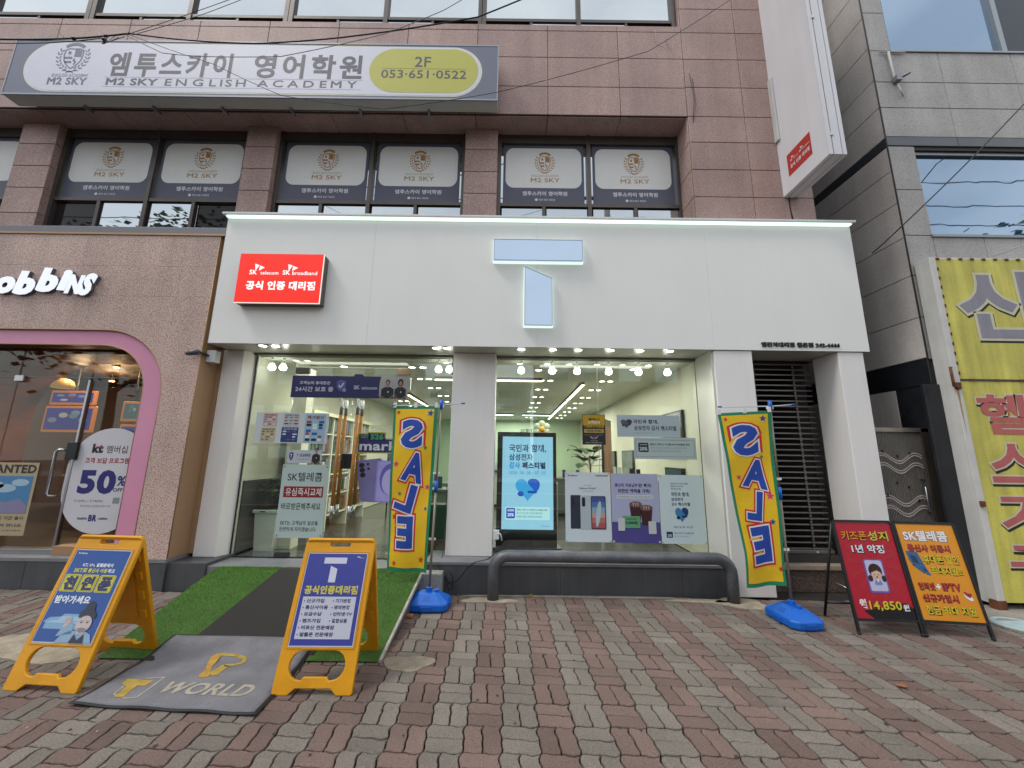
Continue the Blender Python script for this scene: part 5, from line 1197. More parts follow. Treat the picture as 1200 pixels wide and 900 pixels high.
me = mkmesh('turf_blades', vs, fs, bl_m); o = D.objects.new('turf_blades', me); link(o, RP); o['kind'] = 'stuff'
q = MB()
def P_(x, y, dz): return (x, y, slope(x, y) + dz)
ys = [3.40, 3.75, 4.1, 4.45, 4.72, 4.80]
for dz0 in (0,):
    top = [P_(strip_x(y)[0], y, .019) for y in ys] + [P_(strip_x(y)[1], y, .019) for y in ys]; n_ = len(ys)
    bot = [(x, y, z - .010) for x, y, z in top]
    q.add(top + bot, [(i, i + 1, n_ + i + 1, n_ + i) for i in range(n_ - 1)] + [(i, i + 2 * n_, i + 1 + 2 * n_, i + 1) for i in range(n_ - 1)] + [(n_ + i, n_ + i + 1, 3 * n_ + i + 1, 3 * n_ + i) for i in range(n_ - 1)] + [(0, n_, 3 * n_, 2 * n_), (n_ - 1, 3 * n_ - 1, 4 * n_ - 1, 2 * n_ - 1)])
q.build('walking_strip', mat('black_grip', '#2b2826', .95, fine=.25, fs=150, bump=.3, bs=200), RP)
# mat
mt_ = thing('door_mat', 'grey entrance mat with yellow T and WORLD lettering at the foot of the ramp', 'mat', (-2.2, 3.2, 0))
mA, mB_, mC, mD = Vector((-2.84, 3.61, 0)), Vector((-1.60, 3.60, 0)), Vector((-1.545, 2.70, 0)), Vector((-2.79, 2.775, 0))
class Mat:
    bend = False; n = Vector((0, 0, 1))
    def P(s, x, y, l=0):
        p = mA.lerp(mD, y).lerp(mB_.lerp(mC, y), x); p.z = .0085 + l + .010 * max(0, 1 - 8 * x) * (.6 + .4 * math.sin(14 * y)) + .004 * max(0, 1 - 8 * (1 - y)) * (1 + math.sin(20 * x)) + max(0, (.14 - y)) * .05 * math.sin(PI * x); p.z += max(0, slope(p.x, p.y) + .012 - .0) if p.y > ry0 - .03 else 0; return p
MS = Mat(); nx_, ny_ = 24, 18
def mgrid(i0, l): return [MS.P(i0 + (1 - 2 * i0) * i / nx_, i0 + (1 - 2 * i0) * j / ny_, l) for j in range(ny_ + 1) for i in range(nx_ + 1)]
gf = [(j * (nx_ + 1) + i, (j + 1) * (nx_ + 1) + i, (j + 1) * (nx_ + 1) + i + 1, j * (nx_ + 1) + i + 1) for j in range(ny_) for i in range(nx_)]
def matplate(name, i0, l, m, par):
    me = mkmesh(name, mgrid(i0, l), gf, m, True); o = link(D.objects.new(name, me), par); md = o.modifiers.new('thickness', 'SOLIDIFY'); md.thickness = .004; md.offset = -1 if True else 0; return o
matplate('rubber_edge', 0, 0, mat('rubber_black', '#232325', .7), mt_); pile = matplate('pile', .022, .004, mat('grey_pile', '#717075', .95, var=.18, vs=5, fine=.2, fs=160, bump=.35, bs=220), mt_)
yl, wt = mat('mat_yellow', '#a0853c', .95, var=.2, vs=14, fine=.15), mat('mat_cream', '#9c9486', .95, var=.15, vs=14, fine=.15)
draw(MS, 'yellow_t', [poly((.095, .655), (.258, .665), (.25, .735), (.205, .74), (.222, .885), (.174, .895), (.152, .75), (.104, .725))], .0065, yl, pile)
draw(MS, 'cream_frame', band([(.19, .638), (.289, .612), (.297, .885), (.245, .90), (.225, .895)], (.010, .014)) + band([(.172, .87), (.150, .855), (.135, .745)], (.010, .014)), .0065, wt, pile)
text(MS, 'WORLD', (.355, .665, .865, .82), .0065, wt, pile, .02, shear=.04)
draw(MS, 'yellow_mark', [ell(.435, .305, .03, .055, 14), poly((.41, .33), (.465, .31), (.475, .38), (.478, .44), (.54, .575), (.505, .60), (.470, .585), (.458, .47), (.425, .39))], .0065, mat('mat_orange', '#a8823c', .95, var=.2, vs=14), pile)
draw(MS, 'yellow_mark', band([(.445, .262), (.56, .272), (.62, .30), (.635, .35), (.60, .39), (.545, .41)], (.026, .036)) + [poly((.525, .40), (.575, .41), (.57, .50), (.575, .555), (.53, .57), (.51, .50))], .0065, yl, pile)

# ================================================================== YELLOW FOLDING SIGNS
def aframe_shell(loc, rz, label):
    """moulded folding sign: front and back leaf 0.535 wide, 0.94 high"""
    t = thing('folding_sign', label, 'folding sign', loc, rz, group='yellow plastic folding signs by the ramp', world=False)
    W, H, SP = .535, .945, .285; L_ = math.hypot(H, SP); res = {}
    for nm, sg in (('front_leaf', -1), ('back_leaf', 1)):
        if sg < 0: S = Face((-W / 2, -.005, H), (1, 0, 0), (0, -SP, -H), W, L_)
        else: S = Face((W / 2, .005, H), (-1, 0, 0), (0, SP, -H), W, L_)
        def Rr(x0, y0, x1, y1, r, n=5):
            p = rr(x0, y0, x1, y1, r, r, n)[0]; return p
        o = [(-.0, .03), (.012, .008), (.035, 0), (W - .035, 0), (W - .012, .008), (W, .03)]
        o += [(W + .004, L_ - .012), (W - .008, L_), (W - .105, L_), (W - .150, L_ - .038), (.150, L_ - .038), (.105, L_), (.008, L_), (-.004, L_ - .012)]
        slot = Rr(.19, .028, .345, .068, .016); hx0, hx1, hy0, hy1 = .075, W - .075, .735, .905; cy = (hy0 + hy1) / 2; rad = .085
        hole = []
        for k in range(9): a = R(-90 + 180 * k / 8); hole.append((hx1 - rad + rad * math.cos(a), cy + rad * math.sin(a)))
        hole += [(.36, hy1), (.345, hy1 - .02), (.19, hy1 - .02), (.175, hy1)]
        for k in range(9): a = R(90 + 180 * k / 8); hole.append((hx0 + rad + rad * math.cos(a), cy + rad * math.sin(a)))
        leaf_ = loops(nm, o, [slot, hole], S, -.028, .028, yellow_p, t, bev=.005)
        # raised rim of the picture field and of the lower opening
        rim = loops('picture_rim', Rr(.028, .095, W - .028, .725, .008, 2), [Rr(.036, .103, W - .036, .717, .006, 2)], S, 0, .004, yellow_p, leaf_, bev=.0015)
        for k in range(3): draw(S, 'moulded_line', [rect((.10 + .0) / W, (.036 + .012 * k) / L_, .16 / W, (.038 + .012 * k) / L_)], .0, yellow_p, leaf_, .0012)
        if sg > 0:   # ribbed inner side of the back leaf
            for y in (.12, .28, .44, .60):
                for x in (.03, W - .075):
                    q = MB(); pts = [S.P((x + a) / W, (y + b) / L_, -.029) for a, b in ((0, 0), (.045, 0), (.045, .07), (0, .07))]; n = S.n
                    q.add([p for p in pts] + [p - n * .012 for p in pts], [(0, 1, 2, 3), (7, 6, 5, 4)] + [(i, i + 4, (i + 1) % 4 + 4, (i + 1) % 4) for i in range(4)]); q.build('rib', yellow_p, leaf_)
            q = MB(); a = [S.P(x / W, y / L_, -.029) for x, y in ((.11, .15), (W - .11, .15), (W - .11, .68), (.11, .68))]; n = S.n
            q.add(a + [p - n * .006 for p in a], [(0, 1, 2, 3), (7, 6, 5, 4)] + [(i, i + 4, (i + 1) % 4 + 4, (i + 1) % 4) for i in range(4)]); q.build('inner_panel', yellow_p, leaf_)
        res[nm] = (S, leaf_)
    for x in (-W / 2 + .03, W / 2 - .03): tube('hinge', [(x - .02, 0, H - .012), (x + .02, 0, H - .012)], .009, yellow_p, t)
    S, leaf_ = res['front_leaf']; L0 = L_
    PS = Face(S.P(.040 / W, .107 / L_, 0), (1, 0, 0), (0, -SP, -H), W - .08, .606)
    sh = sheet(PS, 'poster', pr('#c8cbd2'), leaf_, .0025); return t, PS, sh, L_
T1, P1, sh1, _ = aframe_shell((-3.13, 3.205, 0), R(-3.6), 'yellow folding sign with a blue poster of a man in a tall black hat')
bgb = prg('#2557a8'); draw(P1, 'blue_field', [rect(.012, .01, .985, .988)], .0035, bgb, sh1)
wt_, yw_ = prg('#dfe4ee'), prg('#e6dc3c')
text(P1, 'SK telecom', (.06, .035, .22, .055), .0046, wt_, sh1, .02); text(P1, 'KT, U+, 알뜰폰에서', (.24, .155, .78, .20), .0046, wt_, sh1, .04)
text(P1, 'SKT로 ', (.13, .215, .36, .262), .0046, yw_, sh1, .04); text(P1, '통신사 이동', (.38, .215, .72, .262), .0046, yw_, sh1, .04); text(P1, '하고', (.73, .215, .85, .262), .0046, wt_, sh1, .04)
for k, ch in enumerate('천원폰'):
    a = .03 + .305 * k; draw(P1, 'yellow_tile', [rr(a, .285, a + .285, .475, .03, .02)], .0046, yw_, sh1); draw(P1, 'tile_line', band(rr(a + .018, .297, a + .267, .463, .02, .014)[0], (.008, .006), True), .0056, prg('#b3a832'), sh1)
    text(P1, ch, (a + .04, .305, a + .245, .455), .0062, prg('#26306a'), sh1, .06)
text(P1, '받아가세요', (.05, .515, .66, .60), .0046, wt_, sh1, .04)
pal = prg('#86b2d8'); pal2 = prg('#a8c8e2')
draw(P1, 'palace_picture', [poly((.03, .79), (.12, .745), (.30, .735), (.34, .705), (.62, .705), (.66, .735), (.80, .745), (.86, .79)), rect(.08, .79, .84, .86)], .0046, pal, sh1)
draw(P1, 'palace_roof', [poly((.26, .775), (.31, .74), (.34, .73), (.58, .73), (.62, .745), (.66, .775)), poly((0.05, .80), (.2, .775), (.5, .772), (.74, .80))], .0056, pal2, sh1)
navy, skin, robe = prg('#2c2f45'), prg('#c9b7b4'), prg('#8fb0cc')
draw(P1, 'robe', [poly((.38, .988), (.46, .90), (.58, .87), (.80, .87), (.92, .90), (.985, .988)), poly((.36, .93), (.42, .80), (.52, .76), (.58, .82), (.60, .90))], .0064, robe, sh1)
draw(P1, 'hat', [poly((.60, .735), (.59, .69), (.65, .645), (.66, .59), (.72, .565), (.80, .60), (.82, .66), (.88, .70), (.885, .745))], .0074, navy, sh1)
draw(P1, 'face', [ell(.74, .80, .125, .085, 20), rect(.68, .86, .80, .90)], .0084, skin, sh1); draw(P1, 'eye', [ell(.69, .785, .02, .006, 8), ell(.79, .785, .02, .006, 8), rect(.66, .768, .72, .772), rect(.76, .768, .82, .772)], .0094, navy, sh1)
draw(P1, 'beard', [poly((.66, .845), (.74, .835), (.82, .845), (.79, .875), (.74, .89), (.69, .875))], .0094, prg('#8d7f84'), sh1); draw(P1, 'collar', [poly((.66, .90), (.74, .96), (.82, .90), (.86, .988), (.62, .988))], .0094, navy, sh1)
draw(P1, 'hand', [ell(.46, .80, .06, .028, 14, rot=-35)], .0074, skin, sh1); draw(P1, 'finger', [rr(.40 + .028 * k, .745 - .006 * k, .422 + .028 * k, .80, .01, .008, 3) for k in range(4)], .0082, skin, sh1)
T2, P2, sh2, _ = aframe_shell((-1.325, 3.208, 0), R(.9), 'yellow folding sign with a violet T poster listing shop services')
draw(P2, 'violet_field', [rect(.012, .01, .985, .988)], .0035, prg('#4a4fa6'), sh2)
tw = prg('#cfd0e0'); draw(P2, 'letter_t', [rect(.29, .055, .665, .125), poly((.415, .150), (.53, .185), (.53, .335), (.415, .335))], .0046, tw, sh2)
draw(P2, 'wing_mark', wing(.83, .035, .06, .022), .0046, tw, sh2); text(P2, 'telecom', (.87, .05, .95, .062), .0046, tw, sh2, .01)
text(P2, '공식인증대리점', (.065, .37, .925, .465), .0046, prg('#ddd35a'), sh2, .05)
draw(P2, 'white_field', [rect(.07, .49, .925, .925)], .0046, prg('#c3c4d2'), sh2)
sv_ = [('신규가입', .14, .42), ('통신사이동', .14, .50), ('요금수납', .14, .42), ('렌즈가입', .14, .42), ('어르신 전문매장', .14, .66), ('알뜰폰 전문매장', .14, .66)]; sv2 = [('기기변경', .60, .84), ('명의변경', .60, .84), ('인터넷·TV', .60, .90), ('결합상품', .60, .84)]
vi2 = prg('#3f3f74')
for lst in (sv_, sv2):
    for k, (s_, a, b) in enumerate(lst):
        y = .512 + .069 * k; text(P2, s_, (a, y, b, y + .042), .0058, vi2, sh2, .03); draw(P2, 'bullet', [ell(a - .035, y + .024, .009, .007, 8)], .0058, vi2, sh2)

# ================================================================== METAL FOLDING BOARDS ON THE RIGHT
def metal_board(bl, br, top_l, label, gap=.125, back=True):
    bl, br, tl = Vector(bl), Vector(br), Vector(top_l); ux = (br - bl).normalized(); W = (br - bl).length; dn = (bl - tl).normalized(); Lh = (tl - bl).length
    t = thing('menu_board', label, 'folding board', ((bl.x + br.x) / 2, (bl.y + br.y) / 2 + .2, 0)); S = Face(tl, ux, dn, W, Lh)
    def bar(a, b, name='frame_bar', r=.011):
        q = MB(); A, B = Vector(a), Vector(b); d = (B - A).normalized(); s_ = d.cross(S.n).normalized(); vs = []
        for P in (A, B):
            for i, j in ((-1, -1), (1, -1), (1, 1), (-1, 1)): vs.append(P + s_ * r * i + S.n * r * j)
        q.add(vs, [(0, 1, 2, 3), (7, 6, 5, 4)] + [(i, i + 4, (i + 1) % 4 + 4, (i + 1) % 4) for i in range(4)]); return q.build(name, black, t)
    bar(S.P(0, 0), S.P(0, 1)); bar(S.P(1, 0), S.P(1, 1)); bar(S.P(.02, 0), S.P(.98, 0)); bar(S.P(.02, 1 - gap), S.P(.98, 1 - gap))
    for x in (0, 1): tube('rubber_foot', [S.P(x, .975), S.P(x, 1.0)], .015, mat('rubber_black'), t)
    off = Vector((0.015, .42, 0))
    a0, a1 = S.P(.01, .015), S.P(.99, .015); b0, b1 = bl + off, br + off
    A0, A1 = a0.copy(), a1.copy(); b0.z = b1.z = .01
    for a, b in ((A0, b0), (A1, b1)): tube('back_leg', [a + Vector((0, .02, 0)), b], .013, black, t, 8)
    m0, m1 = A0.lerp(b0, .86), A1.lerp(b1, .86); tube('back_rail', [m0, m1], .011, black, t, 8)
    for x in (0, 1): p = S.P(x, .62); tube('stay', [p, Vector((p.x, p.y, p.z)).lerp((A0 if x == 0 else A1).lerp((b0 if x == 0 else b1), .60), .98)], .004, steel, t, 6)
    F_ = Face(S.P(.02, .012), ux, dn, W * .96, Lh * (1 - gap - .022)); return t, F_
t3, F3 = metal_board((3.275, 3.945, 0), (3.850, 3.925, 0), (3.325, 4.15, .985), 'black framed folding board with a red poster of a phone and price')
s3 = sheet(F3, 'red_poster', mat('poster_red', '#a3162a', .35, var=.05, vs=3), t3, .004, l=-.002)
for k in range(14): a = 2 * PI * k / 14; draw(F3, 'ray', [poly((.52, .45), (.52 + .5 * math.cos(a) * .93, .45 + .4 * math.sin(a) * .93), (.52 + .5 * math.cos(a + .2) * .93, .45 + .4 * math.sin(a + .2) * .93))], .0028, prg('#c22a3a'), s3)
yl3, ora = prg('#e6cf34'), prg('#e8962a'); blk3, wh3 = prg('#17151a'), prg('#e2e2e6')
def shadowed(S, s_, b, l, m, par, off=.027, edge=blk3, d=.012):
    text(S, s_, (b[0] + d * .5, b[1] + d * .6, b[2] + d * .5, b[3] + d * .6), l, edge, par, off + .04); text(S, s_, b, l + .0012, m, par, off)
shadowed(F3, '키즈폰', (.07, .095, .52, .20), .004, ora, s3); shadowed(F3, '성지', (.54, .095, .90, .20), .004, yl3, s3); shadowed(F3, '1년 약정', (.20, .245, .77, .335), .004, wh3, s3)
draw(F3, 'phone_edge', [rr(.34, .40, .68, .745, .04, .025)], .004, prg('#6f66b8'), s3); draw(F3, 'phone_face', [rr(.365, .412, .655, .728, .03, .02)], .005, prg('#c2bdd8'), s3)
draw(F3, 'hair', [ell(.51, .52, .115, .075, 18), ell(.40, .60, .04, .035, 10), ell(.63, .60, .04, .035, 10)], .006, prg('#3a2422'), s3); draw(F3, 'face', [ell(.512, .555, .085, .055, 18)], .007, prg('#dfb9a4'), s3)
draw(F3, 'fringe', [poly((.42, .54), (.44, .485), (.51, .465), (.58, .485), (.60, .54), (.53, .515), (.47, .53))], .0078, prg('#3a2422'), s3); draw(F3, 'dress', [poly((.45, .65), (.48, .61), (.55, .61), (.58, .65), (.57, .665), (.46, .665))], .0066, prg('#7f8fd0'), s3); draw(F3, 'collar', [poly((.485, .61), (.545, .61), (.515, .64))], .0078, wh3, s3)
draw(F3, 'smile', [ell(.512, .585, .02, .008, 8)], .0086, prg('#a03030'), s3); draw(F3, 'eye', [ell(.48, .56, .008, .006, 8), ell(.545, .56, .008, .006, 8)], .0086, blk3, s3)
draw(F3, 'black_corner', [poly((.15, .925), (.88, .84), (1, .90), (1, 1), (.30, 1))], .003, blk3, s3)
text(F3, '월', (.10, .81, .22, .905), .0052, wh3, s3, .05); shadowed(F3, '14,850', (.26, .825, .80, .925), .0046, yl3, s3); text(F3, '원', (.82, .855, .92, .92), .0056, wh3, s3, .04)
t4, F4 = metal_board((3.885, 3.930, 0), (4.430, 3.865, 0), (3.975, 4.18, .975), 'black framed folding board with an orange poster of carrier offers')
s4 = sheet(F4, 'orange_poster', mat('poster_orange', '#cc861e', .35, var=.05, vs=3), t4, .004, l=-.002)
rd4 = prg('#b8393a')
shadowed(F4, 'SK텔레콤', (.09, .075, .84, .19), .004, wh3, s4, .027, prg('#8a8a92')); shadowed(F4, '통신사 이동시', (.10, .225, .82, .305), .004, rd4, s4, .027, prg('#6a2420'))
shadowed(F4, '휴대폰 할인', (.31, .335, .90, .43), .004, yl3, s4); shadowed(F4, '최대지원!!', (.39, .455, .90, .545), .004, yl3, s4)
draw(F4, 'blue_phones', [poly((.05, .30), (.24, .31), (.30, .44), (.33, .50), (.26, .54), (.13, .47), (.07, .40)), poly((.24, .47), (.33, .50), (.37, .555), (.30, .55))], .004, prg('#3f6a96'), s4)
draw(F4, 'phone_shine', [poly((.10, .34), (.20, .36), (.22, .44), (.12, .42)), ell(.12, .45, .02, .012, 8)], .005, prg('#27405f'), s4)
shadowed(F4, '인터넷', (.09, .625, .36, .705), .004, rd4, s4, .027, prg('#6a2420')); text(F4, '+', (.38, .64, .46, .695), .005, wh3, s4, .05); shadowed(F4, 'IPTV', (.48, .625, .78, .705), .004, rd4, s4, .027, prg('#6a2420'))
shadowed(F4, '신규가입시', (.10, .74, .68, .82), .004, rd4, s4, .027, prg('#6a2420')); shadowed(F4, '현금 최대 지원', (.10, .855, .90, .945), .004, yl3, s4)
draw(F4, 'gift_picture', [ell(.86, .755, .07, .03, 12, rot=25)], .004, wh3, s4); draw(F4, 'gift_band', [ell(.85, .735, .055, .02, 12, rot=25), rect(.86, .72, .92, .75)], .005, rd4, s4)

# ================================================================== ICE CREAM PARLOUR ON THE LEFT
IP = thing('ice_cream_parlour', 'speckled terrazzo shop front with a pink rounded portal left of the phone shop', 'shop', (-6.2, 5.1, 0))
S = Face((-12, 4.86, 4.535), (1, 0, 0), (0, 0, -1), 1, 1)
def portal_loop(x1, z1, r, zb=.345, x0=-8.6, seg=10):
    p = [(x0 + 12, 4.535 - zb)]
    p += [(x0 + 12 + r * (1 - math.cos(R(a))), 4.535 - z1 + r * (1 - math.sin(R(a)))) for a in range(0, 91, 90 // seg)]
    p += [(x1 + 12 - r * (1 - math.sin(R(a))), 4.535 - z1 + r * (1 - math.cos(R(a)))) for a in range(0, 91, 90 // seg)]
    p += [(x1 + 12, 4.535 - zb)]; return p
hx1, hz1, hr = -4.49, 3.165, .86
tz = 3.20
seams = [(-12, 12 - 12)]
# terrazzo slabs above the portal, courses z 4.08 and joints as in the photograph
zs_t = [tz, 3.64, 4.075, 4.534]; xs_t = [-12, -10.3, -8.6, -7.55, -6.0, -5.05, -4.52, -4.066]
box('wall', (-11.98, -4.08, 4.874, 5.0, .345, 4.53), granite_dark, IP) if False else None
for j in range(3):
    off_ = 0 if j % 2 else .35
    for a, b in zip(xs_t[:-1], xs_t[1:]):
        a2, b2 = a + (off_ if a > -12 and a > xs_t[0] and a != xs_t[-2] else 0), b + (off_ if b != xs_t[-1] and b != xs_t[-2] else 0)
        if b2 - a2 > .05: panel(b2 - a2 - .0016, zs_t[j + 1] - zs_t[j] - .0016, (a2 + .0008, 4.874, zs_t[j]), terrazzo, IP, 'terrazzo_slab', t=.014, c=.0008)
# spandrel of the arch and the right jamb
o_ = [(hx1 + 12, 4.535 - tz)]; o_ = [(12 - 4.066, 4.535 - tz), (12 - 4.066, 4.535 - .345), (hx1 + 12, 4.535 - .345)] 
o_ += [(hx1 + 12 - hr * (1 - math.sin(R(a))), 4.535 - hz1 + hr * (1 - math.cos(R(a)))) for a in range(90, -1, -9)] + [(12 - 7.7, 4.535 - hz1), (12 - 7.7, 4.535 - tz)]
loops('terrazzo_slab', o_, [], S, -.0, .0012 + .0, terrazzo, IP); q = MB()
def P3(x, z, y): return (x - 12, y, 4.535 - z)
q.prism(o_, lambda x, z: P3(x, z, 4.862), lambda x, z: P3(x, z, 4.99)); q.build('terrazzo_jamb', terrazzo, IP)
box('terrazzo_jamb', (-12, -8.6, 4.862, 4.99, .345, tz), terrazzo, IP)
box('side_return', (-4.066, -4.050, 4.862, 5.16, .345, 4.534), tan_m, IP); box('side_return', (-4.05, -3.992, 5.14, 5.40, .345, 2.99), tan_m, IP)
for k in range(1): tube('corner_trim', [(-4.058, 4.860, .345), (-4.058, 4.860, 4.53)], .006, gold_trim, IP, 6)
# pink ring and gold edges, recessed
def ringpts(x1, z1, r): return portal_loop(x1, z1, r)
out_p, in_p = portal_loop(hx1, hz1, hr), portal_loop(-4.75, 2.965, .62, x0=-8.34)
ring_ = out_p + in_p[::-1]
loops('pink_ring', ring_, [], S, -.045, .02, pink_m, IP)
def edge(pts, y, r, name='gold_edge'): tube(name, [(x - 12, y, 4.535 - z) for x, z in pts], r, gold_trim, IP, 6)
edge(out_p, 4.868, .012); edge(in_p, 4.892, .010)
rv = [(x - 12, 4.535 - z) for x, z in in_p]; q = MB(); n_ = len(rv)
q.add([(x, 4.885, z) for x, z in rv] + [(x, 5.12, z) for x, z in rv], [(i, i + 1, n_ + i + 1, n_ + i) for i in range(n_ - 1)]); q.build('portal_reveal', mat('portal_brown', '#4c3626', .5), IP)
pl_m = plinth_m
for a, b in ((-12, -9.5), (-9.5, -7.6), (-7.6, -5.7), (-5.7, -4.05)): box('plinth', (a + .001, b - .001, 4.85, 5.2, -.02, .30), pl_m, IP, c=.004)
box('plinth_ledge', (-12, -4.052, 4.845, 5.2, .301, .344), ledge_m, IP, c=.004)
box('door_sill', (-5.55, -4.76, 4.96, 5.14, .345, .45), tan_m, IP, c=.004); box('door_sill', (-8.3, -5.56, 5.0, 5.14, .345, .40), steel, IP, c=.004)
# glass, door rod and handle
box('glass_pane', (-5.62, -4.752, 5.06, 5.07, .452, 2.96), glass_l, IP); gd = box('glass_door', (-6.6, -5.64, 5.055, 5.065, .402, 2.55), glass_l, IP); box('glass_pane', (-8.33, -6.62, 5.06, 5.07, .402, 2.96), glass_l, IP); box('glass_pane', (-6.6, -5.64, 5.06, 5.07, 2.56, 2.96), glass_l, IP)
q = MB(); q.box(-8.3, -4.76, 5.05, 5.075, 2.552, 2.558); q.build('glass_joint', mat('silicone'), IP)
for xx in (-5.63,): box('door_post', (xx - .016, xx + .016, 5.035, 5.085, .40, 2.52), steel, IP, c=.005)
tube('door_handle', [(-5.72, 5.03, 1.60), (-5.78, 4.99, 1.60), (-5.80, 4.985, 1.57), (-5.80, 4.985, 1.06), (-5.78, 4.99, 1.03), (-5.72, 5.03, 1.03)], .016, steel, gd, 10)
box('lock', (-5.70, -5.56, 5.00, 5.034, 1.48, 1.70), black, IP, c=.008); box('door_hinge', (-6.62, -6.50, 5.02, 5.05, 2.49, 2.57), steel, IP, c=.005)
# room behind: wooden arch, lit ceiling lamps, framed screens
bw_ = mat('parlour_wood', '#8a4417', .55, var=.25, vs=3); bd = mat('parlour_dark', '#523622', .7, var=.1)
box('back_wall', (-12, -4.2, 9.6, 9.7, .3, 3.2), bd, IP); box('parlour_ceiling', (-12, -4.2, 5.15, 9.6, 3.18, 3.22), mat('parlour_ceiling_brown', '#38261a', .7), IP); box('parlour_floor', (-12, -4.2, 5.15, 9.6, .28, .345), mat('parlour_floor', '#4a4038', .5), IP); box('inner_wall', (-4.25, -4.2, 5.0, 9.6, .3, 3.2), bd, IP)
def archpts(x0, x1, z1, r): return [(x0, .345)] + [(x0 + r * (1 - math.cos(R(a))), z1 - r + r * math.sin(R(a))) for a in range(0, 91, 15)] + [(x1 - r * (1 - math.sin(R(a))), z1 - r + r * math.cos(R(a))) for a in range(0, 91, 15)] + [(x1, .345)]
A1_, A2_ = archpts(-8.5, -4.3, 3.17, .9), archpts(-7.85, -4.3, 3.02, .95)
q = MB(); n_ = len(A1_); q.add([(x, 5.6, z) for x, z in A1_] + [(x, 5.6, z) for x, z in A2_] + [(x, 6.3, z) for x, z in A1_] + [(x, 6.3, z) for x, z in A2_], [(i, i + 1, n_ + i + 1, n_ + i) for i in range(n_ - 1)] + [(n_ + i, n_ + i + 1, 3 * n_ + i + 1, 3 * n_ + i) for i in range(n_ - 1)]); q.build('wooden_arch', bw_, IP)
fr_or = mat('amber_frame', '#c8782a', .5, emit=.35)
def framed(u0, v0, u1, v1, Y, m, label):
    a, b = at(u0, v0, Y=Y), at(u1, v1, Y=Y); x0, x1, z1, z0 = a.x, b.x, a.z, b.z
    t = thing('menu_screen', label, 'screen', ((x0 + x1) / 2, Y, (z0 + z1) / 2)); box('frame', (x0 - .04, x1 + .04, Y, Y + .05, z0 - .04, z1 + .04), fr_or, t, c=.01); sc__ = box('screen', (x0, x1, Y - .006, Y - .001, z0, z1), m, t)
    r = random.Random(int(u0)); S = flat(x0, x1, z0, z1, Y - .0075)
    for k in range(5): draw(S, 'picture', [ell(r.uniform(.15, .85), r.uniform(.15, .85), .10, .12, 12)], .001, em(r.choice(('#8fb0e0', '#d8dce8', '#b05a50', '#6fb0b8')), .25), sc__)
    tube('ceiling_rod', [((x0 + x1) / 2, Y + .03, z1 + .04), ((x0 + x1) / 2, Y + .03, 3.18)], .012, dark_metal, t)
bl_s = em('#2a36b8', .32); te_s = em('#5a8f9a', .25)
framed(63, 460, 108, 472, 7.0, bl_s, 'small blue menu screen under the lamps in the parlour window'); framed(56, 478, 104, 504, 7.0, bl_s, 'large blue menu screen under the small one in the parlour window')
framed(147, 473, 161, 491, 6.6, te_s, 'teal picture screen beside the pink ring in the parlour window'); framed(143, 500, 158, 514, 6.6, bl_s, 'small blue screen low beside the pink ring behind the round sign')
warm = em('#ffd890', 16, 'warm_lamp')
for u, v, Y, lb in ((92.5, 428, 6.4, 'brightest warm ceiling spot, left one over the parlour screens'), (107.5, 423.5, 6.9, 'warm ceiling spot right of the brightest one'), (136.5, 431, 6.9, 'warm ceiling spot nearest the pink ring'), (131, 447, 7.8, 'small warm ceiling spot below the others')):
    p = at(u, v, Y=Y); t = thing('parlour_spot', lb, 'lamp', (p.x, p.y, p.z)); MB().lathe([(.05, .01), (.05, .10), (.03, .12)], p, 12).build('housing', dark_metal, t); MB().lathe([(.04, 0), (.042, .009), (.0005, .009)], p, 12).build('lens', warm, t); tube('rod', [(p.x, p.y, p.z + .12), (p.x, p.y, 3.18)], .008, dark_metal, t)
    ld = D.lights.new('parlour_light', 'POINT'); ld.energy = 28; ld.color = (1, .75, .45); ld.shadow_soft_size = .1; lo = D.objects.new('parlour_light', ld); COL.objects.link(lo); lo.location = (p.x, p.y, p.z - .06)
p = at(74, 450, Y=6.4); t = thing('pendant_lamp', 'rounded yellow pendant lamp hanging in the parlour window', 'lamp', tuple(p)); MB().lathe([(.14, -.07), (.145, -.02), (.12, .05), (.06, .09), (.01, .10)], p, 18).build('shade', em('#c9a24a', .45), t, smooth=True); tube('cord', [(p.x, p.y, p.z + .1), (p.x, p.y, 3.18)], .005, black, t)
ct = thing('serving_counter', 'wooden serving counter inside the ice cream parlour', 'counter', (-5.8, 6.8, .345)); box('body', (-7.4, -4.6, 6.6, 7.2, .346, 1.15), mat('basket_wood', '#6e5136', .7, var=.3, vs=12, bump=.5, bs=30), ct); box('top', (-7.45, -4.55, 6.55, 7.25, 1.151, 1.20), mat('counter_top', '#a08c74', .4), ct, c=.01)
# round membership sign on the glass, seen behind the pink ring
kx0, kx1, kz0, kz1 = at(69, 590, Y=5.04).x, at(170, 570, Y=5.04).x, at(110, 626, Y=5.04).z, at(150, 502, Y=5.04).z
S = flat(kx0, kx1, kz0, kz1, 5.045); r_ = (kx1 - kx0) / 2
pp = rr(0, 0, 1, 1, .5, r_ / (kz1 - kz0), 14)[0]; ks = emitp(S, 'membership_sign', [(pp, [tuple(range(len(pp)))])], 0, pr('#cfcdd2'), None, .004); props(ks, 'large white rounded 50% off membership sign behind the pink ring of the parlour', 'sign')
nv2 = pr('#2b2c7c'); rd2 = pr('#b5323e')
text(S, 'kt', (.265, .155, .40, .245), .005, pr('#2c2a30'), ks, .06); draw(S, 'kt_stroke', [poly((.31, .185), (.39, .178), (.41, .19), (.32, .20))], .0062, rd2, ks); text(S, '멤버십', (.445, .17, .70, .245), .005, pr('#4a484e'), ks, .01)
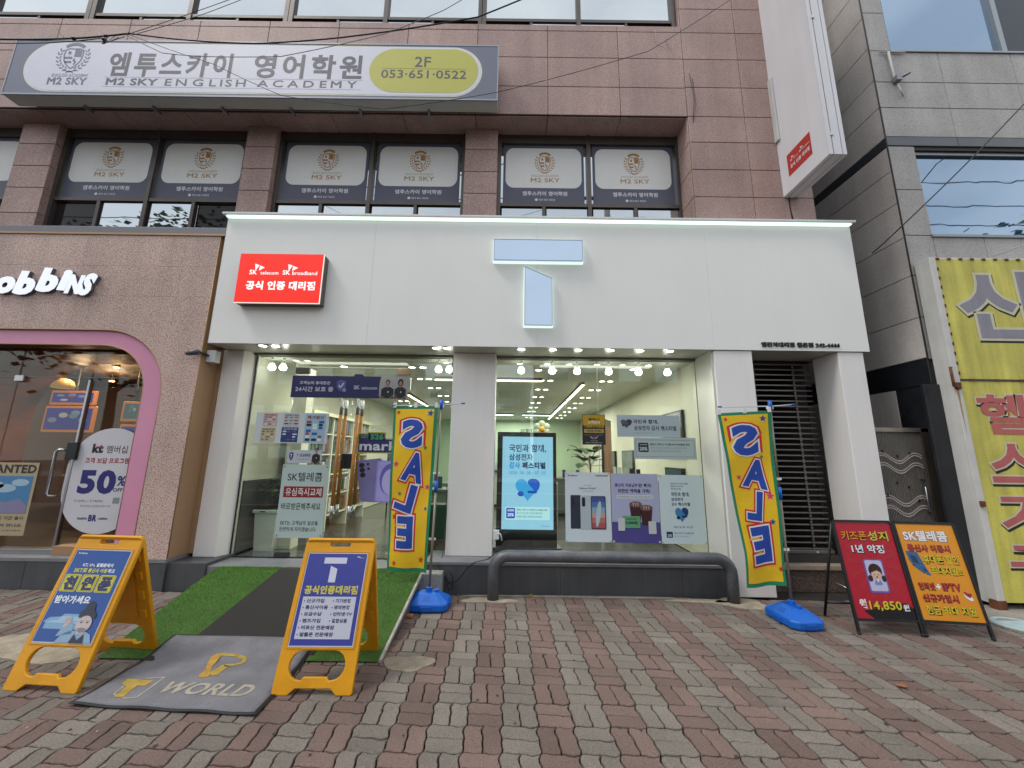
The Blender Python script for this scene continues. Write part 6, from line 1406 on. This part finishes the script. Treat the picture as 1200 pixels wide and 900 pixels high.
text(S, '고객 보답 프로그램', (.205, .29, .745, .345), .005, rd2, ks, .03); text(S, '50', (.18, .405, .635, .635), .005, nv2, ks, .05); text(S, '%', (.65, .46, .755, .555), .005, nv2, ks, .03); text(S, 'OFF', (.62, .575, .735, .61), .005, nv2, ks, .03)
text(S, '7.1(수) ~ 7.19(수)', (.175, .685, .52, .715), .005, pr('#55535a'), ks, .01); text(S, '배스킨라빈스 앱 멤버십 제시 고객', (.26, .735, .62, .755), .005, gy_, ks, 0); draw(S, 'small_card', [rect(.64, .665, .72, .72)], .005, gy_, ks)
text(S, 'baskin', (.26, .845, .375, .87), .005, nv2, ks, .03); text(S, 'BR', (.39, .825, .49, .885), .005, nv2, ks, .05); text(S, 'robbins', (.505, .845, .62, .87), .005, nv2, ks, .03)
# wanted notice on the left edge
wx0, wx1, wz0, wz1 = at(-22, 545, Y=5.04).x, at(46, 545, Y=5.04).x, at(30, 628, Y=5.04).z, at(20, 542, Y=5.04).z
S = flat(wx0, wx1, wz0, wz1, 5.045); wn = sheet(S, 'wanted_notice', pr('#b8a888'), None, .003); props(wn, 'tan WANTED notice with a blue picture on the parlour glass at the left edge', 'poster')
text(S, 'WANTED', (.04, .03, .97, .15), .004, pr('#2e2a2a'), wn, .04); draw(S, 'picture', [rect(.05, .19, .95, .70)], .004, pr('#4f8fc0'), wn); draw(S, 'cloud', [ell(.3, .32, .18, .06, 14), ell(.75, .28, .15, .05, 14), ell(.5, .36, .2, .06, 14)], .005, pr('#a9c6d8'), wn); draw(S, 'hill', [poly((.05, .70), (.05, .58), (.3, .47), (.55, .55), (.8, .5), (.95, .6), (.95, .70))], .006, pr('#8a86a8'), wn)
text(S, '한정 기간 출시', (.42, .74, .93, .79), .004, pr('#4a4038'), wn, .02); text(S, '매장에서 만나요', (.30, .84, .93, .885), .004, pr('#4a4038'), wn, .03); text(S, '6월 한정 수량 소진시까지', (.2, .92, .93, .945), .004, pr('#4a4038'), wn, .01)
# lit parlour letters
lt = em('#eef3ff', .85); ltr = thing('lit_lettering', 'glowing white rounded lettering of the ice cream parlour on the terrazzo wall', 'sign', (-6.3, 4.86, 3.6))
S = Face((-7.75, 4.815, 3.975), (1, 0, -.0), (0, 0, -1), 2.08, .35)
for ch, b, rot in (('k', (-.30, -.05, -.18, .9), 0), ('R', (.10, .05, .385, 1.05), 0), ('o', (.40, .28, .53, .98), -6), ('b', (.535, .06, .66, 1.02), 4), ('b', (.675, -.08, .80, .90), 4), ('i', (.81, -.02, .865, .82), 5), ('N', (.865, .18, .955, .95), 4), ('S', (.955, .10, 1.03, 1.02), 12)):
    V, F = glyphs(ch, .06); xa, xb, ya, yb = min(v[0] for v in V), max(v[0] for v in V), min(v[1] for v in V), max(v[1] for v in V); pts = []
    for x, y, d_ in V:
        X, Y_ = (x - xa) / (xb - xa), 1 - (y - ya) / (yb - ya); px, py = (b[0] + X * (b[2] - b[0])) * 2.2, (b[1] + Y_ * (b[3] - b[1])) * .38; cx, cy = (b[0] + b[2]) * 1.1, (b[1] + b[3]) * .19; c, s__ = math.cos(R(rot)), math.sin(R(rot))
        pts.append(((cx + (px - cx) * c - (py - cy) * s__ + .12 * (.19 - py)) / 2.2, (cy + (px - cx) * s__ + (py - cy) * c) / .38))
    emitp(S, 'letter_face', [(pts, F)], .0, lt, ltr, th=.006); emitp(S, 'letter_side', [(pts, F)], -.041, pr('#6a6470'), ltr, th=.04)

# ================================================================== GREY GRANITE BUILDING ON THE RIGHT
RB = thing('grey_building', 'grey granite building with blue reflecting windows at the right edge', 'building', (8, 6, 0))
CX, CY = 5.36, 4.80
mb = MB(); mb.box(CX + .02, 14, CY + .02, CY + .30, 2.9, 4.60); mb.box(CX + .02, 14, CY + .02, CY + .3, 6.02, 7.72); mb.box(CX + .02, 5.72, CY + .02, CY + .3, 4.6, 14); mb.box(CX + .02, 14, 4.98, 5.1, .1, 2.9)
mb.box(CX + .02, CX + .2, CY + .02, 16, .1, 14); mb.box(CX, 14, 5.4, 16, 13.9, 14); mb.box(CX, 14, 15.9, 16, 0, 14); mb.box(13.9, 14, 5, 16, 0, 14); mb.box(9.4, 9.7, CY + .02, CY + .3, 4.6, 6.02); mb.box(9.4, 9.7, CY + .02, CY + .3, 7.72, 14)
mb.build('wall', mat('grey_joint', '#4c4a48', .9), RB)
zf = [2.9, 3.47, 4.06, 4.655]
panels([CX, 5.755, 6.455, 7.55, 8.65, 9.75, 10.85], zf, CY + .02, grey_stone, RB, t=.02)
panels([CX, 5.755], [4.655, 5.36, 6.065], CY + .02, grey_stone, RB, t=.02)
panels([CX, 6.40, 7.50, 8.60, 9.70, 10.8], [6.225, 6.72, 7.17, 7.735], CY + .02, grey_stone, RB, t=.02)
panels([CX, 5.70], [7.735, 8.45, 9.15, 9.9, 10.6], CY + .02, grey_stone, RB, t=.02)
dkb = mat('dark_band_stone', '#55565b', .4, var=.1, vs=4)
panels([CX, 6.40, 7.50, 8.60, 9.70, 10.8], [6.07, 6.225], CY + .02, dkb, RB, name='band_stone', t=.024)
zside = [2.92, 3.47, 4.06, 4.62, 5.15, 5.66, 6.05]; ys_ = [CY, 6.2, 7.6, 9.0]
panels(ys_, zside, CX + .02, side_stone, RB, 'L', t=.02); panels(ys_, [6.20, 6.72, 7.2, 7.78, 8.35, 8.9, 9.5, 10.1, 10.7, 11.3], CX + .02, side_stone, RB, 'L', t=.02)
panels(ys_, [6.05, 6.20], CX + .02, mat('side_band_stone', '#35363c', .4), RB, 'L', name='band_stone', t=.022)
panels(ys_, [2.57, 2.92], CX + .02, black_stone, RB, 'L', name='black_slab', t=.024)
panels([CY, 5.28], [.05, 1.0, 1.85, 2.57], CX + .02, black_stone, RB, 'L', name='black_slab', t=.022); panels([5.28, 6.2, 7.6], [.05, .9, 1.75, 2.57], CX + .02, side_stone, RB, 'L', t=.02)
tube('corner_joint', [(CX + .0, CY - .004, 2.9), (CX + .0, CY - .004, 11.3)], .010, mat('grey_joint'), RB, 6)
box('black_pilaster', (5.19, 5.40, 4.755, 4.795, .0, 2.56), black_stone, RB, c=.004)
def rbwin(x0, x1, z0, z1, split=None):
    f = MB(); Y = CY + .05
    for b in ((x0, x1, Y, Y + .08, z0, z0 + .05), (x0, x1, Y, Y + .08, z1 - .05, z1), (x0, x0 + .05, Y, Y + .08, z0 + .05, z1 - .05), (x1 - .05, x1, Y, Y + .08, z0 + .05, z1 - .05)): f.box(*b)
    if split: f.box(split - .04, split + .04, Y - .01, Y + .085, z0 + .05, z1 - .05)
    f.box(x0 - .02, x1 + .02, CY - .02, CY + .06, z0 - .03, z0)
    wf = f.build('window_frame', alu, RB)
    if split:
        box('pane', (x0 + .05, split - .04, Y + .04, Y + .05, z0 + .05, z1 - .05), pane_b, wf); box('pane', (split + .04, x1 - .05, Y + .04, Y + .05, z0 + .05, z1 - .05), mat_pane('dark_blue_pane', '#232a30', 1.35), wf)
    else: box('pane', (x0 + .05, x1 - .05, Y + .04, Y + .05, z0 + .05, z1 - .05), pane_b, wf)
rbwin(5.755, 9.4, 4.66, 6.02); rbwin(5.70, 9.4, 7.74, 9.6, 7.51)
wp = MB(); pm_ = mat('white_pipe', '#b9b7b2', .5)
pb = thing('pipe_bracket', 'thin white pipe stub and small fitting on the grey wall under the upper window', 'pipe', (5.6, 4.77, 7.2))
tube('pipe', [(5.49, 4.775, 7.68), (5.70, 4.775, 7.69), (5.88, 4.775, 7.68)], .010, pm_, pb); tube('pipe', [(5.62, 4.77, 7.68), (5.63, 4.77, 7.22), (5.66, 4.76, 7.16)], .016, pm_, pb); tube('pipe', [(5.66, 4.765, 7.10), (5.71, 4.765, 6.88)], .012, pm_, pb)
box('junction', (5.62, 5.70, 4.72, 4.79, 7.13, 7.22), mat('fitting_grey', '#85878a', .4, metal=.4), pb, c=.006); tube('nozzle', [(5.70, 4.74, 7.18), (5.80, 4.70, 7.22)], .012, dark_metal, pb)
# yellow gym sign
GS = thing('gym_sign', 'weathered yellow gym sign with big grey and pink Korean letters at the right edge', 'sign', (6.6, 4.65, 0))
yw = mat('weathered_yellow', '#c4bb58', .55, var=.12, vs=2.2, fine=.05, fs=40, stain=.22); rust = mat('rust', '#6a3f28', .85, var=.3, vs=20)
frm = mat('sign_white_frame', '#c9c7c2', .55, var=.06, vs=5, stain=.10)
SX0, SX1 = 5.40, 8.7
box('side_return', (SX0, SX0 + .012, 4.60, 4.78, .05, 4.19), frm, GS); box('front_edge', (SX0 - .014, SX0 + .07, 4.585, 4.60, .05, 4.19), frm, GS, c=.003)
box('upper_panel', (SX0 + .071, SX1, 4.592, 4.605, 2.60, 4.19), yw, GS); box('lower_panel', (SX0 + .071, SX1, 4.592, 4.605, .08, 2.572), yw, GS); box('mid_rail', (SX0 + .07, SX1, 4.585, 4.604, 2.574, 2.598), mat('dark_rail', '#4d4432', .7), GS)
box('top_rail', (SX0, SX1, 4.60, 4.78, 4.191, 4.215), frm, GS)
for k in range(22): box('rust_clip', (SX0 + .08 + .15 * k, SX0 + .12 + .15 * k, 4.582, 4.60, 4.175, 4.20), rust, GS)
for k in range(12): box('rust_clip', (SX0 + .066, SX0 + .084, 4.580, 4.592, 2.65 + .125 * k, 2.69 + .125 * k), rust, GS)
for k in range(11): box('rust_clip', (SX0 + .20 + .30 * k, SX0 + .25 + .30 * k, 4.580, 4.592, 2.572, 2.60), rust, GS)
tube('latch', [(SX0 - .03, 4.57, 2.73), (SX0 - .05, 4.56, 2.74), (SX0 - .05, 4.56, 2.50), (SX0 + .0, 4.57, 2.48)], .014, rust, GS)
box('hinge', (SX0 - .02, SX0 + .05, 4.565, 4.585, 2.47, 2.55), rust, GS); box('hinge', (SX0 - .0, SX0 + .05, 4.565, 4.585, 1.10, 1.16), rust, GS); box('foot', (SX0 - .03, SX0 + .07, 4.575, 4.66, .0, .10), rust, GS)
q = MB(); q.add([(SX0 - .002, 4.584, 2.48), (SX0 + .03, 4.584, 2.48), (SX0 + .02, 4.584, 1.9)], [(0, 1, 2)]); q.build('rust_streak', mat('rust_stain', '#a88a62', .8, var=.2, vs=14), GS)
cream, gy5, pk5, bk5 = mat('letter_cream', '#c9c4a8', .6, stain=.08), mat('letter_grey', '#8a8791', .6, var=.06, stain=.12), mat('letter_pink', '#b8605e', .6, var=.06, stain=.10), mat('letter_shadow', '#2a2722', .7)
def bigletter(ch, x0, x1, z0, z1, m):
    S = flat(x0, x1, z0, z1, 4.592); V0, _ = glyphs(ch, .027); xa, xb, ya, yb = min(v[0] for v in V0), max(v[0] for v in V0), min(v[1] for v in V0), max(v[1] for v in V0)
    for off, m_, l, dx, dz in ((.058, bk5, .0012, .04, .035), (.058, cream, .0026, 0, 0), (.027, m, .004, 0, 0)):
        V, F = glyphs(ch, off); pts = [((x - xa) / (xb - xa) + dx * .3 / (x1 - x0), 1 - (y - ya) / (yb - ya) + dz * .8 / (z1 - z0)) for x, y, d_ in V]
        emitp(S, 'big_letter' if m_ is m else 'letter_edge', [(pts, F)], l, m_, GS)
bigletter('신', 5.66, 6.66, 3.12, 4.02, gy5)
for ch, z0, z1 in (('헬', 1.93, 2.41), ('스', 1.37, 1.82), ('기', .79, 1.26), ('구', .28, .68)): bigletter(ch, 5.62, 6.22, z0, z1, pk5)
# gate in the gap
GT = thing('metal_gate', 'brown ribbed metal gate with wavy punched lines in the gap beside the black granite', 'gate', (5.0, 4.95, 0))
gm = mat('gate_metal', '#77726b', .45, metal=.4, var=.15, vs=5); gm2 = mat('gate_frame', '#4b443d', .45, metal=.4, var=.2, vs=4)
box('gate_panel', (4.58, 5.24, 4.96, 4.97, .05, 1.96), mat('gate_back', '#554f47', .5, metal=.3), GT)
for k in range(33): q = MB(); q.box(4.585 + .02 * k, 4.597 + .02 * k, 4.948, 4.96, .06, 1.955); q.build('rib', gm, GT)
dots = MB()
for z0 in (1.62, 1.50, 1.10, .98):
    for j in range(2):
        for k in range(31):
            x = 4.60 + .02 * k; z = z0 + .05 * math.sin((x - 4.6) * 2 * PI / .42) + .03 * j; dots.box(x - .008, x + .008, 4.944, 4.9475, z - .008, z + .008)
dots.build('punched_dots', mat('dot_metal', '#b8aaa5', .4, metal=.1), GT, kind='stuff')
for i, (x, z) in enumerate(((4.72, 1.72), (4.90, 1.66), (5.06, 1.70), (4.84, 1.33), (4.98, 1.28), (4.70, 1.18), (5.08, 1.12))): box('rivet', (x - .008, x + .008, 4.94, 4.947, z - .016, z + .016), black, GT)
box('gate_post', (5.24, 5.34, 4.93, 5.0, .03, 2.02), gm2, GT, c=.004); box('top_rail', (4.57, 5.34, 4.93, 5.0, 1.965, 2.02), mat('aged_steel', '#9a9084', .35, metal=.7, var=.2, vs=8), GT, c=.004); tube('handle', [(5.17, 4.935, 1.30), (5.15, 4.91, 1.28), (5.15, 4.91, 1.0), (5.17, 4.935, .98)], .012, steel, GT); box('lock_plate', (5.13, 5.19, 4.935, 4.95, 1.38, 1.50), mat('aged_steel'), GT)
# passage between the houses
pw = box('passage_wall', (4.37, 5.36, 7.4, 7.6, 0, 6), mat('passage_render', '#5c5853', .9, var=.15, vs=3)); props(pw, 'dim rendered wall closing the passage between the two buildings', 'wall')

# ================================================================== PROJECTING SIGN
PSn = thing('projecting_sign', 'tall white projecting sign with a small red dealer panel at its foot', 'sign', (4.03, 4.6, 5.35))
px0, px1, py0, py1, pz0, pz1 = 3.925, 4.145, 4.175, 4.99, 5.355, 10.2
wsg = mat('sign_white', '#cfcdd0', .4, var=.03, vs=1.5, stain=.03)
box('sign_box', (px0 + .004, px1 - .004, py0 + .004, py1, pz0 + .004, pz1), mat('sign_seam', '#2c2c30', .6), PSn)
box('left_shell', (px0 - .004, px0 + .003, py0 + .002, py1, pz0, pz1), wsg, PSn)
xa_, xb_ = px0 + .062, px1 - .058
for a, b in ((px0 - .004, xa_ - .012), (xa_, xb_), (xb_ + .010, px1)):
    box('front_shell', (a, b, py0 - .004, py0 + .0035, pz0, pz1), wsg, PSn); box('bottom_shell', (a, b, py0 + .004, py1, pz0 - .004, pz0 + .0035), wsg, PSn)
box('right_shell', (px1 - .0035, px1 + .002, py0 + .004, py1, pz0, pz1), wsg, PSn)
for z in (5.62, 7.45, 9.3): box('latch', (xa_ - .022, xa_ + .016, py0 - .014, py0 - .0045, z, z + .05), wsg, PSn, c=.003)
for y in (4.35, 4.82): MB().lathe([(.012, -.008), (.010, 0), (.0005, 0)], ((xa_ + xb_) / 2, y, pz0 - .004), 10).build('screw', wsg, PSn)
box('wall_bracket', (px0 - .035, px0 - .005, 4.90, 4.99, 6.25, 7.35), mat('bracket_white', '#b9b8b6', .5, var=.08, stain=.1), PSn, c=.01)
S = Face((px0 - .005, 4.835, 5.905), (0, -1, 0), (0, 0, -1), .43, .335); rp2 = sheet(S, 'red_panel', pr('#cc3a33'), PSn, .002)
dealer(S, rp2, .0035, pr('#d8d6d8'))
tube('sign_lead', [(4.0, 4.985, 5.35), (3.99, 4.985, 5.2), (4.02, 4.98, 4.84)], .008, black, PSn)

# ================================================================== CABLES
def cable(pts, r, label, name='overhead_cable', m=black):
    P = [Vector(p) for p in pts]; out_ = []
    for i in range(len(P) - 1):
        a, b = P[i], P[i + 1]; n_ = 6; sag = (b - a).length * .01
        for k in range(n_): t_ = k / n_; p = a.lerp(b, t_); p.z -= sag * 4 * t_ * (1 - t_); out_.append(p)
    out_.append(P[-1]); o = tube(name, out_, r, m, None, 6); props(o, label, 'cable'); return o
Yc = 4.05
A = lambda u, v, Y=Yc: at(u, v, Y=Y)
cable([A(-260, 60), A(0, 46), A(85, 45), A(125, 42), A(152, 39)], .011, 'thick black cable entering from the left above the academy sign')
cable([A(152, 39), A(220, 47), A(300, 51), A(400, 44), A(560, 20), A(700, -40)], .009, 'black cable sagging across the top of the academy sign to the right')
cable([A(-20, 50), A(60, 50), A(118, 45)], .006, 'thin grey cable looped just under the thick one at the upper left', m=pr('#56505a'))
cable([A(150, 40), A(250, 75), A(330, 112), A(450, 128), A(583, 108), A(760, 60), A(900, -30)], .0035, 'hair thin cable drooping under the right half of the academy sign')
cable([A(150, 40), A(300, -12), A(420, -60)], .004, 'thin cable rising steeply from the cable knot to the upper edge'); cable([A(155, 41), A(240, 16), A(330, -20)], .004, 'second thin cable rising from the cable knot to the upper edge', m=pr('#6a6468'))
cable([A(148, 41), A(190, 62), A(235, 66), A(330, 66), A(450, 40), A(520, 12), A(560, -12)], .0045, 'pale thin cable looping over the academy sign lettering', m=pr('#8a8580'))
cable([A(65, 32), A(76, 45)], .004, 'short drop wire above the left end of the academy sign')
kn = thing('cable_knot', 'tangle of black tape and wire where the cables meet over the academy sign', 'cable joint', tuple(A(125, 45)))
for u, v, s_ in ((86, 45, .035), (122, 46, .035), (124, 42, .03), (148, 40, .02)): c = A(u, v); MB().ball(c, s_, 8, 6, (1, .6, .7)).build('tape_lump', black, kn, smooth=True)
r = random.Random(3)
for k in range(4): c = A(123, 44); tube('loose_wire', [c, c + Vector((r.uniform(.02, .06), -.02, -.05)), c + Vector((r.uniform(-.02, .03), 0, -.10)), c + Vector((r.uniform(.05, .25), 0, r.uniform(0, .04)))], .004, black, kn, 5)
cable([A(1330, 20, 4.3), A(1200, 122, 4.35), A(1060, 262, 4.6), A(1022, 297, 4.9)], .008, 'black service cable slanting down across the right building to the canopy corner')
for k, (u0, v0, u1, v1) in enumerate(((1200, 282, 1165, 298),)): cable([at(1260, 262, Y=4.4), at(1165, 300, Y=4.59)], .007, 'short pale stay wire reaching the top of the yellow gym sign', m=pr('#b5b2ab'))
tube('hanging_wire', [(2.70, 4.985, 7.5), (2.73, 4.97, 7.0), (2.69, 4.98, 6.6), (2.75, 4.97, 6.9), (2.74, 4.985, 7.4)], .0035, black, None, 5); props(D.objects['hanging_wire'], 'thin loose wire hanging on the granite pier left of the projecting sign', 'cable')
tube('loose_wire_loop', [(2.20, 4.97, 8.30), (2.21, 4.96, 8.0), (2.30, 4.96, 7.95), (2.36, 4.965, 8.15), (2.40, 4.96, 7.9), (2.46, 4.97, 7.98)], .0035, pr('#a99a98'), None, 5); props(D.objects['loose_wire_loop'], 'small pale wire loops hanging below the right end of the top windows', 'cable')

# ================================================================== ACROSS THE STREET (seen mirrored in the glass)
def far_house(x0, x1, h, col, label, y=-20.0, fl=3):
    t = thing('street_house', label, 'building', ((x0 + x1) / 2, y - 4, 0)); box('wall', (x0, x1, y - 8, y, 0, h), mat('house_' + col.strip('#'), col, .8, var=.1, vs=1), t); box('parapet', (x0 - .1, x1 + .1, y - 8.1, y + .1, h, h + .5), conc, t)
    n_ = int((x1 - x0) / 2.6)
    for f in range(fl):
        for k in range(n_):
            cx = x0 + (x1 - x0) * (k + .5) / n_; zz = .6 + f * h / fl; fr_ = box('window', (cx - .95, cx + .95, y, y + .08, zz, zz + 1.6), alu, t); box('pane', (cx - .88, cx + .88, y + .081, y + .09, zz + .07, zz + 1.53), pane_w, fr_)
far_house(-22, -9, 9.5, '#8f867a', 'tan three storey house across the street, left of the others'); far_house(-8.5, 1.5, 7.0, '#a09c98', 'grey house across the street opposite the phone shop'); far_house(2.2, 14, 10.5, '#7d5a4c', 'brown house across the street, right of the grey one'); far_house(15, 30, 8, '#b0a89a', 'pale house across the street at the far right')
def tree(x, y, h, label, seed):
    r = random.Random(seed); t = thing('street_tree', label, 'tree', (x, y, 0)); bk = mat('bark', '#5a4c40', .9, var=.2, bump=.4, bs=20)
    tube('trunk', [(x, y, -.1), (x + .05, y, h * .25), (x - .04, y + .05, h * .5), (x, y, h * .8)], [.17, .14, .10, .04], bk, t, 10)
    ends = []
    for k in range(9):
        a = 2.4 * k; z0 = h * (.34 + .05 * k); b = Vector((x, y, z0)); L_ = h * r.uniform(.18, .30); e = b + Vector((math.cos(a) * L_, math.sin(a) * L_, L_ * .7)); tube('limb', [b, b.lerp(e, .5) + Vector((0, 0, .12)), e], [.06, .04, .015], bk, t, 6); ends += [e, b.lerp(e, .7)]
    ends.append(Vector((x, y, h * .85))); vs = []; fs = []
    for e in ends:
        for k in range(420):
            d = Vector((r.gauss(0, 1), r.gauss(0, 1), r.gauss(0, .75))); p = e + d * h * .062; s_ = r.uniform(.09, .17); M = Matrix.Rotation(r.uniform(0, 6), 3, 'Z') @ Matrix.Rotation(r.uniform(-1.2, 1.2), 3, 'X'); b = len(vs)
            vs += [p + M @ Vector(v) for v in ((-s_, 0, 0), (0, -s_ * .6, 0), (s_, 0, 0), (0, s_ * .6, 0))]; fs.append((b, b + 1, b + 2, b + 3))
    me = mkmesh('crown', vs, fs, mat('tree_leaf', '#46602c', .6, var=.3, vs=1.5, rnd=.2)); link(D.objects.new('crown', me), t)
tree(-13.8, -3.0, 10.4, 'bushy green street tree at the kerb behind the camera, on the left', 3); tree(15.4, -3.4, 8.9, 'bushy green street tree at the kerb behind the camera, on the right', 8)
pp_ = thing('utility_pole', 'concrete utility pole with cross arms at the kerb behind the camera', 'utility pole', (3.6, -2.6, 0)); tube('pole', [(3.6, -2.6, -.1), (3.6, -2.6, 12.5)], [.17, .11], conc, pp_, 14)
for z in (9.8, 10.6, 11.5): box('cross_arm', (2.7, 4.5, -2.66, -2.54, z, z + .08), dark_metal, pp_)
for k, z in enumerate((10.0, 10.7, 11.6, 9.2)): cable([(-30, -2.6 - .2 * k, z + .2), (3.6, -2.6, z), (30, -2.6 + .2 * k, z + .3)], .018, ('lowest', 'third', 'topmost', 'sagging bottom')[k] + ' power line running along the street behind the camera')
car = thing('parked_car', 'silver saloon car parked at the kerb facing the phone shop', 'car', (-4.2, -3.2, -.13))
prof = [(-2.2, .25), (-2.25, .62), (-2.1, .82), (-1.35, .92), (-.65, 1.38), (.55, 1.42), (1.25, .98), (2.0, .88), (2.25, .70), (2.25, .28)]
q = MB(); q.prism(prof, lambda x, z: (-4.2 + x, -4.05, z - .13), lambda x, z: (-4.2 + x, -2.3, z - .13)); o = q.build('body', mat('silver_paint', '#9fa3a7', .25, metal=.6), car)
md = o.modifiers.new('bevel', 'BEVEL'); md.width = .07; md.segments = 3; gl_ = mat_pane('car_glass', '#101418', 1.6)
for sg, yy in ((1, -2.292), (-1, -4.058)):
    q = MB(); q.prism([(-1.15, .95), (-.58, 1.32), (.0, 1.35), (.0, .97)], lambda x, z: (-4.2 + x, yy, z - .13), lambda x, z: (-4.2 + x, yy + .006 * sg, z - .13)); q.build('side_window', gl_, car)
    q = MB(); q.prism([(.06, .97), (.06, 1.35), (.48, 1.35), (1.05, .99)], lambda x, z: (-4.2 + x, yy, z - .13), lambda x, z: (-4.2 + x, yy + .006 * sg, z - .13)); q.build('side_window', gl_, car)
    for x in (-1.35, 1.4):
        W_ = MB(); n_ = 20
        for r0, a, b, nm, m_, f in ((.32, 0, .2, 'wheel', black, None),):
            pts = [(r0 * math.cos(2 * PI * k / n_), r0 * math.sin(2 * PI * k / n_)) for k in range(n_)]; q = MB(); q.prism(pts, lambda u, v: (-4.2 + x + u, yy - .18 * sg, .19 + v), lambda u, v: (-4.2 + x + u, yy + .02 * sg, .19 + v)); wh = q.build('wheel', black, car)
            pts = [(.2 * math.cos(2 * PI * k / n_), .2 * math.sin(2 * PI * k / n_)) for k in range(n_)]; q = MB(); q.prism(pts, lambda u, v: (-4.2 + x + u, yy + .021 * sg, .19 + v), lambda u, v: (-4.2 + x + u, yy + .03 * sg, .19 + v)); q.build('rim', steel, wh)
